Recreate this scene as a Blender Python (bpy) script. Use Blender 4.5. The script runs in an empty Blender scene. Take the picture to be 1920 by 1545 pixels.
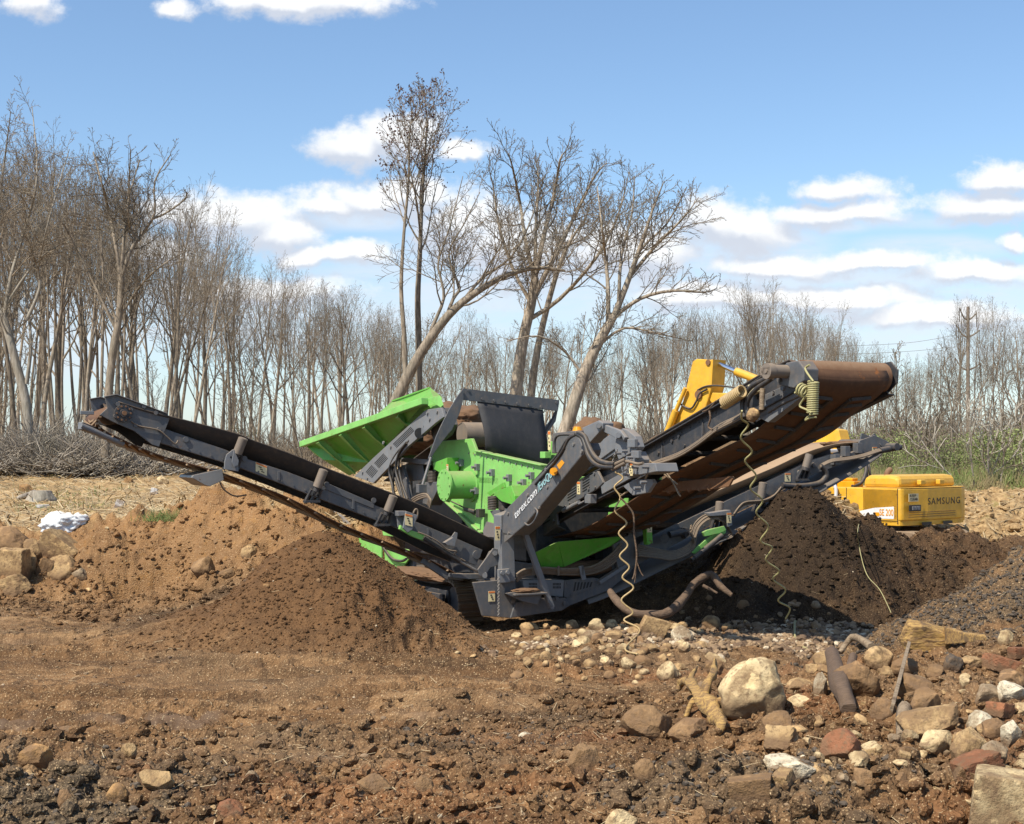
import bpy, math, random
import numpy as np
from mathutils import Vector, noise as mnoise
C = bpy.context.scene.collection
sc = bpy.context.scene
R = math.radians
# ------------------------------------------------------------------ camera
F = 2667.0            # focal length in pixels of a 1920 wide frame
HOR = 850.0           # horizon row
CAMZ = 2.2
cam = bpy.data.cameras.new('camera'); co = bpy.data.objects.new('camera', cam); C.objects.link(co)
cam.sensor_width = 36.0; cam.lens = 36.0 * F / 1920
cam.shift_y = (HOR - 772.5) / 1920
cam.clip_end = 3000; cam.clip_start = 0.1
co.location = (0, 0, CAMZ); co.rotation_euler = (R(90), 0, 0)
sc.camera = co
# ------------------------------------------------------------------ exposure
sc.view_settings.view_transform = 'Standard'; sc.view_settings.look = 'None'
sc.view_settings.exposure = 0.42; sc.view_settings.gamma = 1.0
sc.view_settings.use_curve_mapping = False
# ------------------------------------------------------------------ sun
SUNDIR = Vector((-0.70, -0.71, 0)).normalized()
EL = R(52)
SUN = Vector((SUNDIR.x * math.cos(EL), SUNDIR.y * math.cos(EL), math.sin(EL)))
sl = bpy.data.lights.new('sun', 'SUN'); so = bpy.data.objects.new('sun', sl); C.objects.link(so)
sl.energy = 5.0; sl.angle = R(0.55); sl.color = (1.0, 0.93, 0.80)
so.rotation_euler = SUN.to_track_quat('Z', 'Y').to_euler()
so.location = (-10, -10, 20)

# ------------------------------------------------------------------ node helper
class NT:
    def __init__(s, tree): s.t = tree; s.n = tree.nodes; s.l = tree.links
    def new(s, typ, **kw):
        n = s.n.new(typ)
        for k, v in kw.items(): setattr(n, k, v)
        return n
    def put(s, sock, v):
        if v is None: return
        if hasattr(v, 'links'): s.l.new(v, sock)
        else: sock.default_value = v
    def math(s, op, a, b=None, c=None, clamp=False):
        n = s.new('ShaderNodeMath', operation=op); n.use_clamp = clamp
        s.put(n.inputs[0], a); s.put(n.inputs[1], b); s.put(n.inputs[2], c)
        return n.outputs[0]
    def vmath(s, op, a, b=None, out=0):
        n = s.new('ShaderNodeVectorMath', operation=op)
        s.put(n.inputs[0], a); s.put(n.inputs[1], b)
        return n.outputs[out]
    def mix(s, f, a, b, mode='MIX'):
        n = s.new('ShaderNodeMix', data_type='RGBA', blend_type=mode)
        n.clamp_factor = True
        s.put(n.inputs[0], f); s.put(n.inputs[6], a); s.put(n.inputs[7], b)
        return n.outputs[2]
    def noise(s, vec, scale, detail=4, rough=0.55, col=False, dist=0.0):
        n = s.new('ShaderNodeTexNoise'); s.put(n.inputs['Vector'], vec)
        n.inputs['Scale'].default_value = scale; n.inputs['Detail'].default_value = detail
        n.inputs['Roughness'].default_value = rough; n.inputs['Distortion'].default_value = dist
        return n.outputs['Color' if col else 'Fac']
    def voro(s, vec, scale, out='Distance', rnd=1.0, feature='F1'):
        n = s.new('ShaderNodeTexVoronoi', feature=feature); s.put(n.inputs['Vector'], vec)
        n.inputs['Scale'].default_value = scale; n.inputs['Randomness'].default_value = rnd
        return n.outputs[out]
    def ramp(s, f, lo, hi, a=0.0, b=1.0):
        n = s.new('ShaderNodeMapRange', interpolation_type='SMOOTHSTEP')
        s.put(n.inputs[0], f)
        for i, v in enumerate((lo, hi, a, b)): n.inputs[1 + i].default_value = v
        return n.outputs[0]
    def attr(s, name):
        n = s.new('ShaderNodeAttribute'); n.attribute_name = name
        return n
    def comb(s, x, y, z):
        n = s.new('ShaderNodeCombineXYZ')
        s.put(n.inputs[0], x); s.put(n.inputs[1], y); s.put(n.inputs[2], z)
        return n.outputs[0]
def rgb(h):            # sRGB hex -> linear rgba
    v = [int(h[i:i + 2], 16) / 255 for i in (0, 2, 4)]
    return tuple([(c / 12.92 if c <= 0.04045 else ((c + 0.055) / 1.055) ** 2.4) for c in v] + [1.0])

# ------------------------------------------------------------------ world: sky and clouds
w = bpy.data.worlds.new('World'); sc.world = w; w.use_nodes = True
W = NT(w.node_tree); W.n.clear()
sky = W.new('ShaderNodeTexSky', sky_type='NISHITA')
sky.sun_disc = False; sky.sun_elevation = EL
sky.sun_rotation = math.atan2(SUNDIR.x, SUNDIR.y)
sky.air_density = 1.0; sky.dust_density = 0.6; sky.ozone_density = 2.2; sky.altitude = 50
tc = W.new('ShaderNodeTexCoord')
sp = W.new('ShaderNodeSeparateXYZ'); W.put(sp.inputs[0], tc.outputs['Generated'])
dx, dy, dz = sp.outputs
yy = W.math('MAXIMUM', dy, 0.08)
cu = W.math('DIVIDE', dx, yy); cv = W.math('DIVIDE', dz, yy)     # tangent coordinates of the northern sky
P0 = W.comb(cu, cv, 0.0)
wn = W.noise(P0, 26, 5, 0.6, col=True)
wv = W.vmath('SUBTRACT', wn, (0.5, 0.5, 0.5))
wn2 = W.noise(P0, 9, 3, 0.5, col=True)
wv2 = W.vmath('SUBTRACT', wn2, (0.5, 0.5, 0.5))
P1 = W.vmath('ADD', P0, W.vmath('MULTIPLY', wv, (0.020, 0.016, 0)))
P1 = W.vmath('ADD', P1, W.vmath('MULTIPLY', wv2, (0.05, 0.022, 0)))
def blob(P, u, v, ru, rv):
    d = W.vmath('SUBTRACT', P, ((u - 960) / F, (HOR - v) / F, 0))
    d = W.vmath('MULTIPLY', d, (F / ru, F / rv, 0))
    return W.vmath('LENGTH', d, out='Value')
hard = [(668, 275, 78, 44), (735, 262, 70, 40), (878, 282, 50, 16), (440, 412, 115, 42), (350, 410, 60, 26),
        (520, 440, 60, 36), (700, 378, 100, 32), (600, 392, 55, 22), (770, 365, 70, 36), (655, 478, 74, 20), (560, 486, 40, 18),
        (570, -2, 180, 26), (60, 8, 52, 24), (320, 8, 36, 20), (1390, 432, 95, 50), (1330, 425, 60, 54),
        (1588, 356, 80, 26), (1575, 402, 125, 26), (1645, 402, 50, 20), (1850, 388, 110, 32), (1880, 338, 90, 24), (1905, 462, 30, 18),
        (860, 420, 80, 60), (960, 470, 120, 70), (1440, 505, 130, 22), (1640, 492, 120, 18), (1830, 515, 120, 20), (1560, 560, 160, 20), (1760, 590, 170, 20), (1330, 560, 120, 26), (470, 545, 160, 24), (300, 480, 90, 30), (1180, 470, 120, 50)]
soft = [(1450, 470, 160, 60), (1750, 470, 160, 26), (1640, 560, 420, 70), (1600, 488, 170, 20), (1500, 520, 250, 34), (1780, 545, 260, 40), (1480, 600, 380, 60), (1800, 620, 300, 60),
        (480, 600, 520, 70), (820, 560, 320, 110), (1180, 520, 240, 110), (60, 620, 300, 90), (1640, 420, 110, 20), (640, 420, 130, 26)]
def dmin(P, lst):
    cur = None
    for b in lst:
        d = blob(P, *b)
        cur = d if cur is None else W.math('SMOOTH_MIN', cur, d, 0.25)
    return cur
fz = W.noise(W.vmath('MULTIPLY', P0, (1, 1.25, 1)), 70, 7, 0.62); fz2 = W.noise(W.vmath('MULTIPLY', P0, (1, 1.3, 1)), 24, 4, 0.55)
fzz = W.math('ADD', W.math('MULTIPLY', W.math('SUBTRACT', fz, 0.5), 1.5), W.math('MULTIPLY', W.math('SUBTRACT', fz2, 0.5), 1.3))
dh = W.math('ADD', dmin(P1, hard), fzz)
mh = W.ramp(dh, 1.55, 0.62)
up = W.vmath('ADD', P1, (0.004, 0.010, 0))
dh2 = W.math('ADD', dmin(up, hard), fzz)
top = W.ramp(W.math('ADD', W.math('SUBTRACT', dh2, dh), W.math('MULTIPLY', fzz, -0.25)), -0.28, 0.40)
P2 = W.vmath('ADD', P0, W.vmath('MULTIPLY', wv2, (0.10, 0.03, 0)))
ds = dmin(P2, soft)
stn = W.noise(W.vmath('MULTIPLY', P0, (14, 60, 1)), 1.0, 5, 0.6)
ms = W.math('MULTIPLY', W.ramp(ds, 1.35, 0.35), W.ramp(stn, 0.30, 0.60, 0.35, 1.0))
glow = W.ramp(cv, 0.20, 0.02, 0.0, 0.30)
north = W.ramp(dy, 0.1, 0.3)
K = 1.0
skyc = W.mix(1.0, sky.outputs[0], (1.20, 1.30, 1.36, 1), 'MULTIPLY')
skyc = W.mix(glow, skyc, (5.6, 6.4, 7.4, 1))
cloudw = W.mix(top, (5.3, 5.7, 6.5, 1), (8.2, 8.25, 8.3, 1))
c1 = W.mix(W.math('MULTIPLY', W.math('MULTIPLY', ms, 0.70), north), skyc, (6.4, 6.9, 7.6, 1))
c2 = W.mix(W.math('MULTIPLY', W.math('MULTIPLY', mh, 0.94), north), c1, cloudw)
bg = W.new('ShaderNodeBackground'); W.put(bg.inputs[0], c2); bg.inputs[1].default_value = 0.096
wo = W.new('ShaderNodeOutputWorld'); W.l.new(bg.outputs[0], wo.inputs[0])

# ------------------------------------------------------------------ object helpers
def tag(o, label=None, cat=None, group=None, kind=None):
    if label: o['label'] = label
    if cat: o['category'] = cat
    if group: o['group'] = group
    if kind: o['kind'] = kind
    return o
def empty(name, loc, label, cat, group=None):
    o = bpy.data.objects.new(name, None); C.objects.link(o); o.location = loc
    o.empty_display_size = 0.2
    return tag(o, label, cat, group)
def root_loc(p):
    v = Vector((0, 0, 0))
    while p is not None:
        v += p.location; p = p.parent
    return v
class MB:
    """collects shapes in world coordinates and links them as one mesh object"""
    def __init__(s): s.v = []; s.f = []; s.sm = []
    def add(s, vs, fs, smooth=False):
        n = len(s.v); s.v.extend([tuple(p) for p in vs]); s.f.extend([tuple(i + n for i in f) for f in fs])
        s.sm.extend([smooth] * len(fs)); return s
    def prism(s, poly, d):
        poly = [Vector(p) for p in poly]; d = Vector(d); n = len(poly)
        nrm = Vector((0, 0, 0))
        for i in range(n): nrm += poly[i].cross(poly[(i + 1) % n])
        if nrm.dot(d) > 0: poly = poly[::-1]
        vs = poly + [p + d for p in poly]
        fs = [tuple(range(n)), tuple(range(2 * n - 1, n - 1, -1))]
        fs += [((i + 1) % n, i, i + n, (i + 1) % n + n) for i in range(n)]
        return s.add(vs, fs)
    def box(s, c, ax, ay, az):
        c = Vector(c); ax = Vector(ax); ay = Vector(ay); az = Vector(az)
        vs = [c + ax * i + ay * j + az * k for k in (-.5, .5) for j in (-.5, .5) for i in (-.5, .5)]
        fs = [(0, 2, 3, 1), (4, 5, 7, 6), (0, 1, 5, 4), (2, 6, 7, 3), (0, 4, 6, 2), (1, 3, 7, 5)]
        if ax.cross(ay).dot(az) < 0: fs = [f[::-1] for f in fs]
        return s.add(vs, fs)
    def beam(s, p, q, wdt, hgt, up=(0, 0, 1)):
        p = Vector(p); q = Vector(q); d = q - p; x = d.cross(Vector(up)).normalized(); y = x.cross(d).normalized()
        return s.box((p + q) / 2, d, x * wdt, y * hgt)
    def cyl(s, p, q, r, n=20, r2=None, smooth=True):
        p = Vector(p); q = Vector(q); d = (q - p).normalized(); r2 = r if r2 is None else r2
        x = d.orthogonal().normalized(); y = d.cross(x)
        a = [p + (x * math.cos(t) + y * math.sin(t)) * r for t in [2 * math.pi * i / n for i in range(n)]]
        b = [q + (x * math.cos(t) + y * math.sin(t)) * r2 for t in [2 * math.pi * i / n for i in range(n)]]
        s.add(a + b, [(i, (i + 1) % n, (i + 1) % n + n, i + n) for i in range(n)], smooth)
        s.add(a, [tuple(range(n - 1, -1, -1))]); s.add(b, [tuple(range(n))])
        return s
    def tube(s, pts, r, n=8, smooth=True, sub=0):
        pts = [Vector(p) for p in pts]
        if sub: pts = spline(pts, sub)
        m = len(pts); vs = []; x = None
        for i in range(m):
            d = (pts[min(i + 1, m - 1)] - pts[max(i - 1, 0)]).normalized()
            if x is None: x = d.orthogonal().normalized()
            x = (x - d * x.dot(d))
            x = d.orthogonal().normalized() if x.length < 1e-5 else x.normalized()
            y = d.cross(x); rr = r[i] if isinstance(r, (list, tuple)) and not sub else (r if not isinstance(r, (list, tuple)) else r[0] + (r[-1] - r[0]) * i / (m - 1))
            vs += [pts[i] + (x * math.cos(t) + y * math.sin(t)) * rr for t in [2 * math.pi * k / n for k in range(n)]]
        fs = [(i * n + k, i * n + (k + 1) % n, (i + 1) * n + (k + 1) % n, (i + 1) * n + k) for i in range(m - 1) for k in range(n)]
        s.add(vs, fs, smooth)
        s.add(vs[:n], [tuple(range(n - 1, -1, -1))]); s.add(vs[-n:], [tuple(range(n))])
        return s
    def loft(s, rows, smooth=True, thick=None):
        """rows: list of equal-length point lists"""
        m = len(rows); k = len(rows[0])
        vs = [Vector(p) for r in rows for p in r]
        fs = [(i * k + j, i * k + j + 1, (i + 1) * k + j + 1, (i + 1) * k + j) for i in range(m - 1) for j in range(k - 1)]
        if thick is not None:
            t = Vector(thick); o = len(vs); vs = vs + [p + t for p in vs]
            fs2 = [tuple(x + o for x in f[::-1]) for f in fs]
            ed = [(j, j + 1) for j in range(k - 1)] + [((m - 1) * k + j + 1, (m - 1) * k + j) for j in range(k - 1)]
            ed += [((i + 1) * k, i * k) for i in range(m - 1)] + [(i * k + k - 1, (i + 1) * k + k - 1) for i in range(m - 1)]
            fs = fs + fs2 + [(b, a, a + o, b + o) for a, b in ed]
        return s.add(vs, fs, smooth)
    def bolt(s, p, d, r=0.022, h=0.018):
        p = Vector(p); d = Vector(d).normalized()
        return s.cyl(p, p + d * h, r, 6, smooth=False)
    def build(s, name, mat, parent=None, bevel=0.0, label=None, cat=None, group=None, kind=None, autosmooth=False):
        me = bpy.data.meshes.new(name)
        off = root_loc(parent)
        if parent is None:
            a = np.array(s.v); off = Vector(((a[:, 0].min() + a[:, 0].max()) / 2, (a[:, 1].min() + a[:, 1].max()) / 2, a[:, 2].min()))
        me.from_pydata([(p[0] - off.x, p[1] - off.y, p[2] - off.z) for p in s.v], [], s.f)
        me.polygons.foreach_set('use_smooth', s.sm)
        me.materials.append(mat); me.update()
        o = bpy.data.objects.new(name, me); C.objects.link(o)
        if parent is None: o.location = off
        else: o.parent = parent
        if bevel:
            b = o.modifiers.new('bevel', 'BEVEL'); b.width = bevel; b.segments = 2; b.limit_method = 'ANGLE'; b.angle_limit = R(40)
            b.harden_normals = False
        return tag(o, label, cat, group, kind)
def spline(pts, sub):
    pts = [Vector(p) for p in pts]; out = []
    for i in range(len(pts) - 1):
        p0 = pts[max(i - 1, 0)]; p1 = pts[i]; p2 = pts[i + 1]; p3 = pts[min(i + 2, len(pts) - 1)]
        for k in range(sub):
            t = k / sub
            out.append(0.5 * ((2 * p1) + (p2 - p0) * t + (2 * p0 - 5 * p1 + 4 * p2 - p3) * t * t + (3 * p1 - p0 - 3 * p2 + p3) * t ** 3))
    out.append(pts[-1]); return out
def fast_mesh(name, V, quads, mats, attrs=None, smooth=True):
    """V (n,3) array, faces (m,k) array"""
    me = bpy.data.meshes.new(name); V = np.asarray(V, np.float32); Q = np.asarray(quads, np.int32)
    m, k = Q.shape
    me.vertices.add(len(V)); me.vertices.foreach_set('co', V.ravel())
    me.loops.add(m * k); me.loops.foreach_set('vertex_index', Q.ravel())
    me.polygons.add(m); me.polygons.foreach_set('loop_start', np.arange(0, m * k, k, dtype=np.int32))
    me.polygons.foreach_set('use_smooth', np.full(m, smooth))
    for a, arr in (attrs or {}).items():
        at = me.attributes.new(a, 'FLOAT', 'POINT'); at.data.foreach_set('value', np.asarray(arr, np.float32).ravel())
    me.materials.append(mats); me.update(calc_edges=True); me.validate()
    return me
def link(name, me, loc=(0, 0, 0), parent=None):
    o = bpy.data.objects.new(name, me); C.objects.link(o); o.location = loc
    if parent: o.parent = parent
    return o

# pixel rays: each takes a row and column of the photograph and a REAL plane or distance
def at(u, v, Y): return Vector(((u - 960) * Y / F, Y, CAMZ - (v - HOR) * Y / F))
# ------------------------------------------------------------------ noise
def _hash(ix, iy, seed):
    h = (ix.astype(np.int64) * 374761393 + iy.astype(np.int64) * 668265263 + seed * 1442695041) & 0xFFFFFFFF
    h = ((h ^ (h >> 13)) * 1274126177) & 0xFFFFFFFF
    return ((h ^ (h >> 16)) & 0xFFFF) / 65535.0
def perlin(x, y, seed=0):
    x0 = np.floor(x); y0 = np.floor(y); fx = x - x0; fy = y - y0
    u = fx * fx * fx * (fx * (fx * 6 - 15) + 10); v = fy * fy * fy * (fy * (fy * 6 - 15) + 10)
    def g(ix, iy, dx, dy):
        a = _hash(ix, iy, seed) * 6.2831853
        return np.cos(a) * dx + np.sin(a) * dy
    n00 = g(x0, y0, fx, fy); n10 = g(x0 + 1, y0, fx - 1, fy)
    n01 = g(x0, y0 + 1, fx, fy - 1); n11 = g(x0 + 1, y0 + 1, fx - 1, fy - 1)
    return (n00 * (1 - u) + n10 * u) * (1 - v) + (n01 * (1 - u) + n11 * u) * v * 1.0
def fbm(x, y, oct=4, seed=0, gain=0.5):
    s = np.zeros_like(x); a = 1.0
    for i in range(oct):
        s += a * perlin(x, y, seed + i * 17); x = x * 2.03 + 11.3; y = y * 2.03 + 5.7; a *= gain
    return s
def billow(x, y, oct=3, seed=0, gain=0.5):       # lumpy clods
    s = np.zeros_like(x); a = 1.0
    for i in range(oct):
        s += a * (0.36 - np.abs(perlin(x, y, seed + i * 13)) * 1.6); x = x * 2.1 + 3.1; y = y * 2.1 + 9.2; a *= gain
    return s
def sstep(a, b, x):
    t = np.clip((x - a) / (b - a), 0, 1); return t * t * (3 - 2 * t)
def lump(x, y, cx, cy, rx, ry, rot=0.0):
    c, s = math.cos(rot), math.sin(rot); X = (x - cx) * c + (y - cy) * s; Y = -(x - cx) * s + (y - cy) * c
    return np.sqrt((X / rx) ** 2 + (Y / ry) ** 2)
def cone(x, y, cx, cy, zt, rx, ry, rot=0.0, z0=-0.3, rnd=0.12):
    d = lump(x, y, cx, cy, rx, ry, rot)
    d = np.sqrt(d * d + rnd * rnd) - rnd
    return zt - (zt - z0) * d
# ------------------------------------------------------------------ terrain
Z0 = -0.25
BX = [-30, -14, -9.36, -7.6, -6.3, -5.06, -3.67, -2.88, -1, 2, 4, 6, 8, 12, 20, 40]
BY = [26.5, 26.3, 26, 25.8, 25.5, 25, 24.5, 24.3, 27, 32, 37, 40, 40, 40, 40, 40]
BW = [2.9, 2.9, 2.9, 2.8, 2.7, 2.6, 2.6, 2.6, 4, 6, 8, 6, 5, 5, 5, 5]
BH = [0.6, 0.66, 0.70, 0.82, 1.06, 1.52, 1.2, 0.95, 0.8, 0.7, 0.6, 0.55, 0.75, 0.95, 1.05, 1.2]
FZ = [1.75, 1.72, 1.68, 1.66, 1.66, 1.66, 1.66, 1.66, 1.7, 1.8, 1.7, 1.5, 1.35, 1.35, 1.4, 1.5]
PILES = [ # cx, cy, top, rx, ry, rot, base
    (-2.42, 18.15, 1.20, 2.0, 1.85, 0.0, -0.32),
    (-3.6, 18.2, 0.30, 2.2, 1.5, 0.05, -0.32),
    (-1.7, 17.6, 0.35, 1.7, 1.4, 0.0, -0.32),
    (4.33, 21.4, 1.64, 1.95, 1.9, 0.0, -0.30),
    (5.45, 22.0, 1.16, 1.5, 1.9, 0.0, -0.30),
    (6.75, 22.6, 0.98, 2.8, 2.4, 0.0, -0.30),
    (8.6, 22.6, 0.92, 3.5, 2.6, 0.0, -0.30),
    (3.0, 23.2, 1.0, 3.2, 2.4, 0.2, -0.30),
    (7.2, 15.8, 1.55, 3.5, 2.7, 0.1, -0.30),
    (8.6, 13.0, 1.2, 4.0, 3.6, 0.0, -0.30),
    (4.7, 36.5, 3.0, 5.0, 5.5, 0.0, -0.30),
    (2.6, 37.5, 2.5, 5.0, 5.5, 0.0, -0.30),
]
def smax(a, b, k=0.10):
    h = np.clip(0.5 + 0.5 * (a - b) / k, 0, 1); return b + (a - b) * h + k * h * (1 - h)
RUTS = [(13.35, .05, .17, -9, .6), (14.35, .05, .17, -9, .9), (12.0, .07, .15, -9, -.4), (12.75, .07, .15, -9, .2), (15.5, .02, .16, -4, 1.2), (16.3, .02, .16, -9, -2.6), (17.2, .02, .28, -12, -4.2), (18.1, .02, .28, -12, -4.6)]
def ruts(x, y):
    """vehicle tracks: pressed trench with cleat marks, and the soil pushed up beside it"""
    tr = np.zeros_like(x); be = np.zeros_like(x)
    for y0, k, hw, xa, xb in RUTS:
        yr = y0 + k * x + perlin(x * 0.35, x * 0 + y0, 7) * 0.45
        q = np.abs(y - yr) / hw; on = sstep(xa, xa + .8, x) * sstep(xb, xb - 1.0, x)
        cle = 0.62 + 0.38 * np.sign(np.sin(x * 19 + np.abs(y - yr) * 14 + perlin(x * 2, y * 2, 8)))
        tr = np.maximum(tr, on * np.exp(-q ** 6) * cle); be = np.maximum(be, on * np.exp(-((q - 1.45) / 0.38) ** 2))
    for cx, cy, ang, L in ((-3.1, 12.6, -0.75, 1.1), (-2.6, 12.7, -0.75, 1.0), (-1.2, 14.2, 0.35, .8)):
        c, s_ = math.cos(ang), math.sin(ang); X = (x - cx) * c + (y - cy) * s_; Y = -(x - cx) * s_ + (y - cy) * c
        on = sstep(L, L * .8, np.abs(X)); q = np.abs(Y) / .15
        tr = np.maximum(tr, on * np.exp(-q ** 6) * (0.6 + 0.4 * np.sign(np.sin(X * 22)))); be = np.maximum(be, on * np.exp(-((q - 1.5) / .4) ** 2))
    return tr, be
def masks(x, y):
    """soil patches: field litter, ochre subsoil, dark millings, smooth wet mud, red clay, gravel, pile; also shade painted on the right mound"""
    n = fbm(x * 0.45, y * 0.45, 3, 5); n2 = fbm(x * 1.3, y * 1.3, 3, 9); n3 = fbm(x * 3.1, y * 3.1, 2, 19)
    yc = np.interp(x, BX, BY); wb = np.interp(x, BX, BW)
    field = sstep(-0.15, 0.55, y - yc + n2 * 0.9)
    face = sstep(-0.95, -0.55, (y - yc) / wb + n * 0.3) * (1 - field)
    ochre = np.clip(face * sstep(0.5, -2.0, x) * 0.75 + face * sstep(-0.30, -0.03, (y - yc) / wb + n2 * 0.1) * (x < 0), 0, 1)
    tanfar = sstep(33, 38, y + n * 3) * sstep(4, 7, x)
    mill = np.clip(1.25 - lump(x, y, 6.3, 15.6, 3.0, 2.7, 0.1) + n * 0.4 + n2 * 0.5, 0, 1) * sstep(0.6, 0.2, np.abs(n2 + 0.12) * 1.1)
    mill = np.maximum(mill, np.clip(1.3 - lump(x, y, -3.2, 9.7, 1.25, 0.9, 0.5) + n3 * 0.8 + n2 * 0.5, 0, 1))
    mill = np.maximum(mill, np.clip(1.2 - lump(x, y, 1.5, 9.4, 1.3, 0.8, 0.5) + n3 * 0.8 + n2 * 1.2, 0, 1) * 0.7)
    mill = np.maximum(mill, np.clip(1.1 - lump(x, y, -0.2, 11.8, 2.6, 0.9, 0.05) + n3 * 0.7 + n2 * 1.2, 0, 1) * 0.4)
    wet = np.clip(1.15 - lump(x, y, -3.5, 12.7, 1.5, 0.75, 0.12) + n2 * 1.3 + n3 * 0.5, 0, 1)
    wet = np.maximum(wet, np.clip(1.2 - lump(x, y, -1.3, 12.9, 0.9, 0.3, 0.05) + n2 * 1.3 + n3 * 0.5, 0, 1))
    wet = np.maximum(wet, np.clip(1.3 - lump(x, y, -6.6, 18.0, 1.6, 0.30, 0.02) + n2 * 0.8, 0, 1))
    wet = np.maximum(wet, np.clip(1.2 - lump(x, y, -1.2, 11.1, 1.2, 0.22, 0.05) + n2 * 0.7, 0, 1) * 0.7)
    wet = np.maximum(wet * 0.85, 0.75 * ruts(x, y)[0] * (0.55 + n2))
    red = np.clip(1.1 - lump(x, y, 2.2, 15.4, 1.5, 0.55) + n2 * 0.9, 0, 1)
    red = np.maximum(red, np.clip(1.0 - lump(x, y, 0.75, 11.6, 0.6, 0.45) + n2 * 1.1, 0, 1))
    red = np.maximum(red, np.clip(n - 0.18, 0, 1) * 2.0 * (y < 12.5))
    red = np.maximum(red, np.clip(1.0 - lump(x, y, -0.9, 9.6, 1.6, 0.7) + n2 * 1.2, 0, 1) * 0.8)
    grav = np.clip(1.2 - lump(x, y, 1.5, 17.4, 1.5, 1.0) + n2 * 0.6, 0, 1)
    grav = np.maximum(grav, np.clip(1.3 - lump(x, y, 3.6, 18.2, 2.3, 1.2) + n2 * 0.6, 0, 1))
    pile = sstep(1.28, 0.62, lump(x, y, -2.42, 18.1, 2.0, 1.9) - n2 * 0.16)
    mound_shade = np.clip(1.6 - lump(x, y, 4.4, 20.9, 1.8, 1.7) + n * 0.3 + n2 * 0.5, 0, 1)  # conveyor shadow on the right mound, painted as a near-black patch
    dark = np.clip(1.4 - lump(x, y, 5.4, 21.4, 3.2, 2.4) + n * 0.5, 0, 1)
    return dict(field=np.maximum(field * sstep(3.0, 0.5, x), tanfar), ochre=ochre, mill=mill, wet=np.clip(wet, 0, 1), red=np.clip(red, 0, 1), grav=grav, pile=np.clip(pile, 0, 1), dark=dark, mound_shade=mound_shade)
def Hmacro(x, y):
    yc = np.interp(x, BX, BY); wb = np.interp(x, BX, BW); hb = np.interp(x, BX, BH); fz = np.interp(x, BX, FZ)
    wob = fbm(x * 0.6, y * 0.6, 3, 41) * 0.7
    t = np.clip((y + wob - (yc - wb)) / wb, 0, 1)
    prof = np.where(t < 0.72, t / 0.72 * 0.66, 0.66 + (t - 0.72) / 0.28 * 0.34)
    prof = prof * prof * (3 - 2 * prof) * 0.6 + prof * 0.4
    far = np.clip((y - yc) / np.maximum(48 - yc, 4), 0, 1)
    z = Z0 + (hb - Z0) * prof
    z = np.where(y > yc, hb + (fz - hb) * far, z)
    z = z + np.where(y > 48, (y - 48) * 0.004, 0)
    # hollow dug into the bank
    z = z - 0.75 * np.exp(-(((x + 6.2) / 0.8) ** 2 + ((y - 23.7) / 0.55) ** 4)) * (np.abs(x + 6.2) < 3)
    sl = fbm(x * 0.8, y * 0.8, 3, 77) * 0.22
    for cx, cy, zt, rx, ry, rot, zb in PILES:
        z = smax(z, cone(x + fbm(x * 0.9, y * 0.9, 2, 3) * 0.18, y + sl, cx, cy, zt, rx, ry, rot, zb))
    # low swells and foreground berms
    for cx, cy, h, rx, ry in ((1.35, 17.0, 0.22, 1.4, 0.9), (3.6, 17.6, 0.12, 2.2, 1.0), (-3.6, 10.6, 0.17, 1.7, 0.9),
                              (0.5, 10.0, 0.14, 2.2, 0.7), (2.6, 12.3, 0.22, 2.2, 1.5), (3.8, 10.9, 0.34, 1.3, 1.4),
                              (1.9, 9.6, 0.22, 1.2, 0.6), (4.6, 13.2, 0.48, 1.7, 1.2), (0.3, 13.5, 0.13, 2.0, 0.16), (-1.6, 14.9, 0.09, 1.8, 0.14), (-3.8, 11.9, 0.12, 1.3, 0.18), (-5.4, 16.0, 0.14, 3.2, 0.5), (-2.0, 15.6, 0.12, 2.0, 0.4)):
        z = z + h * np.exp(-(((x - cx) / rx) ** 2 + ((y - cy) / ry) ** 2))
    return z
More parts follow.
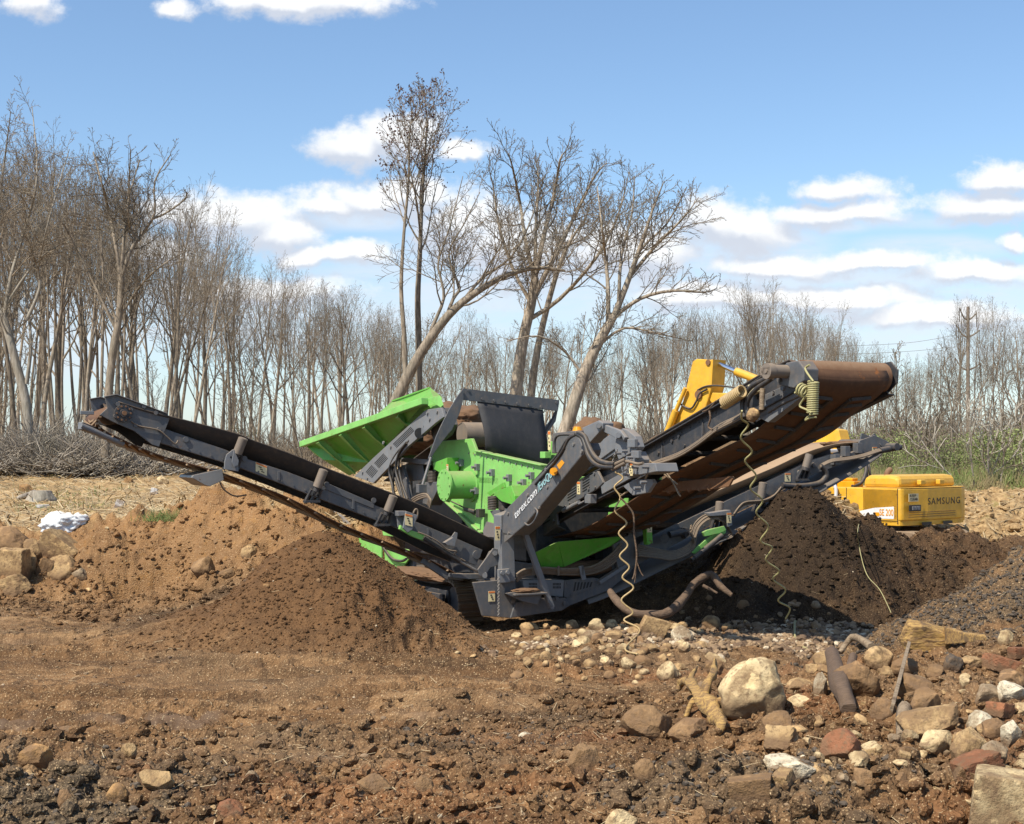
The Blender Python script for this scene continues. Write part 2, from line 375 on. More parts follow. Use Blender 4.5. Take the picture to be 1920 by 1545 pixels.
def Hdetail(x, y, M):
    near = sstep(12.0, 10.2, y + perlin(x * 0.6, y * 0.6, 2) * 1.5)
    rough = 0.35 + 0.75 * near + 0.55 * sstep(0.8, 2.6, x) * (y < 16) + 0.5 * M['ochre'] + 0.5 * M['dark'] + 0.9 * M['mill'] * (x > 3) + 0.3 * M['mill'] * (x <= 3)
    rough = rough * (1 - 0.70 * M['wet']) * (1 - 0.75 * M['field']) * (1 - 0.55 * M['pile'])
    flat = sstep(0.3, -0.5, x) * sstep(12.0, 12.6, y) * sstep(16.8, 15.8, y)
    rough = rough * (1 - 0.74 * flat)
    d = fbm(x * 0.55, y * 0.55, 3, 101) * 0.16 * np.minimum(rough + 0.3, 1.1)
    d += billow(x * 1.9, y * 1.9, 3, 131) * 0.125 * rough
    d += billow(x * 6.0, y * 6.0, 3, 151, 0.6) * 0.046 * (rough + 0.12)
    d += billow(x * 21.0, y * 21.0, 2, 171, 0.6) * 0.012 * (rough + 0.30)
    d += flat * (fbm(x * 0.5 + 3, y * 5.5, 3, 401) * 0.035)
    # erosion steps on the front right of the fines pile
    er = np.clip(1.2 - lump(x, y, -1.35, 16.9, 1.0, 0.55), 0, 1)
    d += er * billow(x * 2.4 + 4, y * 1.6, 2, 211) * 0.30
    d += M['ochre'] * (billow(x * 0.9, y * 1.9, 3, 221, 0.55) * 0.34 + billow(x * 3.1, y * 3.6, 2, 223) * 0.12)
    d += M['dark'] * (billow(x * 1.5, y * 1.5, 3, 231, 0.6) * 0.22 + billow(x * 5, y * 5, 2, 233) * 0.07)
    # vehicle ruts across the flat
    tr, be = ruts(x, y)
    d += be * 0.085 * (1 + 0.5 * billow(x * 7, y * 7, 2, 505)) - tr * 0.085
    d += M['field'] * (fbm(x * 1.1, y * 1.1, 3, 301) * 0.10 + billow(x * 4, y * 4, 2, 311) * 0.035)
    tf = M['field'] * (x > 3) * sstep(33, 36, y)
    d += tf * billow(x * 1.3, y * 1.3, 3, 321) * 0.22
    return d
def H(x, y):
    x = np.asarray(x, float); y = np.asarray(y, float)
    return Hmacro(x, y) + Hdetail(x, y, masks(x, y))
def hz(x, y): return float(H(np.array([x]), np.array([y]))[0])
_Ys = np.concatenate([np.linspace(7, 60, 2200)])
def ground(u, v, ymin=7, ymax=60):
    """first point of the terrain met by the ray through a pixel"""
    Ys = _Ys[(_Ys >= ymin) & (_Ys <= ymax)]
    x = (u - 960) * Ys / F; z = CAMZ - (v - HOR) * Ys / F
    hit = np.nonzero(H(x, Ys) >= z)[0]
    i = hit[0] if len(hit) else len(Ys) - 1
    return Vector((x[i], Ys[i], H(x[i:i + 1], Ys[i:i + 1])[0]))

nv, nu = 1150, 880
vv = np.linspace(0, 1, nv)
Yr = 1.0 / (1 / 6.6 + (1 / 62.0 - 1 / 6.6) * vv)
# refine where tall faces turn towards the viewer
dens = 1.0 / np.gradient(Yr) * 1.0 + 9.0 * ((Yr > 14.5) & (Yr < 26.5))
_yy = np.linspace(6.6, 62, 4000); _d = np.interp(_yy, Yr, dens); _c = np.cumsum(_d); _c = (_c - _c[0]) / (_c[-1] - _c[0])
Yr = np.interp(vv, _c, _yy)
Yr = np.concatenate([Yr, 62 * (1.04 ** np.arange(1, 72))])
tx = np.concatenate([np.linspace(-3.5, -0.52, 30)[:-1], np.linspace(-0.50, 0.50, nu), np.linspace(0.52, 3.5, 30)[1:]])
GX = Yr[:, None] * tx[None, :]; GY = np.repeat(Yr[:, None], len(tx), 1)
Mk = masks(GX.ravel(), GY.ravel())
GZ = Hmacro(GX.ravel(), GY.ravel()) + Hdetail(GX.ravel(), GY.ravel(), Mk)
Vt = np.stack([GX.ravel(), GY.ravel(), GZ], 1)
r_, c_ = GX.shape
ii = (np.arange(r_ - 1)[:, None] * c_ + np.arange(c_ - 1)[None, :]).ravel()
Qt = np.stack([ii, ii + 1, ii + c_ + 1, ii + c_], 1)

def soil_material():
    m = bpy.data.materials.new('soil'); m.use_nodes = True; N = NT(m.node_tree); N.n.clear()
    geo = N.new('ShaderNodeNewGeometry'); P = geo.outputs['Position']
    A = {k: N.attr(k).outputs['Fac'] for k in ('field', 'ochre', 'mill', 'wet', 'red', 'grav', 'pile', 'dark', 'mound_shade')}
    n1 = N.noise(P, 1.3, 5, 0.6); n2 = N.noise(P, 7.0, 5, 0.65); n3 = N.noise(P, 38, 4, 0.7); n0 = N.noise(P, 0.35, 3, 0.5)
    base = N.mix(N.ramp(n1, 0.35, 0.65), (0.125, 0.076, 0.043, 1), (0.215, 0.136, 0.078, 1))
    base = N.mix(N.ramp(n2, 0.42, 0.66), base, (0.080, 0.050, 0.031, 1))
    base = N.mix(N.ramp(n0, 0.48, 0.62, 0, 0.5), base, (0.175, 0.125, 0.085, 1))
    big = N.noise(N.vmath('MULTIPLY', P, (0.55, 1.5, 1.0)), 0.9, 5, 0.62)
    base = N.mix(N.ramp(big, 0.50, 0.66, 0, 0.85), base, (0.060, 0.040, 0.027, 1))
    strk = N.noise(N.vmath('MULTIPLY', P, (0.35, 2.6, 1.0)), 1.0, 5, 0.65)
    base = N.mix(N.ramp(strk, 0.55, 0.70, 0, 0.75), base, (0.30, 0.205, 0.125, 1))
    pile = N.mix(N.ramp(n2, 0.35, 0.7), (0.132, 0.078, 0.043, 1), (0.088, 0.053, 0.031, 1))
    col = N.mix(A['pile'], base, pile)
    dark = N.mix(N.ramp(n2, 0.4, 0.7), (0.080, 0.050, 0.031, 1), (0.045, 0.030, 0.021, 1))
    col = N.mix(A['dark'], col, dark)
    col = N.mix(N.math('MULTIPLY', A['mound_shade'], 0.9), col, N.mix(N.ramp(n3, 0.4, 0.7), (0.020, 0.015, 0.012, 1), (0.036, 0.026, 0.019, 1)))  # shade of the right mound put into the soil colour
    och = N.mix(N.ramp(n1, 0.4, 0.65), (0.245, 0.152, 0.084, 1), (0.175, 0.108, 0.062, 1))
    och = N.mix(N.ramp(n2, 0.5, 0.72), och, (0.28, 0.165, 0.075, 1))
    col = N.mix(A['ochre'], col, och)
    fld = N.mix(N.ramp(n2, 0.38, 0.62), (0.235, 0.165, 0.095, 1), (0.42, 0.325, 0.20, 1))
    fld = N.mix(N.ramp(n1, 0.55, 0.72), fld, (0.165, 0.115, 0.068, 1))
    grs = N.ramp(N.noise(P, 0.9, 4, 0.7), 0.60, 0.68)
    fld = N.mix(N.math('MULTIPLY', grs, 0.35), fld, (0.12, 0.17, 0.045, 1))
    col = N.mix(A['field'], col, fld)
    red = N.mix(N.ramp(n2, 0.4, 0.65), (0.21, 0.098, 0.048, 1), (0.145, 0.076, 0.042, 1))
    col = N.mix(N.math('MULTIPLY', A['red'], 0.85), col, red)
    mil = N.mix(N.ramp(n3, 0.35, 0.7), (0.072, 0.058, 0.045, 1), (0.145, 0.115, 0.085, 1))
    col = N.mix(A['mill'], col, mil)
    wet = N.mix(N.ramp(n1, 0.4, 0.6), (0.095, 0.062, 0.040, 1), (0.165, 0.112, 0.072, 1))
    wetm = N.math('MULTIPLY', N.ramp(A['wet'], 0.25, 0.9), 0.85)
    col = N.mix(wetm, col, wet)
    # small stones and grains mixed in the soil
    vc = N.voro(P, 55, 'Color'); vd = N.voro(P, 55, 'Distance')
    sv = N.new('ShaderNodeSeparateColor'); N.put(sv.inputs[0], vc)
    keep = N.math('MULTIPLY', N.math('GREATER_THAN', sv.outputs[0], 0.86), N.ramp(vd, 0.42, 0.30))
    keep = N.math('MULTIPLY', keep, N.math('SUBTRACT', 1.0, N.math('MULTIPLY', wetm, 0.9)))
    soft_ = N.math('SUBTRACT', 1.0, N.math('MULTIPLY', N.math('MAXIMUM', N.math('MAXIMUM', A['mound_shade'], A['pile']), N.math('MULTIPLY', A['dark'], 0.7)), 0.85), clamp=True)
    keep = N.math('MULTIPLY', keep, soft_)
    stone = N.mix(sv.outputs[1], (0.22, 0.15, 0.09, 1), (0.52, 0.43, 0.31, 1))
    col = N.mix(N.math('MULTIPLY', keep, 0.8), col, stone)
    vc2 = N.voro(P, 130, 'Color'); s2 = N.new('ShaderNodeSeparateColor'); N.put(s2.inputs[0], vc2)
    col = N.mix(N.math('MULTIPLY', N.math('MULTIPLY', N.math('GREATER_THAN', s2.outputs[0], 0.94), 0.5), soft_), col, (0.42, 0.33, 0.22, 1))
    col = N.mix(1.0, col, N.mix(n3, (0.72, 0.72, 0.72, 1), (1.25, 1.25, 1.25, 1)), 'MULTIPLY')
    col = N.mix(1.0, col, (1.08, 0.96, 0.78, 1), 'MULTIPLY')
    b = N.new('ShaderNodeBsdfPrincipled'); N.put(b.inputs['Base Color'], col)
    N.put(b.inputs['Roughness'], N.math('SUBTRACT', 0.95, N.math('MULTIPLY', wetm, 0.30)))
    N.put(b.inputs['Specular IOR Level'], N.math('ADD', 0.15, N.math('MULTIPLY', wetm, 0.2)))
    hgt = N.math('ADD', N.math('MULTIPLY', n3, 0.5), N.math('ADD', N.math('MULTIPLY', n2, 1.2), N.math('MULTIPLY', N.voro(P, 42, 'Distance'), 0.5)))
    bp = N.new('ShaderNodeBump'); bp.inputs['Strength'].default_value = 0.8; bp.inputs['Distance'].default_value = 0.03
    N.put(bp.inputs['Strength'], N.math('SUBTRACT', 0.85, N.math('MULTIPLY', wetm, 0.75)))
    N.put(bp.inputs['Height'], hgt); N.l.new(bp.outputs[0], b.inputs['Normal'])
    o = N.new('ShaderNodeOutputMaterial'); N.l.new(b.outputs[0], o.inputs[0])
    return m
SOIL = soil_material()
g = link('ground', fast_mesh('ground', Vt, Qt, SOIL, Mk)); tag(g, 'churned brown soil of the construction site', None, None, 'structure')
xs = np.linspace(-900, 900, 40); ys = np.linspace(-300, 1100, 40)
AX, AY = np.meshgrid(xs, ys); ii = (np.arange(39)[:, None] * 40 + np.arange(39)[None, :]).ravel()
g2 = link('terrain', fast_mesh('terrain', np.stack([AX.ravel(), AY.ravel(), AX.ravel() * 0 - 1.1], 1), np.stack([ii, ii + 1, ii + 41, ii + 40], 1), SOIL))
tag(g2, 'wider land under and behind the site', None, None, 'structure')
# ------------------------------------------------------------------ bare trees
def bark_material(name, c1, c2, scale=14):
    m = bpy.data.materials.new(name); m.use_nodes = True; N = NT(m.node_tree); N.n.clear()
    t = N.new('ShaderNodeTexCoord'); P = t.outputs['Object']
    oi = N.new('ShaderNodeObjectInfo')
    st = N.vmath('MULTIPLY', P, (1.0, 1.0, 0.22))
    n = N.noise(st, scale, 4, 0.65); n2 = N.noise(P, 1.1, 3, 0.5)
    col = N.mix(N.ramp(n, 0.35, 0.65), c1, c2)
    col = N.mix(N.ramp(n2, 0.45, 0.7, 0, 0.45), col, (0.20, 0.19, 0.15, 1))
    f = N.math('ADD', N.math('MULTIPLY', oi.outputs['Random'], 0.55), 0.72)
    col = N.mix(1.0, col, N.comb(f, f, f), 'MULTIPLY')
    b = N.new('ShaderNodeBsdfPrincipled'); N.put(b.inputs['Base Color'], col); b.inputs['Roughness'].default_value = 0.9
    b.inputs['Specular IOR Level'].default_value = 0.1
    bp = N.new('ShaderNodeBump'); bp.inputs['Strength'].default_value = 0.6; bp.inputs['Distance'].default_value = 0.03
    N.put(bp.inputs['Height'], n); N.l.new(bp.outputs[0], b.inputs['Normal'])
    o = N.new('ShaderNodeOutputMaterial'); N.l.new(b.outputs[0], o.inputs[0]); return m
BARK = bark_material('bark', (0.165, 0.134, 0.10, 1), (0.34, 0.28, 0.215, 1))
TWIG = bark_material('twig_bark', (0.145, 0.115, 0.084, 1), (0.265, 0.215, 0.16, 1))
PALEBARK = bark_material('pale_bark', (0.26, 0.225, 0.18, 1), (0.40, 0.36, 0.30, 1))
BUD = bpy.data.materials.new('bud'); BUD.use_nodes = True
BUD.node_tree.nodes['Principled BSDF'].inputs['Base Color'].default_value = (0.085, 0.040, 0.028, 1)
BUD.node_tree.nodes['Principled BSDF'].inputs['Roughness'].default_value = 0.8
SIDES = [9, 6, 4, 3, 3, 3]
def tubes_mesh(name, brs, mat):
    V = []; Q = []; n0 = 0
    for pts, rad, lvl in brs:
        k = SIDES[min(lvl, 5)]; m = len(pts)
        P = np.array([(p.x, p.y, p.z) for p in pts]); D = np.gradient(P, axis=0)
        D /= np.linalg.norm(D, axis=1, keepdims=True) + 1e-9
        ref = np.array([0.31, 0.92, 0.24]) if abs(D[0] @ np.array([0.31, 0.92, 0.24])) < 0.9 else np.array([1.0, 0, 0])
        X = np.cross(D, ref); X /= np.linalg.norm(X, axis=1, keepdims=True); Y = np.cross(D, X)
        a = 2 * np.pi * np.arange(k) / k
        ring = P[:, None, :] + (X[:, None, :] * np.cos(a)[None, :, None] + Y[:, None, :] * np.sin(a)[None, :, None]) * np.array(rad)[:, None, None]
        V.append(ring.reshape(-1, 3))
        i = np.arange(m - 1)[:, None] * k; j = np.arange(k)[None, :]; j2 = (j + 1) % k
        Q.append(np.stack([i + j, i + j2, i + k + j2, i + k + j], -1).reshape(-1, 4) + n0); n0 += m * k
    return fast_mesh(name, np.concatenate(V), np.concatenate(Q), mat)
class Tree:
    def __init__(s, seed, ratio=(0.62, 0.5, 0.45, 0.42), ang=(38, 42, 45, 45), nch=(11, 9, 6, 4), t0=(0.42, 0.22, 0.15, 0.1),
                 up=(0.02, 0.10, 0.06, 0.03), wob=(0.05, 0.13, 0.17, 0.2, 0.2), maxl=4, rmin=0.0062, lean=None, dens=1.0):
        s.rnd = random.Random(seed); s.b = []; s.__dict__.update(ratio=ratio, ang=ang, nch=nch, t0=t0, up=up, wob=wob, maxl=maxl, rmin=rmin, dens=dens)
    def grow(s, p, d, L, r, lvl, path=None, rend=None):
        rn = s.rnd; n = max(3, [11, 9, 6, 4, 3][min(lvl, 4)])
        pts = [Vector(p)]; rad = [r]; d = Vector(d).normalized()
        rend = max(s.rmin, r * (0.30 if lvl == 0 else 0.22)) if rend is None else rend
        if path:
            pts = spline([Vector(q) for q in path], 3); n = len(pts) - 1
            rad = [r + (rend - r) * (i / n) for i in range(n + 1)]
            L = sum((pts[i + 1] - pts[i]).length for i in range(n))
        else:
            for i in range(n):
                wv = s.wob[min(lvl, 4)]
                d = (d + Vector((rn.gauss(0, wv), rn.gauss(0, wv), rn.gauss(0, wv) + s.up[min(lvl, len(s.up) - 1)]))).normalized()
                pts.append(pts[-1] + d * (L / n)); rad.append(r + (rend - r) * ((i + 1) / n) ** 0.9)
        s.b.append((pts, rad, lvl))
        if lvl >= s.maxl: return
        k = max(2, round(s.nch[min(lvl, 3)] * s.dens * rn.uniform(0.8, 1.2) * (1 if lvl < 2 else min(1.3, L / (1.6 if lvl == 2 else 0.8)))))
        t0 = s.t0[min(lvl, 3)]; az = rn.uniform(0, 6.28)
        for j in range(k):
            t = t0 + (1 - t0) * (j + rn.uniform(0.2, 0.8)) / k
            i = min(int(t * n), n - 1); f = t * n - i
            q = pts[i].lerp(pts[i + 1], f); dd = (pts[i + 1] - pts[i]).normalized()
            az += 2.4 + rn.uniform(-0.5, 0.5)
            o = dd.orthogonal().normalized(); o2 = dd.cross(o)
            side = o * math.cos(az) + o2 * math.sin(az)
            a = R(s.ang[min(lvl, 3)] * rn.uniform(0.65, 1.25))
            nd = dd * math.cos(a) + side * math.sin(a)
            if nd.z < -0.25: nd.z *= 0.3
            LL = L * s.ratio[min(lvl, 3)] * (1.14 - 0.80 * (t - t0) / (1 - t0)) * rn.uniform(0.7, 1.2)
            rr = max(s.rmin, min((r + (rend - r) * t) * rn.uniform(0.40, 0.60), 0.0105 * LL + 0.003))
            s.grow(q, nd, LL, rr, lvl + 1)
    def meshes(s, mat=None, split=1):
        a = [b for b in s.b if b[2] <= split]; c = [b for b in s.b if b[2] > split]
        return tubes_mesh('trunk', a, mat or BARK), tubes_mesh('crown', c, TWIG)
def tree_obj(name, meshes, loc, label, group=None, rot=0.0, scl=(1, 1, 1)):
    e = empty(name, loc, label, 'tree', group); e.rotation_euler = (0, 0, rot); e.scale = scl
    link('trunk', meshes[0], parent=e); link('crown', meshes[1], parent=e)
    if len(meshes) > 2: link('bud_crown', meshes[2], parent=e)
    return e
rng = random.Random(7)
# forest kinds: slim, ascending, crowns high up
PROTO = []
for k in range(9):
    t = Tree(100 + k, ang=(30, 36, 42, 45), nch=(11, 7, 5, 3), rmin=.0052, t0=(0.38 + 0.05 * (k % 4), 0.25, 0.15, 0.1), ratio=(0.40, 0.46, 0.46, 0.45),
             up=(0.015, 0.13, 0.08, 0.04), wob=(0.035, 0.10, 0.15, 0.2, 0.2))
    t.grow((0, 0, -0.3), (rng.uniform(-0.06, 0.06), rng.uniform(-0.06, 0.06), 1), 12.4, 0.105 + 0.022 * (k % 4), 0, rend=0.018)
    PROTO.append(t.meshes())
for k in range(4):       # forked, spreading kinds
    t = Tree(200 + k, ang=(36, 40, 44, 45), nch=(9, 8, 6, 3), rmin=.0052, t0=(0.30, 0.2, 0.15, 0.1), ratio=(0.62, 0.48, 0.45, 0.45), up=(0.02, 0.12, 0.07, 0.03), wob=(0.06, 0.12, 0.16, 0.2, 0.2))
    t.grow((0, 0, -0.3), (rng.uniform(-0.1, 0.1), rng.uniform(-0.1, 0.1), 1), 11.0, 0.165, 0, rend=0.03)
    PROTO.append(t.meshes())
SAPL = []
for k in range(4):       # thin understorey saplings
    t = Tree(300 + k, ang=(30, 40, 45, 45), nch=(12, 6, 4, 3), t0=(0.2, 0.2, 0.15, 0.1), ratio=(0.34, 0.45, 0.45, 0.4), maxl=3, rmin=0.009)
    t.grow((0, 0, -0.2), (rng.uniform(-0.12, 0.12), rng.uniform(-0.1, 0.1), 1), 6.5, 0.055, 0, rend=0.012)
    SAPL.append(t.meshes(split=0))
def sky_line(u):   # tops of the wood along the photograph, row numbers
    return float(np.interp(u, [-200, 0, 60, 150, 260, 340, 370, 430, 520, 620, 700, 760, 850, 950, 1050, 1200, 1300, 1420, 1560, 1600, 1680, 1760, 1850, 1920, 2100],
                              [200, 215, 200, 260, 270, 330, 425, 425, 480, 490, 520, 560, 560, 560, 560, 560, 545, 495, 545, 595, 640, 590, 545, 580, 560]))
def gz(x, y): return float(Hmacro(np.array([x]), np.array([y]))[0])
def side(u): return 'left' if u < 560 else ('middle' if u < 1230 else 'right')
GL = {'left': ('slender bare tree in the dense wood behind the left conveyor', 'bare trees of the wood on the left'),
      'middle': ('slender bare tree in the wood behind the screener', 'bare trees of the wood in the middle'),
      'right': ('small bare tree in the thin wood behind the excavator', 'bare trees of the wood on the right')}
def forest(n, u0, u1, y0, y1, fmin=0.80, fmax=1.0, kinds=None):
    k = 0
    for i in range(n):
        u = u0 + (u1 - u0) * (i + rng.uniform(0.05, 0.95)) / n; Y = rng.uniform(y0, y1)
        x = (u - 960) * Y / F; z = gz(x, Y)
        top = (HOR - sky_line(u)) * Y / F + CAMZ
        h = (top - z) * rng.uniform(fmin, fmax)
        me = rng.choice(kinds or PROTO[:11]); zz = max(v.co.z for v in ()) if False else HT[id(me[1])]
        s = h / zz; wd = s * rng.uniform(0.75, 1.0) * (1 if s < 1 else 0.85)
        lab, grp = GL[side(u)]
        e_ = tree_obj('bare_tree', me, (x, Y, z - 0.05), lab, grp, rng.uniform(0, 6.28), (wd, wd, s))
        e_.rotation_euler = (rng.gauss(0, .05), rng.gauss(0, .075), rng.uniform(0, 6.28)); e_.rotation_mode = 'XYZ'
def mesh_top(me):
    a = np.empty(len(me.vertices) * 3, np.float32); me.vertices.foreach_get('co', a); return float(np.percentile(a[2::3], 99.8))
HT = {id(m[1]): max(mesh_top(m[1]), 1) for m in PROTO + SAPL}
forest(18, -120, 360, 50, 58, 0.86, 1.02)
forest(40, -160, 740, 57, 72, 0.82, 1.0)
forest(60, -160, 800, 72, 96, 0.70, 0.96)
forest(24, 700, 1240, 58, 80, 0.55, 0.98)
forest(24, 700, 1260, 80, 100, 0.55, 0.9)
forest(20, 1230, 1600, 60, 80, 0.80, 1.0)
forest(18, 1230, 1640, 80, 100, 0.6, 0.95)
forest(44, 1590, 2060, 56, 92, 0.74, 1.05)
forest(22, 640, 1260, 90, 115, 0.6, 0.92)
forest(26, 1200, 1700, 90, 115, 0.6, 0.92)
# ---- trees that stand out
def stand(u, Y): x = (u - 960) * Y / F; return Vector((x, Y, gz(x, Y) - 0.05))
def rel(base, pts, Y): return [at(u, v, Y + (q[0] if q else 0)) - base for u, v, *q in pts]
def leafy(t, lo, n, seed, size=0.05):
    r = random.Random(seed); tips = [b[0][-1] for b in t.b if b[2] >= 3 and b[0][-1].z > lo]
    V = []; Q = []
    for k in range(n):
        p = r.choice(tips) + Vector((r.gauss(0, .05), r.gauss(0, .05), r.gauss(0, .06))); s = size * r.uniform(0.6, 1.3)
        a = Vector((r.gauss(0, 1), r.gauss(0, 1), r.gauss(0, 1))).normalized() * s; b = a.orthogonal().normalized() * s * 0.6
        c = a.cross(b).normalized() * s * 0.35; i = len(V)
        V += [p - a, p + b, p + a, p - b, p + c, p - c]
        Q += [(i, i + 1, i + 4), (i + 1, i + 2, i + 4), (i + 2, i + 3, i + 4), (i + 3, i, i + 4), (i + 1, i, i + 5), (i + 2, i + 1, i + 5), (i + 3, i + 2, i + 5), (i, i + 3, i + 5)]
    return fast_mesh('buds', [(p.x, p.y, p.z) for p in V], Q, BUD, smooth=False)
# two slender budding stems that rise above all
Y = 46; b0 = stand(760, Y)
t = Tree(11, ang=(34, 40, 45, 45), nch=(15, 6, 5, 3), t0=(0.56, 0.2, 0.15, 0.1), ratio=(0.25, 0.5, 0.45, 0.4), up=(0, 0.14, 0.06, 0.03))
t.grow((0, 0, 0), (0, 0, 1), 1, 0.105, 0, path=rel(b0, [(762, 880), (760, 700), (757, 620), (752, 540), (757, 440), (766, 340), (768, 250), (776, 212)], Y), rend=0.012)
m = t.meshes(split=0)
tree_obj('slender_tree', m + (leafy(t, 8.5, 420, 3),), b0, 'thin upright tree with dark buds at its top, left of the pair above the hopper')
b0 = stand(786, Y + 0.6)
t = Tree(12, ang=(36, 40, 45, 45), nch=(20, 7, 5, 3), t0=(0.42, 0.2, 0.15, 0.1), ratio=(0.26, 0.5, 0.45, 0.4), up=(0, 0.15, 0.06, 0.03))
t.grow((0, 0, 0), (0, 0, 1), 1, 0.129, 0, path=rel(b0, [(786, 880), (785, 660), (783, 560), (787, 480), (790, 400), (795, 320), (800, 240), (800, 205)], Y + 0.6), rend=0.012)
m = t.meshes(split=0)
tree_obj('slender_tree', m + (leafy(t, 8.0, 520, 4),), b0, 'tallest tree of all, a thin bare trunk with reddish buds around its top')
# leaning tree
Y = 44; b0 = stand(700, Y)
t = Tree(13, ang=(44, 42, 45, 45), nch=(11, 11, 9, 5), t0=(0.40, 0.2, 0.15, 0.1), ratio=(0.36, 0.5, 0.48, 0.42), up=(0.0, 0.22, 0.09, 0.03))
t.grow((0, 0, 0), (0, 0, 1), 1, 0.204, 0, path=rel(b0, [(690, 880), (745, 745), (790, 660), (840, 592), (890, 550), (950, 516), (1010, 502), (1060, 508)], Y), rend=0.04)
for pts, r0 in (([(835, 598), (850, 560), (862, 540), (850, 510), (842, 470), (870, 420), (900, 360)], 0.062), ([(795, 655), (812, 610), (832, 560), (826, 520), (822, 490), (845, 420), (868, 330)], 0.068),
                ([(870, 562), (905, 520), (960, 480), (1000, 400), (1010, 330)], 0.056)):
    t.grow((0, 0, 0), (0, 0, 1), 1, r0, 1, path=rel(b0, pts, Y), rend=0.012)
tree_obj('leaning_tree', t.meshes(), b0, 'big leaning tree bowed over to the right behind the green hopper')
# tall multi limbed tree, centre
Y = 46; b0 = stand(965, Y)
t = Tree(14, ang=(34, 38, 42, 45), nch=(6, 14, 10, 6), t0=(0.5, 0.25, 0.12, 0.1), ratio=(0.42, 0.36, 0.46, 0.42), up=(0.0, 0.16, 0.09, 0.04))
t.grow((0, 0, 0), (0, 0, 1), 1, 0.231, 0, path=rel(b0, [(955, 880), (968, 730), (980, 640), (996, 570), (1003, 520)], Y), rend=0.13)
for pts, r0 in (([(1003, 525), (985, 450), (975, 380), (960, 310), (952, 285)], 0.087), ([(1003, 520), (1020, 440), (1040, 360), (1050, 300), (1060, 285)], 0.099),
                ([(998, 560), (1040, 480), (1085, 390), (1115, 330), (1138, 305)], 0.099), ([(990, 600), (1050, 560), (1120, 480), (1160, 400), (1180, 320)], 0.081),
                ([(996, 570), (960, 500), (935, 420), (925, 350), (917, 320)], 0.068), ([(1003, 530), (1005, 420), (1010, 350), (1005, 300)], 0.074)):
    t.grow((0, 0, 0), (0, 0, 1), 1, r0, 1, path=rel(b0, [(u, v, rng.uniform(-1.5, 1.5) if i > 1 else 0) for i, (u, v) in enumerate(pts)], Y), rend=0.012)
tree_obj('spreading_tree', t.meshes(), b0, 'broad many-limbed bare tree above the black flap, crown reaching up like a fan')
b0 = stand(1005, 50)
t = Tree(15, ang=(34, 38, 42, 45), nch=(10, 11, 9, 5), t0=(0.4, 0.25, 0.12, 0.1), ratio=(0.36, 0.42, 0.46, 0.42), up=(0.0, 0.14, 0.09, 0.04))
t.grow((0, 0, 0), (0, 0, 1), 1, 0.170, 0, path=rel(b0, [(985, 880), (1000, 700), (1030, 560), (1060, 470), (1090, 420)], 50), rend=0.03)
tree_obj('spreading_tree', t.meshes(), b0, 'bare tree just behind the broad many-limbed one, leaning a little right')
# big tree right of centre
Y = 42; b0 = stand(1045, Y)
t = Tree(16, ang=(38, 40, 44, 45), nch=(7, 14, 10, 6), t0=(0.35, 0.2, 0.12, 0.1), ratio=(0.40, 0.36, 0.46, 0.42), up=(0.0, 0.12, 0.08, 0.03))
t.grow((0, 0, 0), (0, 0, 1), 1, 0.224, 0, path=rel(b0, [(1030, 890), (1062, 800), (1085, 730), (1108, 670), (1135, 620), (1152, 590)], Y), rend=0.12)
for pts, r0 in (([(1152, 592), (1180, 520), (1205, 450), (1225, 390), (1245, 340)], 0.105), ([(1140, 615), (1140, 540), (1135, 480), (1128, 420), (1120, 350)], 0.081),
                ([(1150, 595), (1200, 560), (1260, 545), (1320, 548), (1345, 540)], 0.068), ([(1180, 520), (1230, 460), (1280, 410), (1310, 370)], 0.062),
                ([(1120, 650), (1170, 615), (1230, 625), (1300, 640)], 0.050), ([(1175, 540), (1200, 470), (1250, 420), (1288, 350)], 0.056),
                ([(1095, 708), (1060, 660), (1010, 630), (950, 640)], 0.050), ([(1160, 570), (1165, 480), (1185, 400), (1190, 330)], 0.062)):
    t.grow((0, 0, 0), (0, 0, 1), 1, r0, 1, path=rel(b0, [(u, v, rng.uniform(-1.2, 1.2) if i > 1 else 0) for i, (u, v) in enumerate(pts)], Y), rend=0.012)
tree_obj('spreading_tree', t.meshes(), b0, 'large bare tree right of the black flap with limbs sweeping out to the right')
# left: big pale trunked tree and the tall one beside it
Y = 45; b0 = stand(56, Y)
t = Tree(17, ang=(36, 40, 44, 45), nch=(5, 14, 10, 6), t0=(0.5, 0.2, 0.12, 0.1), ratio=(0.5, 0.36, 0.46, 0.42), up=(0.0, 0.12, 0.08, 0.03))
t.grow((0, 0, 0), (0, 0, 1), 1, 0.163, 0, path=rel(b0, [(56, 855), (50, 760), (30, 680), (8, 600), (-12, 560)], Y), rend=0.11)
for pts, r0 in (([(50, 720), (58, 640), (48, 560), (40, 540)], 0.074), ([(8, 600), (20, 520), (50, 420), (70, 330), (60, 200)], 0.081), ([(-5, 570), (-10, 450), (5, 330), (20, 210)], 0.081),
                ([(50, 600), (75, 540), (72, 500), (95, 400), (130, 280)], 0.068), ([(0, 590), (60, 500), (110, 460), (160, 450)], 0.056), ([(-12, 560), (-40, 420), (-60, 300)], 0.074)):
    t.grow((0, 0, 0), (0, 0, 1), 1, r0, 1, path=rel(b0, [(u, v, rng.uniform(-1.2, 1.2) if i > 1 else 0) for i, (u, v) in enumerate(pts)], Y), rend=0.012)
tree_obj('spreading_tree', t.meshes(PALEBARK), b0, 'pale-trunked crooked tree at the far left beside the brush pile')
Y = 43; b0 = stand(196, Y)
t = Tree(18, ang=(36, 40, 44, 45), nch=(6, 14, 10, 6), t0=(0.55, 0.2, 0.12, 0.1), ratio=(0.42, 0.36, 0.46, 0.42), up=(0.0, 0.12, 0.08, 0.03))
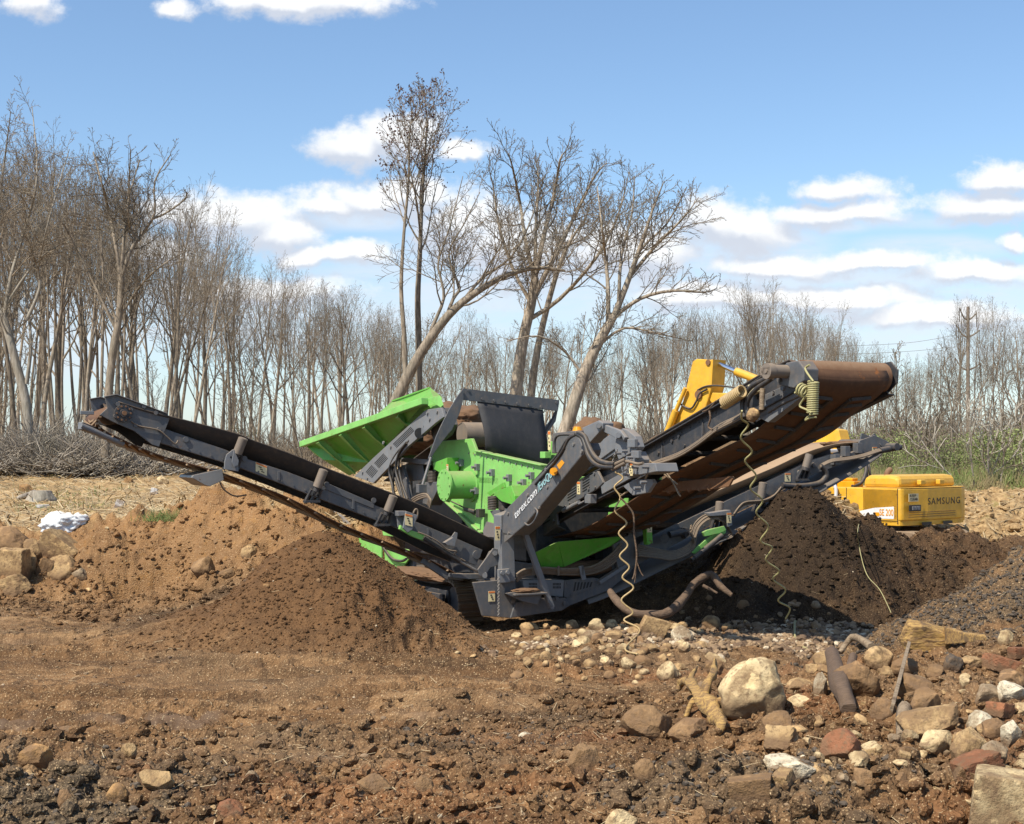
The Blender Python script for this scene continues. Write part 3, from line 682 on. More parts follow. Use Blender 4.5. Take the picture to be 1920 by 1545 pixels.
t.grow((0, 0, 0), (0, 0, 1), 1, 0.143, 0, path=rel(b0, [(196, 900), (202, 760), (212, 660), (224, 590), (228, 520)], Y), rend=0.09)
for pts, r0 in (([(228, 530), (215, 450), (205, 400), (190, 340), (175, 285)], 0.062), ([(228, 520), (245, 470), (265, 440), (290, 400), (290, 340), (320, 290)], 0.068),
                ([(226, 540), (232, 450), (240, 370), (245, 280)], 0.062), ([(262, 450), (245, 430), (240, 380), (262, 300)], 0.043), ([(286, 410), (310, 400), (345, 375), (350, 360)], 0.037),
                ([(218, 620), (180, 540), (150, 480), (120, 420)], 0.050), ([(222, 600), (260, 540), (300, 500), (350, 470)], 0.043)):
    t.grow((0, 0, 0), (0, 0, 1), 1, r0, 1, path=rel(b0, [(u, v, rng.uniform(-1.2, 1.2) if i > 1 else 0) for i, (u, v) in enumerate(pts)], Y), rend=0.018)
tree_obj('spreading_tree', t.meshes(), b0, 'tall bare tree with a straight grey trunk behind the end of the left conveyor')
# ---- saplings and scrub
for i in range(34):
    u = rng.uniform(-40, 1240); Y = rng.uniform(49, 62); b = stand(u, Y); s = rng.uniform(0.5, 0.9)
    tree_obj('sapling', rng.choice(SAPL), b, 'thin bare sapling among the trunks at the edge of the wood', 'saplings at the edge of the wood', rng.uniform(0, 6.3), (s, s, s))
for i in range(34):
    u = rng.uniform(1540, 1960); Y = rng.uniform(47, 60); b = stand(u, Y); s = rng.uniform(0.35, 0.75)
    tree_obj('sapling', rng.choice(SAPL), b, 'thin brownish sapling on the bank behind the excavator', 'saplings on the right-hand bank', rng.uniform(0, 6.3), (s * 1.3, s * 1.3, s))
def twig_field(name, n, area, seed, hmin, hmax, mat, label, tilt=0.35, rad=0.010, kind='stuff', segs=3, fork=2):
    r = random.Random(seed); brs = []
    for i in range(n):
        x, y, z = area(r); h = r.uniform(hmin, hmax); d = Vector((r.gauss(0, tilt), r.gauss(0, tilt), 1)).normalized()
        for k in range(1 + fork):
            dd = (d + Vector((r.gauss(0, .35), r.gauss(0, .35), r.gauss(0, .2))) * (1 if k else 0)).normalized()
            p = Vector((x, y, z)) + (d * h * r.uniform(0.2, 0.7) if k else Vector((0, 0, 0))); L = h * (r.uniform(0.3, 0.6) if k else 1)
            pts = [p]
            for q in range(segs):
                dd = (dd + Vector((r.gauss(0, .16), r.gauss(0, .16), r.gauss(0, .1)))).normalized(); pts.append(pts[-1] + dd * L / segs)
            brs.append((pts, [rad * (1 - 0.75 * q / segs) for q in range(segs + 1)], 3))
    o = link(name, tubes_mesh(name, brs, mat)); tag(o, label, None, None, kind); return o
def area_uv(u0, u1, y0, y1):
    def f(r):
        Y = r.uniform(y0, y1); x = (r.uniform(u0, u1) - 960) * Y / F; return x, Y, gz(x, Y) - 0.05
    return f
twig_field('undergrowth', 3600, area_uv(-80, 1260, 50, 75), 5, 0.5, 2.0, TWIG, 'tangle of thin bare brush between the trunks of the wood', rad=0.014)
twig_field('undergrowth', 3200, area_uv(1180, 1960, 52, 72), 6, 0.8, 2.6, TWIG, 'brown leafless brush under the trees on the right', rad=0.013)
# fallen brush heap at the edge of the wood on the left
def heap(r):
    while True:
        u = r.gauss(110, 110)
        if -80 < u < 380: break
    Y = r.gauss(44.5, 1.0); x = (u - 960) * Y / F; k = math.exp(-((u - 60) / 120) ** 2)
    return x, Y, gz(x, Y) + abs(r.gauss(0, 0.22)) * (0.35 + k)
GREYTWIG = bark_material('grey_twig', (0.14, 0.118, 0.094, 1), (0.31, 0.27, 0.22, 1))
o = twig_field('brush_pile', 1500, heap, 8, 0.7, 2.2, GREYTWIG, None, tilt=2.2, rad=0.020, kind=None, fork=2)
tag(o, 'grey heap of cut branches along the edge of the wood at the left', 'brush pile')
# ------------------------------------------------------------------ materials of the machines
def paint(name, col, dirt=0.5, rust=0.2, rough=0.45, metal=0.0, dustcol=(0.30, 0.215, 0.135, 1), scale=1.0, rustcol=(0.16, 0.060, 0.022, 1)):
    m = bpy.data.materials.new(name); m.use_nodes = True; N = NT(m.node_tree); N.n.clear()
    geo = N.new('ShaderNodeNewGeometry'); P = geo.outputs['Position']
    n1 = N.noise(P, 2.2 * scale, 5, 0.65); n2 = N.noise(P, 11 * scale, 5, 0.7); n3 = N.noise(P, 60 * scale, 3, 0.6)
    st = N.noise(N.vmath('MULTIPLY', P, (9, 9, 1.2)), 1.6 * scale, 4, 0.6)
    c = N.mix(N.ramp(n1, 0.3, 0.7), tuple(x * 0.86 for x in col[:3]) + (1,), tuple(min(1, x * 1.10) for x in col[:3]) + (1,))
    sn = N.new('ShaderNodeSeparateXYZ'); N.put(sn.inputs[0], geo.outputs['Normal'])
    upf = N.ramp(sn.outputs[2], 0.25, 0.95)           # dust settles on faces that look up
    d = N.math('ADD', N.math('MULTIPLY', N.ramp(n2, 0.42, 0.75), 0.40), N.math('MULTIPLY', upf, 0.75))
    d = N.math('ADD', d, N.math('MULTIPLY', N.ramp(st, 0.5, 0.75), 0.30))
    d = N.math('MULTIPLY', d, dirt, clamp=True)
    c = N.mix(d, c, dustcol)
    rr = N.math('MULTIPLY', N.ramp(N.noise(P, 6.5 * scale, 6, 0.75), 0.66 - 0.1 * rust, 0.74 - 0.1 * rust), min(1, rust * 2.5))
    c = N.mix(rr, c, rustcol)
    b = N.new('ShaderNodeBsdfPrincipled'); N.put(b.inputs['Base Color'], c); b.inputs['Metallic'].default_value = metal
    N.put(b.inputs['Roughness'], N.math('ADD', rough, N.math('MULTIPLY', N.math('MAXIMUM', d, rr), 0.9 - rough), clamp=True))
    b.inputs['Specular IOR Level'].default_value = 0.4
    bp = N.new('ShaderNodeBump'); bp.inputs['Strength'].default_value = 0.25; bp.inputs['Distance'].default_value = 0.01
    N.put(bp.inputs['Height'], N.math('ADD', n2, N.math('MULTIPLY', n3, 0.3))); N.l.new(bp.outputs[0], b.inputs['Normal'])
    o = N.new('ShaderNodeOutputMaterial'); N.l.new(b.outputs[0], o.inputs[0]); return m
GREY = paint('grey_paint', (0.092, 0.096, 0.104), 0.55, 0.25, 0.40)
LGREY = paint('pale_grey_paint', (0.160, 0.168, 0.182), 0.52, 0.25, 0.40)
DGREY = paint('dark_grey_paint', (0.036, 0.038, 0.044), 0.40, 0.15, 0.5)
GREEN = paint('green_paint', (0.105, 0.38, 0.042), 0.58, 0.42, 0.36)
GREEN2 = paint('pale_green_paint', (0.20, 0.49, 0.115), 0.58, 0.48, 0.42)
YELLOW = paint('yellow_paint', (0.68, 0.37, 0.030), 0.50, 0.35, 0.42, dustcol=(0.45, 0.30, 0.13, 1))
RUBBER = paint('belt_rubber', (0.040, 0.034, 0.030), 0.70, 0.0, 0.75, dustcol=(0.135, 0.088, 0.055, 1))
UNDER = paint('belt_underside', (0.085, 0.040, 0.020), 0.45, 0.75, 0.75, dustcol=(0.22, 0.115, 0.05, 1), rustcol=(0.19, 0.07, 0.02, 1))
UNDER2 = paint('dusty_belt', (0.30, 0.20, 0.12), 0.6, 0.1, 0.85, dustcol=(0.36, 0.245, 0.15, 1))
FLAP = paint('flap_rubber', (0.030, 0.030, 0.033), 0.22, 0.0, 0.65, dustcol=(0.15, 0.125, 0.10, 1))
HOSE = paint('hose_rubber', (0.030, 0.030, 0.032), 0.45, 0.0, 0.5)
DHOSE = paint('dusty_hose', (0.15, 0.115, 0.085), 0.6, 0.0, 0.75)
STEEL = paint('worn_steel', (0.28, 0.265, 0.25), 0.45, 0.35, 0.42, 0.6)
CHROME = paint('chrome_rod', (0.72, 0.74, 0.78), 0.05, 0.0, 0.15, 1.0)
ROLLER = paint('roller_steel', (0.19, 0.155, 0.125), 0.55, 0.35, 0.6)
RUSTY = paint('rusty_steel', (0.17, 0.085, 0.042), 0.4, 0.7, 0.75)
TRACKM = paint('track_steel', (0.22, 0.15, 0.092), 0.6, 0.5, 0.7)
STICK = paint('sticker_cream', (0.66, 0.56, 0.32), 0.15, 0.05, 0.5)
ORANGE = paint('sticker_orange', (0.62, 0.16, 0.03), 0.15, 0.05, 0.5)
BLACK = paint('black_ink', (0.015, 0.015, 0.016), 0.10, 0.0, 0.5)
WHITE = paint('white_ink', (0.66, 0.66, 0.66), 0.3, 0.0, 0.5)
TEAL = paint('teal_ink', (0.28, 0.48, 0.50), 0.12, 0.0, 0.5)
AMBER = paint('amber_plastic', (0.72, 0.30, 0.01), 0.1, 0.0, 0.25)
CORD = paint('cord_plastic', (0.42, 0.30, 0.14), 0.25, 0.0, 0.5, scale=3)
CORD2 = paint('green_cord_plastic', (0.36, 0.33, 0.15), 0.25, 0.0, 0.5, scale=3)
SOILM = paint('heaped_soil', (0.125, 0.068, 0.036), 0.5, 0.0, 0.95, dustcol=(0.20, 0.115, 0.06, 1), scale=3)
# ------------------------------------------------------------------ the screening machine
MO = Vector((0, 19.56, 0)); MA = Vector((0.47, -0.8827, 0)).normalized(); MS = Vector((-MA.y, MA.x, 0))
CP = Vector((0, 0, CAMZ)); UP = Vector((0, 0, 1))
def pray(u, v): return Vector(((u - 960) / F, 1.0, -(v - HOR) / F))
def S(u, v, s): d = pray(u, v); return CP + d * ((s - (CP - MO).dot(MS)) / d.dot(MS))      # point on the lengthwise plane s
def A(u, v, a): d = pray(u, v); return CP + d * ((a - (CP - MO).dot(MA)) / d.dot(MA))      # point on the crosswise plane a
def M(a, s, z): return MO + MA * a + MS * s + UP * z
def polyS(pts, s): return [S(u, v, s) for u, v in pts]
def polyA(pts, a): return [A(u, v, a) for u, v in pts]
scr = empty('screening_machine', M(0.0, 1.2, -0.25), 'grey and green tracked screening machine with three belt conveyors standing among soil heaps', 'machine')
def sticker(parent, c, ex, ey, n, w_, h_):
    """cream warning sticker with an orange head and small black marks; ex right, ey up, n outwards"""
    c = Vector(c); ex = Vector(ex).normalized(); n = Vector(n).normalized(); ey = Vector(ey).normalized()
    st = MB().box(c, ex * w_, ey * h_, n * 0.004).build('warning_sticker', STICK, parent)
    return st
def marks(parent, lst):
    b = MB(); o = MB()
    for c, ex, ey, n, w_, h_ in lst:
        c = Vector(c); ex = Vector(ex).normalized(); ey = Vector(ey).normalized(); n = Vector(n).normalized()
        o.box(c + ey * h_ * 0.40 + n * 0.004, ex * w_ * 0.92, ey * h_ * 0.15, n * 0.003)
        for k in (-1, 0, 1):
            b.box(c + ey * h_ * (0.12 - 0.22 * (k + 1) * 0.9) + ex * w_ * 0.12 * k + n * 0.004, ex * w_ * 0.26, ey * h_ * 0.10, n * 0.003)
    o.build('sticker_header', ORANGE, parent); b.build('sticker_symbol', BLACK, parent)
def stick(parent, c, ex, ey, n, w_, h_):
    s_ = sticker(parent, c, ex, ey, n, w_, h_); marks(s_, [(c, ex, ey, n, w_, h_)])
def lerp_path(pts, u): return float(np.interp(u, [p[0] for p in pts], [p[1] for p in pts]))

# ---- chassis
ch = MB()
ch.box(M(-2.45, 1.2, 0.42), MA * 4.1, MS * 1.25, UP * 0.42)
ch.box(M(-2.5, 0.62, 0.78), MA * 3.8, MS * 0.14, UP * 0.26); ch.box(M(-2.5, 1.78, 0.78), MA * 3.8, MS * 0.14, UP * 0.26)
for a in (-3.6, -0.9): ch.box(M(a, 1.2, 0.25), MA * 0.5, MS * 2.1, UP * 0.28)
chassis = ch.build('chassis', DGREY, scr, 0.012)
b = MB()
b.prism(polyA([(887, 1092), (905, 1155), (957, 1159), (968, 1132), (966, 1088), (930, 1088)], 0.10), -MA * 0.05); b.prism(polyA([(925, 1092), (925, 1150), (957, 1154), (966, 1130), (966, 1090)], 0.045), -MA * 0.3)
b.prism(polyA([(957, 1159), (966, 1130), (1011, 1122), (1061, 1121), (1068, 1136), (1054, 1145)], 0.12), -MA * 0.4)
b.prism(polyA([(1058, 1140), (1062, 1120), (1120, 1098), (1180, 1050), (1195, 1050), (1182, 1074), (1142, 1107)], 0.06), -MA * 0.10)
b.bolt(A(1058, 1131, .12), MA, .035, .03); b.bolt(A(1043, 1122, .12), MA, .03, .03); b.bolt(A(960, 1128, .12), MA, .03, .02)
b.build('end_frame', GREY, scr, 0.01)
b = MB(); b.prism(polyA([(947, 1113), (991, 1106), (1018, 1112), (1008, 1134), (981, 1128)], 0.35), -MA * 0.02)
b.box(A(985, 1112, 0.25), MS * 0.5, MA * 0.35, UP * 0.025)
b.build('step_plate', GREY, scr, 0.006)
b = MB(); b.prism(polyA([(980, 1088), (1059, 1087), (1056, 1120), (984, 1112)], 0.06), -MA * 0.35); box_ = b.build('battery_box', LGREY, scr, 0.012)
b = MB()
for cx in (992, 1037):
    for r_i in range(2):
        for k in range(6): b.prism(polyA([(cx + k * 2.6, 1093 + r_i * 6), (cx + 1.4 + k * 2.6, 1093 + r_i * 6), (cx + 1.4 + k * 2.6, 1097.5 + r_i * 6), (cx + k * 2.6, 1097.5 + r_i * 6)], 0.064), -MA * 0.008)
b.build('vent_slots', BLACK, box_)
b = MB(); b.prism(polyA([(1059, 1088), (1078, 1086), (1112, 1083), (1126, 1086), (1122, 1098), (1066, 1121), (1058, 1120)], .07), -MA * .03)
for u_, v_ in ((1064, 1093), (1072, 1116), (1118, 1090)): b.bolt(A(u_, v_, .07), MA, .02, .015)
sp_l = b.build('slotted_plate', GREY, scr, .006)
b = MB()
for k in range(6): b.prism(polyA([(1078 + k * 6, 1092), (1081 + k * 6, 1091), (1079 + k * 6 - 1, 1108 - k * 1.6), (1076 + k * 6 - 1, 1109 - k * 1.6)], .074), -MA * .006)
b.build('slots', BLACK, sp_l)
b = MB(); b.beam(A(1122, 1092, .1), A(1178, 1056, .1), .05, .10, MA); b.prism(polyA([(1086, 1062), (1094, 1060), (1100, 1086), (1092, 1088)], .18), -MA * .03); b.build('edge_angle', LGREY, scr, .006)
b = MB()     # vertical post that carries the lifting arm
b.prism(polyA([(939, 966), (962, 958), (966, 1060), (966, 1090), (941, 1092)], 0.16), -MA * 0.22)
b.prism(polyA([(935, 1068), (956, 1066), (957, 1092), (936, 1094)], 0.20), -MA * 0.06)
b.bolt(A(941, 1074, .20), MA, .03, .03); b.bolt(A(951, 1073, .20), MA, .03, .03)
post = b.build('post', LGREY, scr, 0.01)
b = MB()      # chain of alternating links
p = A(935, 1082, .24); q = A(935, 1156, .24); n = 22
for i in range(n):
    a = p.lerp(q, i / n); c = p.lerp(q, (i + 1) / n); sd = MS if i % 2 else MA
    ring = [a.lerp(c, .5 + .62 * math.sin(t)) + sd * 0.014 * math.cos(t) for t in [2 * math.pi * k / 10 for k in range(11)]]
    b.tube(ring, 0.005, 5)
b.build('chain', STEEL, scr)
stick(post, A(933, 1000, 0.168), MS, UP, MA, 0.075, 0.19)
stick(scr, A(922, 1118, 0.108), MS, UP, MA, 0.10, 0.14)
# ---- lifting arm with lettering
SA = -0.25
arm_px = [(941, 1000), (943, 966), (952, 951), (1073, 827), (1085, 820), (1094, 843), (1092, 853), (984, 985), (961, 1004)]
arm = MB().prism(polyS(arm_px, SA), MS * 0.26).build('lifting_arm', GREY, scr, 0.014)
b = MB()
for u, v in ((953, 963), (954, 1000), (1076, 833), (1091, 847), (990, 928), (1024, 880), (1012, 952), (1027, 913)): b.bolt(S(u, v, SA), -MS, 0.022, 0.016)
b.prism(polyS([(946, 1003), (962, 1003), (946, 1017), (945, 1013)], SA - .02), MS * 0.02)
b.build('bolt', STEEL, arm)
def text_mesh(body, size, spacing=1.0, shear=0.0, ext=0.002):
    cu_ = bpy.data.curves.new('lettering', 'FONT'); cu_.body = body; cu_.size = size; cu_.extrude = ext; cu_.space_character = spacing; cu_.shear = shear; cu_.resolution_u = 4; cu_.offset = (0.0 if body == "SAMSUNG" else 0.005) * size; cu_.space_character = 1.25 if body == 'SAMSUNG' else 1.0
    o = bpy.data.objects.new('lettering', cu_); C.objects.link(o)
    dg = bpy.context.evaluated_depsgraph_get(); dg.update()
    me = bpy.data.meshes.new_from_object(o.evaluated_get(dg)); bpy.data.objects.remove(o); return me
def letter(name, body, p, q, n, height, mat, parent, shear=0.0, bold=0.0, fit=True):
    """lettering from point p to point q, standing proud of a face with normal n"""
    p = Vector(p); q = Vector(q); n = Vector(n).normalized(); ex = (q - p).normalized(); ey = n.cross(ex).normalized()
    me = text_mesh(body, height * 1.38, 1.0, shear)
    xs_ = [v.co.x for v in me.vertices]; x0, x1 = min(xs_), max(xs_); k = (q - p).length / (x1 - x0)
    off = root_loc(parent)
    for v in me.vertices:
        w_ = p + ex * (v.co.x - x0) * k + ey * v.co.y + n * (0.003 + v.co.z) - off
        v.co = w_
    me.materials.clear(); me.materials.append(mat)
    return link(name, me, parent=parent)
letter('lettering', 'terex.com', S(967, 973, SA - .004), S(1008, 925, SA - .004), -MS, 0.105, WHITE, arm, 0.15)
letter('lettering', '/EvoQuip', S(1010, 923, SA - .004), S(1042, 886, SA - .004), -MS, 0.105, TEAL, arm, 0.15)
b = MB(); b.prism(polyS([(1044, 872), (1053, 862), (1058, 868), (1049, 880)], SA - .004), MS * .004); b.build('yellow_plate', AMBER, arm)
b = MB(); b.cyl(S(1038, 884, SA), S(1038, 884, SA - .07), .05, 12); b.cyl(S(1040, 881, SA - .07), S(1040, 881, SA - .10), .03, 12); b.build('stop_button', AMBER, arm)
b = MB(); b.tube([S(1003, 953, SA), S(1008, 960, SA - .08), S(1002, 976, SA - .10), S(992, 985, SA - .10), S(984, 981, SA - .03)], .012, 8, sub=4); b.build('grab_handle', GREY, arm)
b = MB(); b.beam(A(981, 992, .30), A(1034, 1139, .30), 0.075, 0.075, MA); b.bolt(A(1032, 1132, .34), MA, .025, .02); b.bolt(A(1035, 1139, .34), MA, .025, .02)
b.build('brace', LGREY, scr, 0.008)
# lifting links and bracket at the arm's head
b = MB()
b.prism(polyS([(1091, 802), (1122, 788), (1130, 793), (1129, 804), (1105, 831), (1098, 820)], SA + .04), MS * 0.16)
b.prism(polyS([(1126, 792), (1133, 796), (1163, 807), (1172, 820), (1168, 828), (1158, 824), (1128, 808)], SA + .08), MS * 0.05)
for u, v in ((1122, 798), (1159, 816)): b.cyl(S(u, v, SA - .0), S(u, v, SA + .25), .032, 16)
b.build('lifting_link', LGREY, scr, 0.01)
b = MB()
b.prism(polyS([(1156, 812), (1167, 803), (1176, 806), (1190, 818), (1196, 838), (1192, 845), (1160, 862), (1152, 842)], SA + .14), MS * 0.10)
b.prism(polyS([(1160, 862), (1192, 846), (1200, 862), (1192, 886), (1178, 896), (1166, 884)], SA + .16), MS * 0.14)
b.prism(polyS([(1188, 869), (1228, 868), (1232, 884), (1200, 890), (1190, 890)], SA + .10), MS * 0.30)
b.box(S(1186, 831, SA + .12), MA * 0.16, MS * 0.05, UP * 0.10); b.box(S(1193, 852, SA + .12), MA * 0.16, MS * 0.05, UP * 0.09)
b.prism(polyS([(1168, 912), (1186, 900), (1222, 898), (1226, 905), (1214, 924), (1186, 929)], SA + .30), MS * 0.05)
for u, v in ((1164, 850), (1176, 846), (1172, 872), (1186, 858), (1180, 890), (1196, 876), (1216, 876), (1200, 915), (1212, 904), (1166, 820)): b.bolt(S(u, v, SA + .10), -MS, .020, .08)
b.build('head_bracket', LGREY, scr, 0.008)
b = MB()      # short chain tying the hoses to the bracket
cp_ = spline([S(u, v, SA - .02) for u, v in [(1158, 842), (1150, 862), (1156, 884), (1172, 882), (1184, 862)]], 5)
for i in range(len(cp_) - 1):
    a_, c_ = cp_[i], cp_[i + 1]; sd_ = MS if i % 2 else (MA + UP).normalized()
    b.tube([a_.lerp(c_, .5 + .64 * math.sin(t_)) + sd_ * .012 * math.cos(t_) for t_ in [2 * math.pi * k / 8 for k in range(9)]], .0045, 5)
b.build('chain', STEEL, scr)
b = MB(); b.cyl(S(1148, 880, SA - .10), S(1172, 868, SA - .04), .022, 10); b.cyl(S(1150, 872, SA - .10), S(1172, 862, SA - .04), .022, 10); b.tube([S(u, v, SA - .03) for u, v in [(1168, 866), (1180, 866), (1196, 870), (1206, 868)]], .018, 8, sub=4); b.build('hose_coupling', DHOSE, scr)
stick(scr, S(1183, 880, SA + .155), MA, UP, -MS, 0.075, 0.15)
b = MB()
for pts in ([(1080, 813), (1091, 820), (1098, 838), (1104, 855), (1114, 868), (1130, 875), (1152, 876)], [(1084, 811), (1096, 818), (1104, 836), (1112, 852), (1124, 864), (1140, 869), (1153, 869)]):
    b.tube([S(u, v, SA - .10) for u, v in pts], .030, 10, sub=6)
for i in range(30): pass
b.build('thick_hose', HOSE, scr)
b = MB()
for k, pts in enumerate(([(1000, 905), (1022, 880), (1046, 852), (1060, 829), (1070, 818), (1082, 813)], [(1004, 908), (1030, 878), (1052, 850), (1066, 824), (1080, 815)])):
    b.tube([S(u, v, SA + .03 - .04 * k) for u, v in pts], .018, 8, sub=6)
b.tube([S(u, v, SA + .25) for u, v in [(1041, 850), (1040, 828), (1046, 817), (1062, 815), (1076, 816)]], .016, 8, sub=6)
b.build('hose', HOSE, scr)
b = MB(); b.prism(polyS([(1036, 812), (1086, 807), (1084, 846), (1034, 850)], .42), MS * 0.45); cab_ = b.build('control_cabinet', GREY, scr, 0.01)
b = MB(); b.cyl(S(1083, 808, .6), S(1083, 800, .6), .07, 16, .05); b.build('beacon', AMBER, cab_)
stick(cab_, S(1030, 826, .40), MA, UP, -MS, .07, .26)
b = MB(); b.box(S(1023, 853, .38), MA * .14, MS * .1, UP * .09); b.build('green_bracket', GREEN2, scr, 0.006)

# ---- the three conveyors --------------------------------------------------------------
def conv_part(name, parent=scr): 
    o = bpy.data.objects.new(name, None); C.objects.link(o); o.parent = parent; o.location = (0, 0, 0); o.empty_display_size = .2; return o
def ribs_along(b, rows, k0, k1, h, n_out, wd=0.03):
    pass
# left conveyor: its near frame lies on the crosswise plane aL
aL, wL = -0.20, 0.80
lc = conv_part('left_conveyor')
rail = [(300, 802), (420, 843), (465, 862), (540, 886), (597, 908), (716, 953), (855, 1010), (905, 1032)]
raib = [(298, 829), (412, 864), (452, 877), (540, 911), (606, 937), (738, 987), (848, 1042), (893, 1060)]
for off in (0, -wL - .02):
    sh = MA * off
    b = MB()
    pts = [p_ + sh for p_ in polyA(rail, aL)] + [p_ + sh for p_ in polyA(raib[::-1], aL)]
    b.prism(pts, -MA * 0.012)
    for e in (rail, raib):      # flanges
        ps = polyA(e, aL)
        for i in range(len(ps) - 1): b.beam(ps[i] + sh - MA * .03, ps[i + 1] + sh - MA * .03, 0.06, 0.012)
    for u, v in ((348, 824), (458, 860), (612, 908), (700, 938), (893, 1040)): b.cyl(A(u, v, aL) + sh, A(u, v, aL) + sh + MA * .02, .035 if u != 893 else .06, 14)
    b.prism([p_ + sh for p_ in polyA([(612, 905), (702, 944), (700, 954), (610, 918)], aL)], MA * .012)
    for u in range(330, 880, 22):
        if off == 0: b.bolt(A(u, lerp_path(raib, u) - 5, aL), MA, .012, .010)
    for u in (520, 660, 800):
        if off == 0: b.prism([A(u, lerp_path(rail, u) + 3, aL + .002), A(u + 5, lerp_path(rail, u + 5) + 3, aL + .002), A(u + 5, lerp_path(raib, u + 5) - 3, aL + .002), A(u, lerp_path(raib, u) - 3, aL + .002)], MA * .012)
    b.build('side_rail', GREY, lc, 0.006)
b = MB()
for i in range(7):
    u = 340 + i * 88; v = lerp_path(rail, u) + 14
    b.cyl(A(u, v, aL - .02), A(u, v, aL - wL), .03, 8)
b.build('cross_member', DGREY, lc)
head = [(195, 744), (216, 740), (262, 757), (312, 776), (318, 783), (308, 808), (297, 838), (284, 834), (250, 808), (212, 792), (186, 778), (200, 765)]
for off in (0.035, -wL - .03):
    b = MB(); sh = MA * off
    b.prism([p_ + sh for p_ in polyA(head, aL)], -MA * .02)
    top_ = polyA([(195, 744), (216, 740), (262, 757), (312, 776)], aL)
    for i in range(3): b.beam(top_[i] + sh, top_[i + 1] + sh, .07, .014)
    for u, v in ((219, 758), (243, 768), (268, 762), (290, 774), (253, 797), (296, 805), (215, 780)): b.bolt(A(u, v, aL) + sh, MA * (1 if off > 0 else -1), .028, .03)
    hp_ = b.build('head_plate', GREY, lc, 0.006)
    if off > 0:
        m_ = MB(); cc = A(229, 775, aL) + sh
        m_.cyl(cc, cc + MA * .05, .105, 20); m_.cyl(cc + MA * .05, cc + MA * .08, .05, 14)
        m_.build('bearing', DGREY, hp_)
        m_ = MB(); 
        for k in range(10):
            a_ = 2 * math.pi * k / 10; m_.bolt(cc + MA * .05 + (MS * math.cos(a_) + UP * math.sin(a_)) * .085, MA, .012, .012)
        m_.cyl(cc + MA * .08, cc + MA * .10, .028, 12); m_.build('bearing_bolt', RUSTY, hp_)
b = MB(); b.box(A(163, 774, aL) , MS * .16, MA * .05, UP * .045); b.beam(A(150, 798, aL), A(190, 812, aL - .3), .06, .09); b.cyl(A(152, 798, aL), A(232, 832, aL - .1), .035, 10); b.build('belt_scraper', LGREY, lc, 0.006)
b = MB(); c0 = A(228, 777, aL - .02); b.cyl(c0, c0 - MA * (wL - .02), .115, 24); b.build('head_drum', RUSTY, lc)
# troughed carrying belt
etop = [(222, 752), (272, 768), (360, 790), (447, 813), (470, 823), (540, 848), (610, 876), (760, 934), (850, 975), (930, 1014)]
rows = []
for u, v in etop:
    p0 = A(u, v, aL + .06)
    k = 1 if u > 300 else .45
    rows.append([p0, p0 - MA * .13 - UP * .15 * k, p0 - MA * .27 - UP * .27 * k, p0 - MA * .42 - UP * .285 * k, p0 - MA * .60 - UP * .27 * k, p0 - MA * .74 - UP * .15 * k, p0 - MA * .87])
sp_rows = list(zip(*[spline([r[j] for r in rows], 3) for j in range(7)]))
b = MB(); b.loft([list(r) for r in sp_rows], True, -UP * .014); b.build('carrying_belt', RUBBER, lc)
# return belt hanging slack under the frame
ret = [(232, 758), (205, 766), (188, 777), (182, 790), (196, 806), (227, 822), (262, 838), (310, 856), (390, 878), (450, 898), (540, 932), (639, 982), (716, 1012), (804, 1048), (862, 1078)]
rows = []
for p_ in spline(polyA(ret, aL - .04), 4): rows.append([p_ - MA * t_ for t_ in (0, .18, .36, .54, .72)])
b = MB(); b.loft(rows, True, -UP * .016); rb_ = b.build('return_belt', UNDER, lc)
b = MB()
for i in range(8, len(rows) - 2, 2):
    r0, r1 = rows[i], rows[min(i + 3, len(rows) - 1)]
    for sgn in (0, 1):
        s_, e_ = (r0[0], r1[2]) if sgn == 0 else (r1[2], r0[4])
        b.beam(s_ - UP * .026, e_ - UP * .026, .03, .022)
b.build('chevron', UNDER2, rb_)
# wing rollers standing against the belt
for (u0, v0, u1, v1) in ((456, 822, 445, 850), (607, 881, 595, 913), (738, 930, 727, 958)):
    p_ = A(u0, v0, aL + .12); q_ = A(u1, v1, aL + .07)
    b = MB(); b.cyl(q_, p_, .060, 20); b.cyl(p_, p_ + (p_ - q_).normalized() * .006, .045, 20)
    wr = b.build('wing_roller', ROLLER, lc, .004)
    b = MB(); d_ = (q_ - p_).normalized(); b.cyl(q_, q_ + d_ * .06, .04, 12)
    for k in (-.07, .0, .07): b.beam(q_ + d_ * .03 + MS * k, q_ + d_ * .22 + MS * k * 1.2 - MA * .03, .02, .06, MA)
    b.box(q_ + d_ * .2 - MA * .01, MS * .2, MA * .1, UP * .03); b.build('roller_bracket', DGREY, wr)
b = MB()
b.prism(polyA([(424, 852), (437, 842), (440, 868), (446, 872), (446, 884), (420, 880), (420, 866)], aL + .05), MA * .03)
b.prism(polyA([(438, 842), (447, 864), (446, 872), (438, 876), (434, 866)], aL + .09), MA * .02); b.build('joint_clamp', LGREY, lc, .004)
b = MB(); b.prism([A(360, 896, aL), A(362, 891, aL), A(417, 879, aL), A(420, 900, aL), A(394, 912, aL), A(385, 910, aL)], -MA * .62)
b.build('belt_plough', STEEL, lc, .006)
b = MB(); b.tube([A(412, 903, aL - .1), A(420, 918, aL - .1), A(440, 930, aL - .15), A(462, 928, aL - .2)], .010, 6, sub=5); b.build('hose', DHOSE, lc)
b = MB(); b.tube([A(246, 790, aL + .06), A(262, 799, aL + .06), A(296, 806, aL + .06), A(312, 818, aL + .06), A(328, 832, aL + .06), A(334, 826, aL + .04)], .010, 6, sub=5)
b.build('hose', DHOSE, lc)
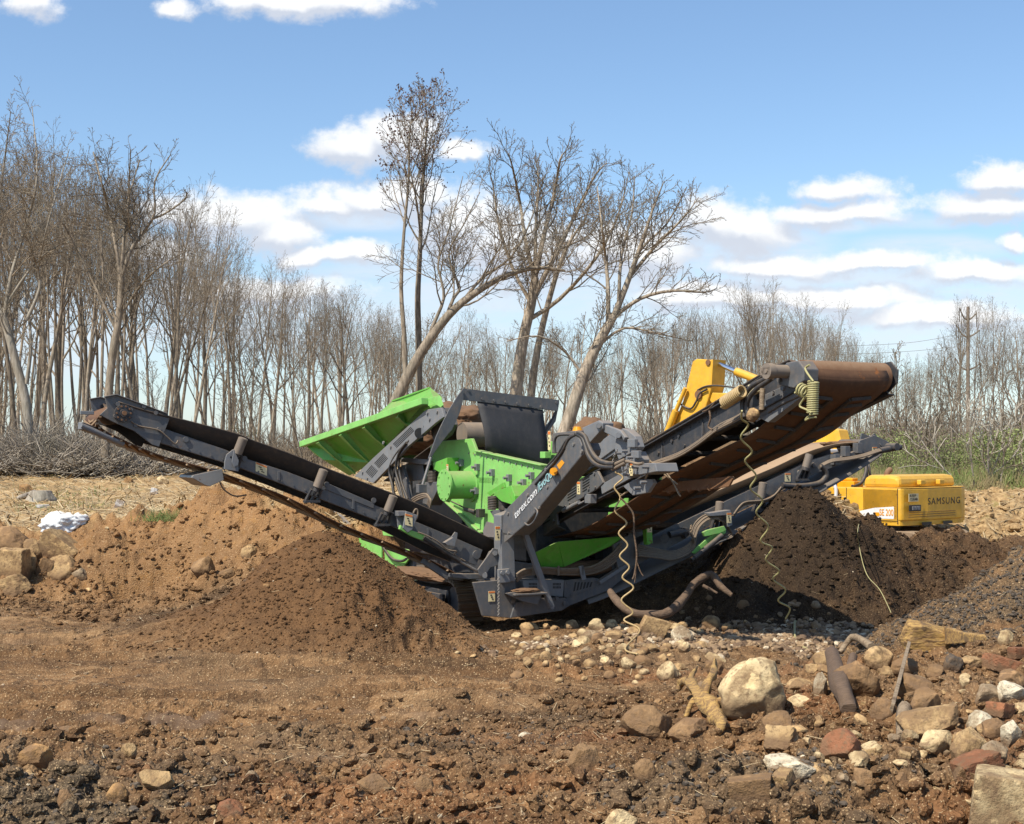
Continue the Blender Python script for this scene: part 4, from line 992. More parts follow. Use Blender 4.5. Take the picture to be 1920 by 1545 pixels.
stick(lc, A(490, 879, aL + .004), (polyA([(490, 878), (470, 870)], aL)[0] - polyA([(490, 878), (470, 870)], aL)[1]), UP, MA, .16, .12)
# folding gear near the pivot
b = MB()
b.prism(polyA([(741, 963), (747, 957), (760, 961), (760, 986), (752, 996), (745, 988)], aL + .08), MA * .03)
b.prism(polyA([(760, 958), (782, 966), (772, 992), (763, 999), (754, 990)], aL + .22), MA * .03)
b.prism(polyA([(746, 958), (762, 958), (764, 966), (747, 968)], aL + .22), -MA * .14)
b.build('fold_bracket', LGREY, lc, .006)
stick(lc, A(766.5, 975, aL + .256), MS * 1 - UP * .25, UP, MA, .11, .15)
b = MB(); b.prism(polyA([(748, 984), (756, 990), (796, 1003), (792, 1014), (770, 1006), (746, 992)], aL + .14), MA * .06); b.build('fold_lever', GREEN2, lc, .006)
b = MB(); b.cyl(A(794, 1008, aL + .20), A(862, 1052, aL + .20), .034, 14); b.build('hydraulic_cylinder', HOSE, lc)
b = MB(); b.cyl(A(862, 1052, aL + .20), A(908, 1078, aL + .20), .020, 12); b.cyl(A(908, 1078, aL + .16), A(908, 1078, aL + .26), .04, 14); b.build('cylinder_rod', STEEL, lc)
b = MB(); b.tube([A(784, 998, aL + .24), A(800, 1004, aL + .25), A(822, 1016, aL + .25), A(838, 1030, aL + .24), A(856, 1034, aL + .24), A(852, 1040, aL + .22), A(872, 1052, aL + .22)], .010, 6, sub=5); b.build('hose', DHOSE, lc)
b = MB(); b.tube([A(775, 962, aL + .2), A(779, 955, aL + .2), A(783, 958, aL + .2), A(782, 970, aL + .2), A(776, 978, aL + .2)], .014, 6, sub=5); b.build('hose', DHOSE, lc)
b = MB(); b.prism(polyA([(845, 1007), (852, 997), (857, 999), (856, 1010), (850, 1022), (842, 1018)], aL + .05), MA * .02); b.prism(polyA([(829, 1017), (845, 1007), (850, 1014), (848, 1024), (834, 1022)], aL + .03), MA * .08); b.build('lifting_lug', LGREY, lc, .004)
b = MB(); b.prism(polyA([(896, 1068), (925, 1028), (936, 1030), (934, 1060), (920, 1064), (908, 1082), (900, 1080)], aL + .26), -MA * .03); b.prism(polyA([(897, 1076), (918, 1034), (926, 1030), (922, 1058), (906, 1080)], aL + .05), -MA * .03)
for u, v in ((928, 1037), (909, 1079)): b.cyl(A(u, v, aL + .29), A(u, v, aL), .035, 14)
b.build('pivot_bracket', GREY, lc, .006)
b = MB(); b.prism(polyA([(850, 1076), (900, 1076), (912, 1084), (880, 1086), (850, 1083)], aL + .1), -MA * .4); b.beam(A(792, 1050, aL - .1), A(840, 1082, aL - .1), .06, .09); b.build('pivot_arm', GREY, lc, .006)

# tail conveyor: runs towards the viewer, seen from below
sT, wT = 0.76, 1.22
tcv = conv_part('tail_conveyor')
ttop = [(1010, 955), (1120, 886), (1207, 843), (1340, 767), (1386, 740), (1440, 704), (1470, 684)]
tbot = [(1040, 985), (1130, 935), (1220, 890), (1332, 822), (1386, 794), (1440, 766), (1497, 735)]
for off in (0, wT + .06):
    b = MB(); sh = MS * off
    tp = [p_ + sh for p_ in polyS(ttop, sT)]; bt = [p_ + sh for p_ in polyS(tbot, sT)]
    b.prism(tp + bt[::-1], MS * .014)
    for i in range(len(tp) - 1):
        b.beam(tp[i] - MS * (.03 if off == 0 else -.05), tp[i + 1] - MS * (.03 if off == 0 else -.05), .09, .016); b.beam(bt[i] - MS * (.03 if off == 0 else -.05), bt[i + 1] - MS * (.03 if off == 0 else -.05), .09, .016)
    if off == 0:
        for u in (1316, 1240, 1400): 
            p_ = S(u, lerp_path(ttop, u) + 3, sT); q_ = S(u + 8, lerp_path(tbot, u + 8) - 3, sT)
            b.prism([p_, q_, q_ - MS * .07], (q_ - p_).cross(MS).normalized() * .012)
        for u, v in ((1274, 818), (1261, 827), (1284, 836), (1235, 850), (1390, 765), (1420, 745)): b.bolt(S(u, v, sT), -MS, .024, .02)
    if off == 0:
        for u in range(1230, 1470, 16): b.bolt(S(u, lerp_path(ttop, u) + 8, sT), -MS, .012, .010); b.bolt(S(u, lerp_path(tbot, u) - 6, sT), -MS, .012, .010)
    b.build('side_rail', DGREY, tcv, .005)
b = MB()
for i in range(9):
    t_ = i / 8; u = 1080 + t_ * 390; p_ = S(u, lerp_path(tbot, u) - 6, sT); b.cyl(p_ + MS * .02, p_ + MS * (wT + .04), .035, 8)
b.build('cross_member', DGREY, tcv)
# slotted side guard at the foot of the conveyor
b = MB(); b.prism(polyS([(994, 1002), (1006, 979), (1010, 955), (1024, 946), (1058, 920), (1120, 883), (1131, 905), (1120, 916), (1043, 963), (1045, 984), (1012, 1007)], sT - .10), MS * .04)
b.prism([S(1045, 984, sT - .1), S(1062, 992, sT + .1), S(1020, 1010, sT + .1), S(1012, 1007, sT - .1)], -UP * .02)
for u, v in ((1115, 888), (1104, 917), (1116, 914), (1056, 926), (1068, 944), (1060, 950), (1006, 992), (1038, 976)): b.bolt(S(u, v, sT - .10), -MS, .022, .016)
guard = b.build('side_guard', GREY, tcv, .008)
b = MB()
def slot(b, u, v, du, dv, w_=2.2): b.prism(polyS([(u, v), (u + du, v + dv), (u + du, v + dv + w_), (u, v + w_)], sT - .104), MS * .008)
for k in range(5):
    slot(b, 1064, 917 + k * 5.2, 16, -10); slot(b, 1092, 900 + k * 5.2, 13, -8)
    slot(b, 1011, 958 + k * 7, 20, -12)
b.build('guard_slots', BLACK, guard)
stick(guard, S(1085, 915, sT - .104), MA, UP, -MS, .08, .17)
b = MB(); b.box(S(1107, 935, sT - .16), MA * .16, MS * .1, UP * .12); b.cyl(S(1074, 951, sT - .18), S(1107, 934, sT - .18), .014, 8); b.cyl(S(1056, 958, sT - .18), S(1086, 942, sT - .18), .03, 10); b.build('belt_tensioner', LGREY, tcv, .006)
b = MB(); b.beam(S(1130, 918, sT - .06), S(1190, 884, sT - .06), .05, .13); b.beam(S(1066, 896, sT - .02), S(1165, 836, sT - .02), .05, .12); b.beam(S(1105, 862, sT - .04), S(1160, 822, sT - .04), .06, .22); b.build('support_rail', LGREY, tcv, .008)
# head: gearbox, motor, drum
pd0 = S(1500, 703, sT + .08); pd1 = pd0 + MS * wT * .98
b = MB()
for k_, (r0, r1) in enumerate(((.175, .175),)):
    b.cyl(pd0 + MS * .02, pd1 - MS * .02, .165, 32)
b.cyl(pd0 - MS * .06, pd0 + MS * .06, .12, 24)
b.build('head_drum', RUSTY, tcv)
b = MB(); hexp = [(1474, 680), (1497, 676), (1508, 692), (1507, 714), (1488, 728), (1460, 722), (1455, 705)]
b.prism(polyS(hexp, sT - .14), MS * .20); b.prism(polyS([(1432, 740), (1470, 722), (1500, 730), (1500, 742), (1462, 760), (1438, 775)], sT - .05), MS * .04)
for u, v in ((1463, 712), (1470, 728), (1450, 738)): b.bolt(S(u, v, sT - .14), -MS, .03, .03)
gb = b.build('gearbox', GREY, tcv, .012)
b = MB(); mc = S(1474, 697, sT - .14); b.cyl(mc, mc - MS * .19, .072, 18); b.cyl(mc - MS * .19, mc - MS * .27, .085, 18); b.cyl(mc - MS * .27, mc - MS * .28, .025, 10)
b.box(mc - MS * .23 - MA * .02, MS * .08, MA * .17, UP * .09); b.build('drive_motor', ROLLER, gb, .005)
# carrying belt above and return belt below
zt = [S(u, v, sT + .02) for u, v in [(1040, 940), (1130, 884), (1215, 838), (1340, 765), (1440, 706), (1490, 682)]]
rows = [[p_ + MS * x_ + UP * z_ for x_, z_ in ((-.02, .07), (.2, -.02), (.4, -.09), (.8, -.09), (1.02, -.02), (1.24, .07))] for p_ in spline(zt, 4)]
rows[-1] = [Vector((p_.x, p_.y, rows[-1][3].z + .10)) for p_ in rows[-1]]
b = MB(); b.loft(rows, True, -UP * .016); b.build('carrying_belt', RUBBER, tcv)
rp = [(1512, 688), (1519, 706), (1513, 724), (1497, 742), (1462, 768), (1413, 812), (1350, 845), (1256, 893), (1175, 946), (1110, 985), (1062, 1003), (1030, 1010)]
rpp = spline(polyS(rp, sT + .06), 5)
rows = []
for i, p_ in enumerate(rpp):
    sag = .06 * math.sin(math.pi * min(1, i / len(rpp)))
    rows.append([p_ + MS * x_ - UP * (sag * math.sin(math.pi * x_ / 1.1)) for x_ in np.linspace(0, 1.12, 9)])
b = MB(); b.loft(rows, True, UP * .016); rb_ = b.build('return_belt', UNDER, tcv)
b = MB()
for i in range(14, len(rows) - 3, 3):
    j = min(i + 3, len(rows) - 1)
    for (c0_, c1_, i0_, i1_) in ((1, 3, i, i), (3, 3, i, j), (5, 7, i, i), (5, 5, i, j)):
        s_, e_ = rows[i0_][c0_], rows[i1_][c1_]
        b.beam(s_ - UP * .014, e_ - UP * .014, .045, .036)
b.build('chevron', RUBBER, rb_)
# far edge of the head: worn end plate and skirt
b = MB(); b.prism([pd1 + MS * .05 + MA * x_ + UP * z_ for x_, z_ in ((-.12, .17), (.06, .18), (.17, .08), (.16, -.06), (.0, -.18), (-.4, -.34), (-.42, -.2))], MS * .02)
b.build('end_plate', DGREY, tcv, .005)
b = MB(); b.prism(polyS([(1226, 907), (1372, 893), (1374, 897), (1366, 912), (1340, 917), (1226, 924)], sT + .25), MS * .03)
for k in range(6): 
    u = 1236 + k * 19; b.cyl(S(u, 922 - k * 1.5, sT + .26), S(u, 922 - k * 1.5, sT + .34), .035, 12)
b.build('comb_plate', RUSTY, tcv, .004)
b = MB(); b.prism(polyS([(1434, 745), (1470, 722), (1503, 732), (1440, 778), (1416, 792)], sT - .02), MS * .01); b.prism(polyS([(1420, 782), (1496, 738), (1502, 745), (1440, 792)], sT - .02), MS * .10); b.build('skirt', LGREY, tcv, .005)
b = MB()      # bundle of hoses along the rail
for k in range(4):
    pts = [(1192, 866 + k * 1.5), (1215, 868 + k), (1240, 862 + k * 2), (1275, 848 + k * 2), (1310, 826 + k * 2), (1345, 800 + k * 2), (1380, 781 + k * 2), (1398, 770 + k * 2)]
    b.tube([S(u, v + rng.uniform(-1, 1), sT - .07 - .018 * k) for u, v in pts], .013, 7, sub=6)
b.build('hose_bundle', DHOSE, tcv)
b = MB()
for k, pts in enumerate(([(1396, 782), (1392, 760), (1396, 742), (1410, 724), (1432, 712), (1444, 706)], [(1404, 784), (1400, 762), (1406, 744), (1420, 728), (1438, 716), (1448, 708)])):
    b.tube([S(u, v, sT - .22) for u, v in pts], .028, 9, sub=6)
b.build('thick_hose', HOSE, tcv)
b = MB(); b.prism(polyS([(1402, 722), (1420, 716), (1422, 734), (1400, 744)], sT - .10), MS * .06); b.build('yellow_guard', STICK, tcv, .005)

# right conveyor: ascends to the right and away
aR, wR = 0.02, 0.78
rc = conv_part('right_conveyor')
rtop = [(1140, 1060), (1226, 1004), (1315, 962), (1400, 922), (1467, 890), (1520, 864), (1560, 852), (1620, 834)]
rbot = [(1160, 1078), (1240, 1034), (1325, 988), (1408, 948), (1475, 914), (1528, 888), (1566, 874), (1622, 856)]
for off in (0, -wR - .02):
    b = MB(); sh = MA * off
    tp = [p_ + sh for p_ in polyA(rtop, aR)]; bt = [p_ + sh for p_ in polyA(rbot, aR)]
    b.prism(tp + bt[::-1], -MA * .012)
    for e in (tp, bt):
        for i in range(len(e) - 1): b.beam(e[i] - MA * .03, e[i + 1] - MA * .03, .06, .012)
    for u, v in ((1525, 872), (1498, 886), (1560, 858), (1590, 850)): b.cyl(A(u, v, aR) + sh, A(u, v, aR) + sh + MA * .03, .04, 12)
    for u in range(1240, 1600, 20):
        if off == 0: b.bolt(A(u, lerp_path(rbot, u) - 5, aR), MA, .012, .010)
    b.build('side_rail', GREY, rc, .005)
b = MB()
for i in range(8):
    u = 1190 + i * 58; v = lerp_path(rtop, u) + 16; b.cyl(A(u, v, aR - .02), A(u, v, aR - wR), .03, 8)
b.build('cross_member', DGREY, rc)
eto = [(1120, 1022), (1212, 981), (1290, 942), (1375, 907), (1450, 876), (1510, 848), (1565, 832), (1613, 828)]
rows = []
for u, v in eto:
    p0 = A(u, v, aR + .03); k = 1 if u < 1540 else (.6 if u < 1600 else .15)
    rows.append([p0, p0 - MA * .11 - UP * .10 * k, p0 - MA * .24 - UP * .165 * k, p0 - MA * .42 - UP * .175 * k, p0 - MA * .60 - UP * .165 * k, p0 - MA * .73 - UP * .10 * k, p0 - MA * .84])
sp_rows = list(zip(*[spline([r[j] for r in rows], 3) for j in range(7)]))
b = MB(); b.loft([list(r) for r in sp_rows], True, -UP * .014); b.build('carrying_belt', UNDER2, rc)
rr_ = [(1100, 1124), (1142, 1108), (1240, 1060), (1367, 1000), (1480, 945), (1545, 910), (1590, 884), (1640, 852), (1652, 838), (1645, 826)]
rows = [[p_ - MA * t_ for t_ in (-.06, -.02, .16, .36, .56, .74, .80)] for p_ in spline(polyA(rr_, aR), 4)]
for r in rows: r[0] = r[0] - UP * .05; r[-1] = r[-1] - UP * .05
b = MB(); b.loft(rows, True, -UP * .016); b.build('return_belt', paint('grey_belt', (0.115, 0.110, 0.108), 0.35, 0.0, 0.55), rc)
for (u0, v0, u1, v1) in ((1518, 852, 1511, 876), (1431, 905, 1427, 932), (1350, 941, 1347, 968)):
    p_ = A(u0, v0, aR + .10); q_ = A(u1, v1, aR + .07)
    b = MB(); b.cyl(q_, p_, .062, 20); b.cyl(p_, p_ + (p_ - q_).normalized() * .006, .045, 20); wr = b.build('wing_roller', ROLLER, rc, .004)
    b = MB(); d_ = (q_ - p_).normalized(); b.cyl(q_, q_ + d_ * .05, .066, 14)
    for k in (-.07, .0, .07): b.beam(q_ + d_ * .03 + MS * k, q_ + d_ * .2 + MS * k * 1.3 - MA * .03, .02, .06, MA)
    b.box(q_ + d_ * .2 - MA * .01, MS * .22, MA * .1, UP * .03); b.build('roller_bracket', DGREY, wr)
b = MB(); c0 = A(1640, 836, aR - .02); b.cyl(c0, c0 - MA * wR, .11, 20); b.build('head_drum', DGREY, rc)
b = MB()
b.prism(polyA([(1612, 826), (1640, 816), (1662, 826), (1680, 838), (1664, 846), (1620, 856), (1600, 860)], aR + .05), -MA * .02)
b.build('head_plate', GREY, rc, .006); b = MB()
b.prism(polyA([(1612, 830), (1616, 812), (1632, 818), (1640, 812), (1652, 826), (1640, 834)], aR - wR - .02), -MA * .02); b.build('head_plate', GREY, rc, .006); b = MB()
b.beam(A(1560, 868, aR + .03), A(1616, 846, aR + .03), .08, .10)
for u, v in ((1566, 862), (1585, 846), (1608, 840)): b.box(A(u, v, aR + .08), MS * .10, MA * .12, UP * .16)
b.build('end_bracket', GREY, rc, .006)
b = MB(); c0 = A(1664, 838, aR + .05); b.cyl(c0, c0 + MA * .22, .06, 14); b.cyl(c0 + MS * .18 + MA * .1, c0 - MS * .25 + MA * .1 - UP * .06, .05, 12); b.build('drive_motor', DGREY, rc, .004)
b = MB()
for k in range(3):
    pts = [(1676, 838 + k), (1650, 842 + k * 2), (1620, 852 + k * 2), (1590, 858 + k * 2), (1560, 862 + k * 2), (1538, 872 + k * 2)]
    b.tube([A(u, v, aR + .14 + .02 * k) for u, v in pts], .016, 7, sub=5)
b.build('hose_bundle', DHOSE, rc)
b = MB(); b.tube([A(u, v, aR + .16) for u, v in [(1466, 910), (1490, 912), (1520, 910), (1540, 904), (1549, 892), (1546, 880), (1538, 874)]], .045, 12, sub=6); b.build('corrugated_hose', HOSE, rc)
b = MB()
for k in range(3):
    b.tube([A(u, v + k * 2, aR + .14 - .02 * k) for u, v in [(1466, 912), (1450, 930), (1430, 938), (1400, 941), (1388, 948), (1376, 964)]], .014, 7, sub=5)
for k in range(6):
    pts = [(1196, 1022 + k * 4), (1230, 1030 + k * 3), (1262, 1034 + k * 3), (1290, 1022 + k * 3), (1304, 1000 + k * 4), (1296, 985 + k * 3)]
    b.tube([A(u + rng.uniform(-2, 2), v, aR + .16 + .015 * k) for u, v in pts], .016, 7, sub=5)
for k in range(5):
    pts = [(1296, 1000), (1304, 980), (1322, 966), (1344, 966), (1358, 980), (1366, 996), (1356, 1004)]
    b.tube([A(u + k * 2, v + k * 2 + rng.uniform(-2, 2), aR + .2 + .012 * k) for u, v in pts], .013, 7, sub=5)
b.build('hose', DHOSE, rc)
b = MB(); b.prism(polyA([(1297, 1036), (1302, 1030), (1352, 988), (1360, 990), (1362, 998), (1306, 1040)], aR + .24), -MA * .05); b.prism(polyA([(1318, 998), (1326, 994), (1358, 986), (1362, 994), (1350, 1000), (1322, 1006)], aR + .28), -MA * .05); b.build('fold_lever', GREEN2, rc, .006)
b = MB(); b.cyl(A(1302, 1046, aR + .34), A(1354, 1004, aR + .34), .04, 14); b.cyl(A(1297, 1050, aR + .34), A(1304, 1044, aR + .34), .028, 12); b.build('hydraulic_cylinder', HOSE, rc)
b = MB(); b.prism(polyA([(1330, 962), (1370, 956), (1374, 984), (1366, 988), (1362, 966), (1332, 968)], aR + .3), -MA * .14); b.build('fold_bracket', LGREY, rc, .006)
stick(rc, A(1367, 971, aR + .306), MS, UP, MA, .08, .15); stick(rc, A(1477, 895, aR + .006), MS, UP, MA, .11, .13); stick(rc, A(1640, 843, aR + .056), MS, UP, MA, .10, .08)
b = MB(); b.cyl(A(1255, 1003, aR + .12), A(1285, 996, aR + .12), .05, 14); b.cyl(A(1246, 1010, aR + .1), A(1246, 1010, aR + .22), .07, 16); b.prism(polyA([(1283, 990), (1291, 990), (1293, 1003), (1285, 1010)], aR + .16), -MA * .1); b.build('pivot', DGREY, rc, .004)
b = MB(); b.prism(polyA([(1210, 980), (1222, 978), (1224, 1018), (1214, 1022)], aR + .3), -MA * .10); gp = b.build('green_post', GREEN, rc, .006)
stick(gp, A(1218, 989, aR + .306), MS, UP, MA, .08, .14)

# ---- screen box, green
sB = 0.12
bx = MB()
side_px = [(806, 838), (816, 828), (884, 822), (893, 846), (1019, 874), (1017, 884), (1010, 930), (985, 985), (908, 1000), (880, 990), (822, 925), (812, 880)]
bx.prism(polyS(side_px, sB), MS * .05)
p0_, p1_ = polyS([(893, 846), (1019, 874)], sB)
bx.beam(p0_ + MS * .02 + UP * .01, p1_ + MS * .02 + UP * .01, .14, .02)
p0_, p1_ = polyS([(824, 927), (906, 999)], sB); bx.beam(p0_, p1_, .12, .03)
far_ = [p_ + MS * 1.9 for p_ in polyS(side_px, sB)]; bx.prism(far_, MS * .05)
bx.box((polyS([(890, 900)], sB)[0] + MS * 0.95), MA * 1.5, MS * 1.9, UP * .10)
sbox = bx.build('screen_box', GREEN2, scr, .010)
b = MB(); mc = S(884, 909, sB); b.cyl(mc, mc - MS * .42, .205, 32); b.cyl(mc - MS * .42, mc - MS * .45, .235, 24); b.cyl(mc, mc - MS * .03, .25, 24)
for k in range(10):
    a_ = 2 * math.pi * k / 10; b.bolt(mc - MS * .45 + (MA * math.cos(a_) + UP * math.sin(a_)) * .20, -MS, .016, .014)
b.build('vibrator_drum', GREEN2, sbox, .006)
for u, v in ((868, 868), (898, 876), (926, 886), (958, 896), (985, 905), (896, 920), (1000, 892)):
    b = MB(); p_ = S(u, v, sB); b.box(p_ - MS * .03, MA * .07, MS * .06, UP * .10); b.cyl(p_ - MS * .06, p_ - MS * .12, .022, 8); b.build('clamp', LGREY, sbox, .004)
b = MB()
for i in range(12): u = 880 + i * 11; b.bolt(S(u, lerp_path([(880, 850), (1012, 880)], u), sB), -MS, .014, .014)
b.build('bolt', LGREY, sbox)
b = MB(); b.prism(polyS([(812, 868), (838, 858), (838, 888), (826, 887), (814, 880)], sB - .24), MS * .2); b.build('spring_seat', GREEN, sbox, .006)
b = MB()
b.prism(polyS([(923, 924), (958, 910), (965, 930), (966, 948), (940, 940)], sB - .28), MS * .26); b.prism(polyS([(912, 924), (944, 904), (946, 914), (920, 930)], sB - .14), MS * .03); b.build('spring_seat', GREEN, sbox, .006)
for (u, v0, v1) in ((812, 882, 904), (925, 930, 955), (946, 936, 955)):
    p_ = S(u, v0, sB - .16); q_ = S(u, v1, sB - .16); pts = []
    for k in range(8 * 10 + 1): a_ = 2 * math.pi * k / 10; pts.append(p_.lerp(q_, k / 80) + (MA * math.cos(a_) + MS * math.sin(a_)) * .075)
    b = MB(); b.tube(pts, .011, 6); b.build('coil_spring', HOSE, sbox)
b = MB(); b.prism(polyS([(796, 904), (828, 903), (806, 948), (792, 944)], sB - .2), MS * .2); b.build('spring_bracket', GREY, scr, .008); b = MB(); b.prism(polyS([(918, 958), (956, 952), (944, 985), (936, 988)], sB - .2), MS * .2); b.build('spring_bracket', GREY, scr, .008)
b = MB(); b.prism(polyS([(905, 996), (912, 978), (936, 984), (936, 1008), (908, 1006)], sB - .1), MS * .02); b.build('rubber_skirt', paint('grey_rubber', (0.17, 0.15, 0.145), .3, 0, .8), scr)
stick(sbox, S(839, 878, sB - .244), MA, UP, -MS, .06, .12)
b = MB(); b.cyl(S(872, 955, sB - .1), S(892, 960, sB - .1), .03, 10); b.box(S(901, 962, sB - .1), MA * .10, MS * .1, UP * .12); b.tube([S(u, v, sB - .05) for u, v in [(846, 940), (870, 952), (892, 966), (900, 962)]], .012, 6, sub=4); b.build('grease_line', HOSE, sbox)
# dark interior between chassis and box
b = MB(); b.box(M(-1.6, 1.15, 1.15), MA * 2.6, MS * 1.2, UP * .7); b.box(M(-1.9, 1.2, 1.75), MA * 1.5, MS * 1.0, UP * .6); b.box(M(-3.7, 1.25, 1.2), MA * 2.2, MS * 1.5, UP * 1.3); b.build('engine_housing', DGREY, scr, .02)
# green chutes below the tail conveyor
b = MB()
p1 = [A(1004, 1036, .30), A(1046, 1016, .30), A(1057, 1063, .06), A(1016, 1065, .06)]
b.prism(p1, -MA * .03)
p2 = [A(1046, 1016, .302), A(1161, 1006, .10), A(1167, 1014, .08), A(1058, 1063, .062)]
b.prism(p2, -MA * .03)
b.build('chute', GREEN, scr, .004)
b = MB(); b.prism(polyA([(1150, 1022), (1180, 1002), (1190, 1006), (1196, 1058), (1160, 1068)], .12), -MA * .06); b.prism(polyA([(1176, 1000), (1204, 984), (1212, 1000), (1190, 1010)], .10), -MA * .04); b.build('end_plate', GREY, scr, .006)
b = MB()
for k in range(5):
    pts = [(968, 1090 - k * 3), (985, 1078 - k * 2.5), (1020, 1074 - k * 2.5), (1060, 1077 - k * 2.5), (1110, 1074 - k * 3), (1145, 1060 - k * 5), (1165, 1040 - k * 5)]
    b.tube([A(u, v + rng.uniform(-1, 1), .10 + .012 * k) for u, v in pts], .018, 7, sub=6)
for u in (1000, 1047, 1092): b.box(A(u, 1070, .17), MS * .03, MA * .02, UP * .13)
b.build('hose_bundle', DHOSE, scr)
# ---- feed hopper and belt feeder (inclined)
hp_ = conv_part('feed_hopper')
sH = -.05
tf, tr = S(800, 752, -.42), S(570, 833, -.75)        # top edge of the near side, front and rear
bf, br = S(806, 772, .0), S(655, 892, .0)
b = MB(); nrm = (tr - tf).cross(bf - tf).normalized()
b.prism([tf, tr, S(590, 852, -.6), S(606, 862, -.55), br, S(700, 868, 0), bf], nrm * .012 * (1 if nrm.dot(MS) > 0 else -1))
b.build('hopper_side', GREEN, hp_, .004)
b = MB(); b.beam(tf - MS * .03, tr - MS * .03, .12, .10); b.build('top_rim', GREEN2, hp_, .008)
b = MB()
for t_, (u1, v1) in ((.20, (775, 800)), (.45, (728, 838)), (.64, (697, 868)), (.84, (668, 886))):
    p_ = tf.lerp(tr, t_); q_ = S(u1, v1, -.08); out = (p_ - q_).cross(tr - tf).normalized(); out = out if out.dot(MS) < 0 else -out
    e = (tr - tf).normalized()
    b.prism([p_ + out * .005 - e * .06, p_ + out * .10 - e * .02, p_.lerp(q_, .45) + out * .075, q_ + out * .03, q_ + out * .005], e * .02)
    b.build('stiffener', GREEN2, hp_, .004); b = MB()
    b.prism([p_ + out * .10 - e * .05, p_ + out * .10 + e * .05, p_.lerp(q_, .45) + out * .08 + e * .03, q_ + out * .03 + e * .03, q_ + out * .03 - e * .03, p_.lerp(q_, .45) + out * .08 - e * .03], out * .012)
    b.build('stiffener_flange', GREEN2, hp_, .004); b = MB()
b = MB()      # far wall, seen above the rim
fw = [S(708, 776, 2.1), S(736, 752, 2.1), S(806, 727, 2.1), S(828, 745, 2.1), S(828, 790, 1.5), S(700, 800, 1.5)]
b.prism(fw, MS * .012 + UP * .002); b.beam(fw[1], fw[2], .04, .03); b.build('hopper_side', GREEN, hp_, .004)
b = MB(); b.prism([tr, S(606, 862, -.5), S(606, 862, -.5) + MS * 2.0, tr + MS * 2.7], -MA * .012); b.build('hopper_end', GREEN, hp_)
b = MB(); b.prism(polyS([(792, 768), (800, 762), (826, 752), (832, 776), (816, 790), (806, 778)], -.30), MS * .03); b.prism(polyS([(800, 748), (812, 744), (824, 742), (830, 760), (826, 764)], -.40), MS * .02); b.build('corner_plate', GREEN2, hp_, .004)
fd = conv_part('belt_feeder')
b = MB(); b.prism(polyS([(664, 893), (700, 858), (794, 772), (800, 768), (828, 764), (832, 782), (818, 792), (764, 838), (752, 852), (700, 906)], -.40), MS * .05)
for u, v in ((680, 886), (689, 897), (733, 838), (720, 830), (802, 775), (820, 772), (806, 786)): b.bolt(S(u, v, -.40), -MS, .028, .02)
fr_ = b.build('feeder_frame', LGREY, fd, .008)
b = MB()
for k in range(6): b.prism(polyS([(686 + k * 2.1, 886 + k * 2 - 1.4), (697 + k * 2.1, 873 + k * 2 - 1.4), (697 + k * 2.1, 874.6 + k * 2 - 1.4), (686 + k * 2.1, 887.8 + k * 2 - 1.4)], -.404), MS * .006)
for k in range(5):
    b.prism(polyS([(702 + k * 1.9, 868 + k * 2), (719 + k * 1.9, 850 + k * 2), (719 + k * 1.9, 851.6 + k * 2), (702 + k * 1.9, 869.8 + k * 2)], -.404), MS * .006)
for k in range(4): b.prism(polyS([(737 + k * 2, 832 + k * 2), (770 + k * 2, 800 + k * 2), (770 + k * 2, 801.6 + k * 2), (737 + k * 2, 833.6 + k * 2)], -.404), MS * .006)
b.build('guard_slots', BLACK, fr_)
b = MB(); b.box(S(718, 884, -.2), MA * .28, MS * .25, UP * .16); b.prism(polyS([(800, 768), (828, 764), (836, 796), (826, 816), (812, 826), (806, 800)], -.22), MS * .2)
b.prism(polyS([(752, 858), (802, 862), (804, 872), (752, 866)], -.16), MS * .05); b.prism(polyS([(744, 880), (754, 872), (764, 905), (770, 940), (760, 940), (752, 912)], -.20), MS * .05)
b.prism(polyS([(752, 872), (792, 870), (796, 900), (772, 902), (772, 935), (766, 935)], -.06), MS * .02)
b.build('feeder_bracket', GREY, fd, .008)
b = MB(); b.cyl(S(787, 812, -.2), S(787, 812, -.42), .08, 16); b.box(S(780, 816, -.3), MA * .16, MS * .18, UP * .2); b.cyl(S(800, 800, -.2), S(800, 800, -.36), .05, 12); b.build('feeder_motor', BLACK, fd, .006)
b = MB()
for k, pts in enumerate(([(776, 815), (756, 824), (740, 846), (736, 872), (742, 900), (752, 930)], [(774, 818), (752, 832), (746, 860), (738, 888), (738, 920), (748, 942)], [(780, 822), (764, 836), (748, 862), (752, 900), (764, 936)],
                         [(768, 826), (744, 850), (730, 880), (736, 912), (740, 938)], [(762, 830), (748, 850), (742, 880), (750, 912), (756, 938)])):
    b.tube([S(u, v, -.30 - .03 * k) for u, v in pts], .020, 8, sub=6)
b.build('hose', HOSE, fd)
b = MB()
for k in range(3): b.tube([S(u + k * 2, v + k * 3, -.26) for u, v in [(772, 936), (782, 930), (796, 926), (804, 932), (802, 946)]], .016, 7, sub=5)
b.build('hose', DHOSE, fd)
b = MB(); hd0 = S(866, 815, .35); b.cyl(hd0, hd0 + MS * 1.3, .19, 28); b.build('head_drum', ROLLER, fd)
b = MB(); e = (br - bf).normalized(); b.loft([[hd0 + UP * .19 + MS * x_ for x_ in (0, .6, 1.3)], [hd0 + UP * .19 + e * 3.2 + MS * x_ for x_ in (0, .6, 1.3)]], True, -UP * .02); b.build('feeder_belt', RUBBER, fd)
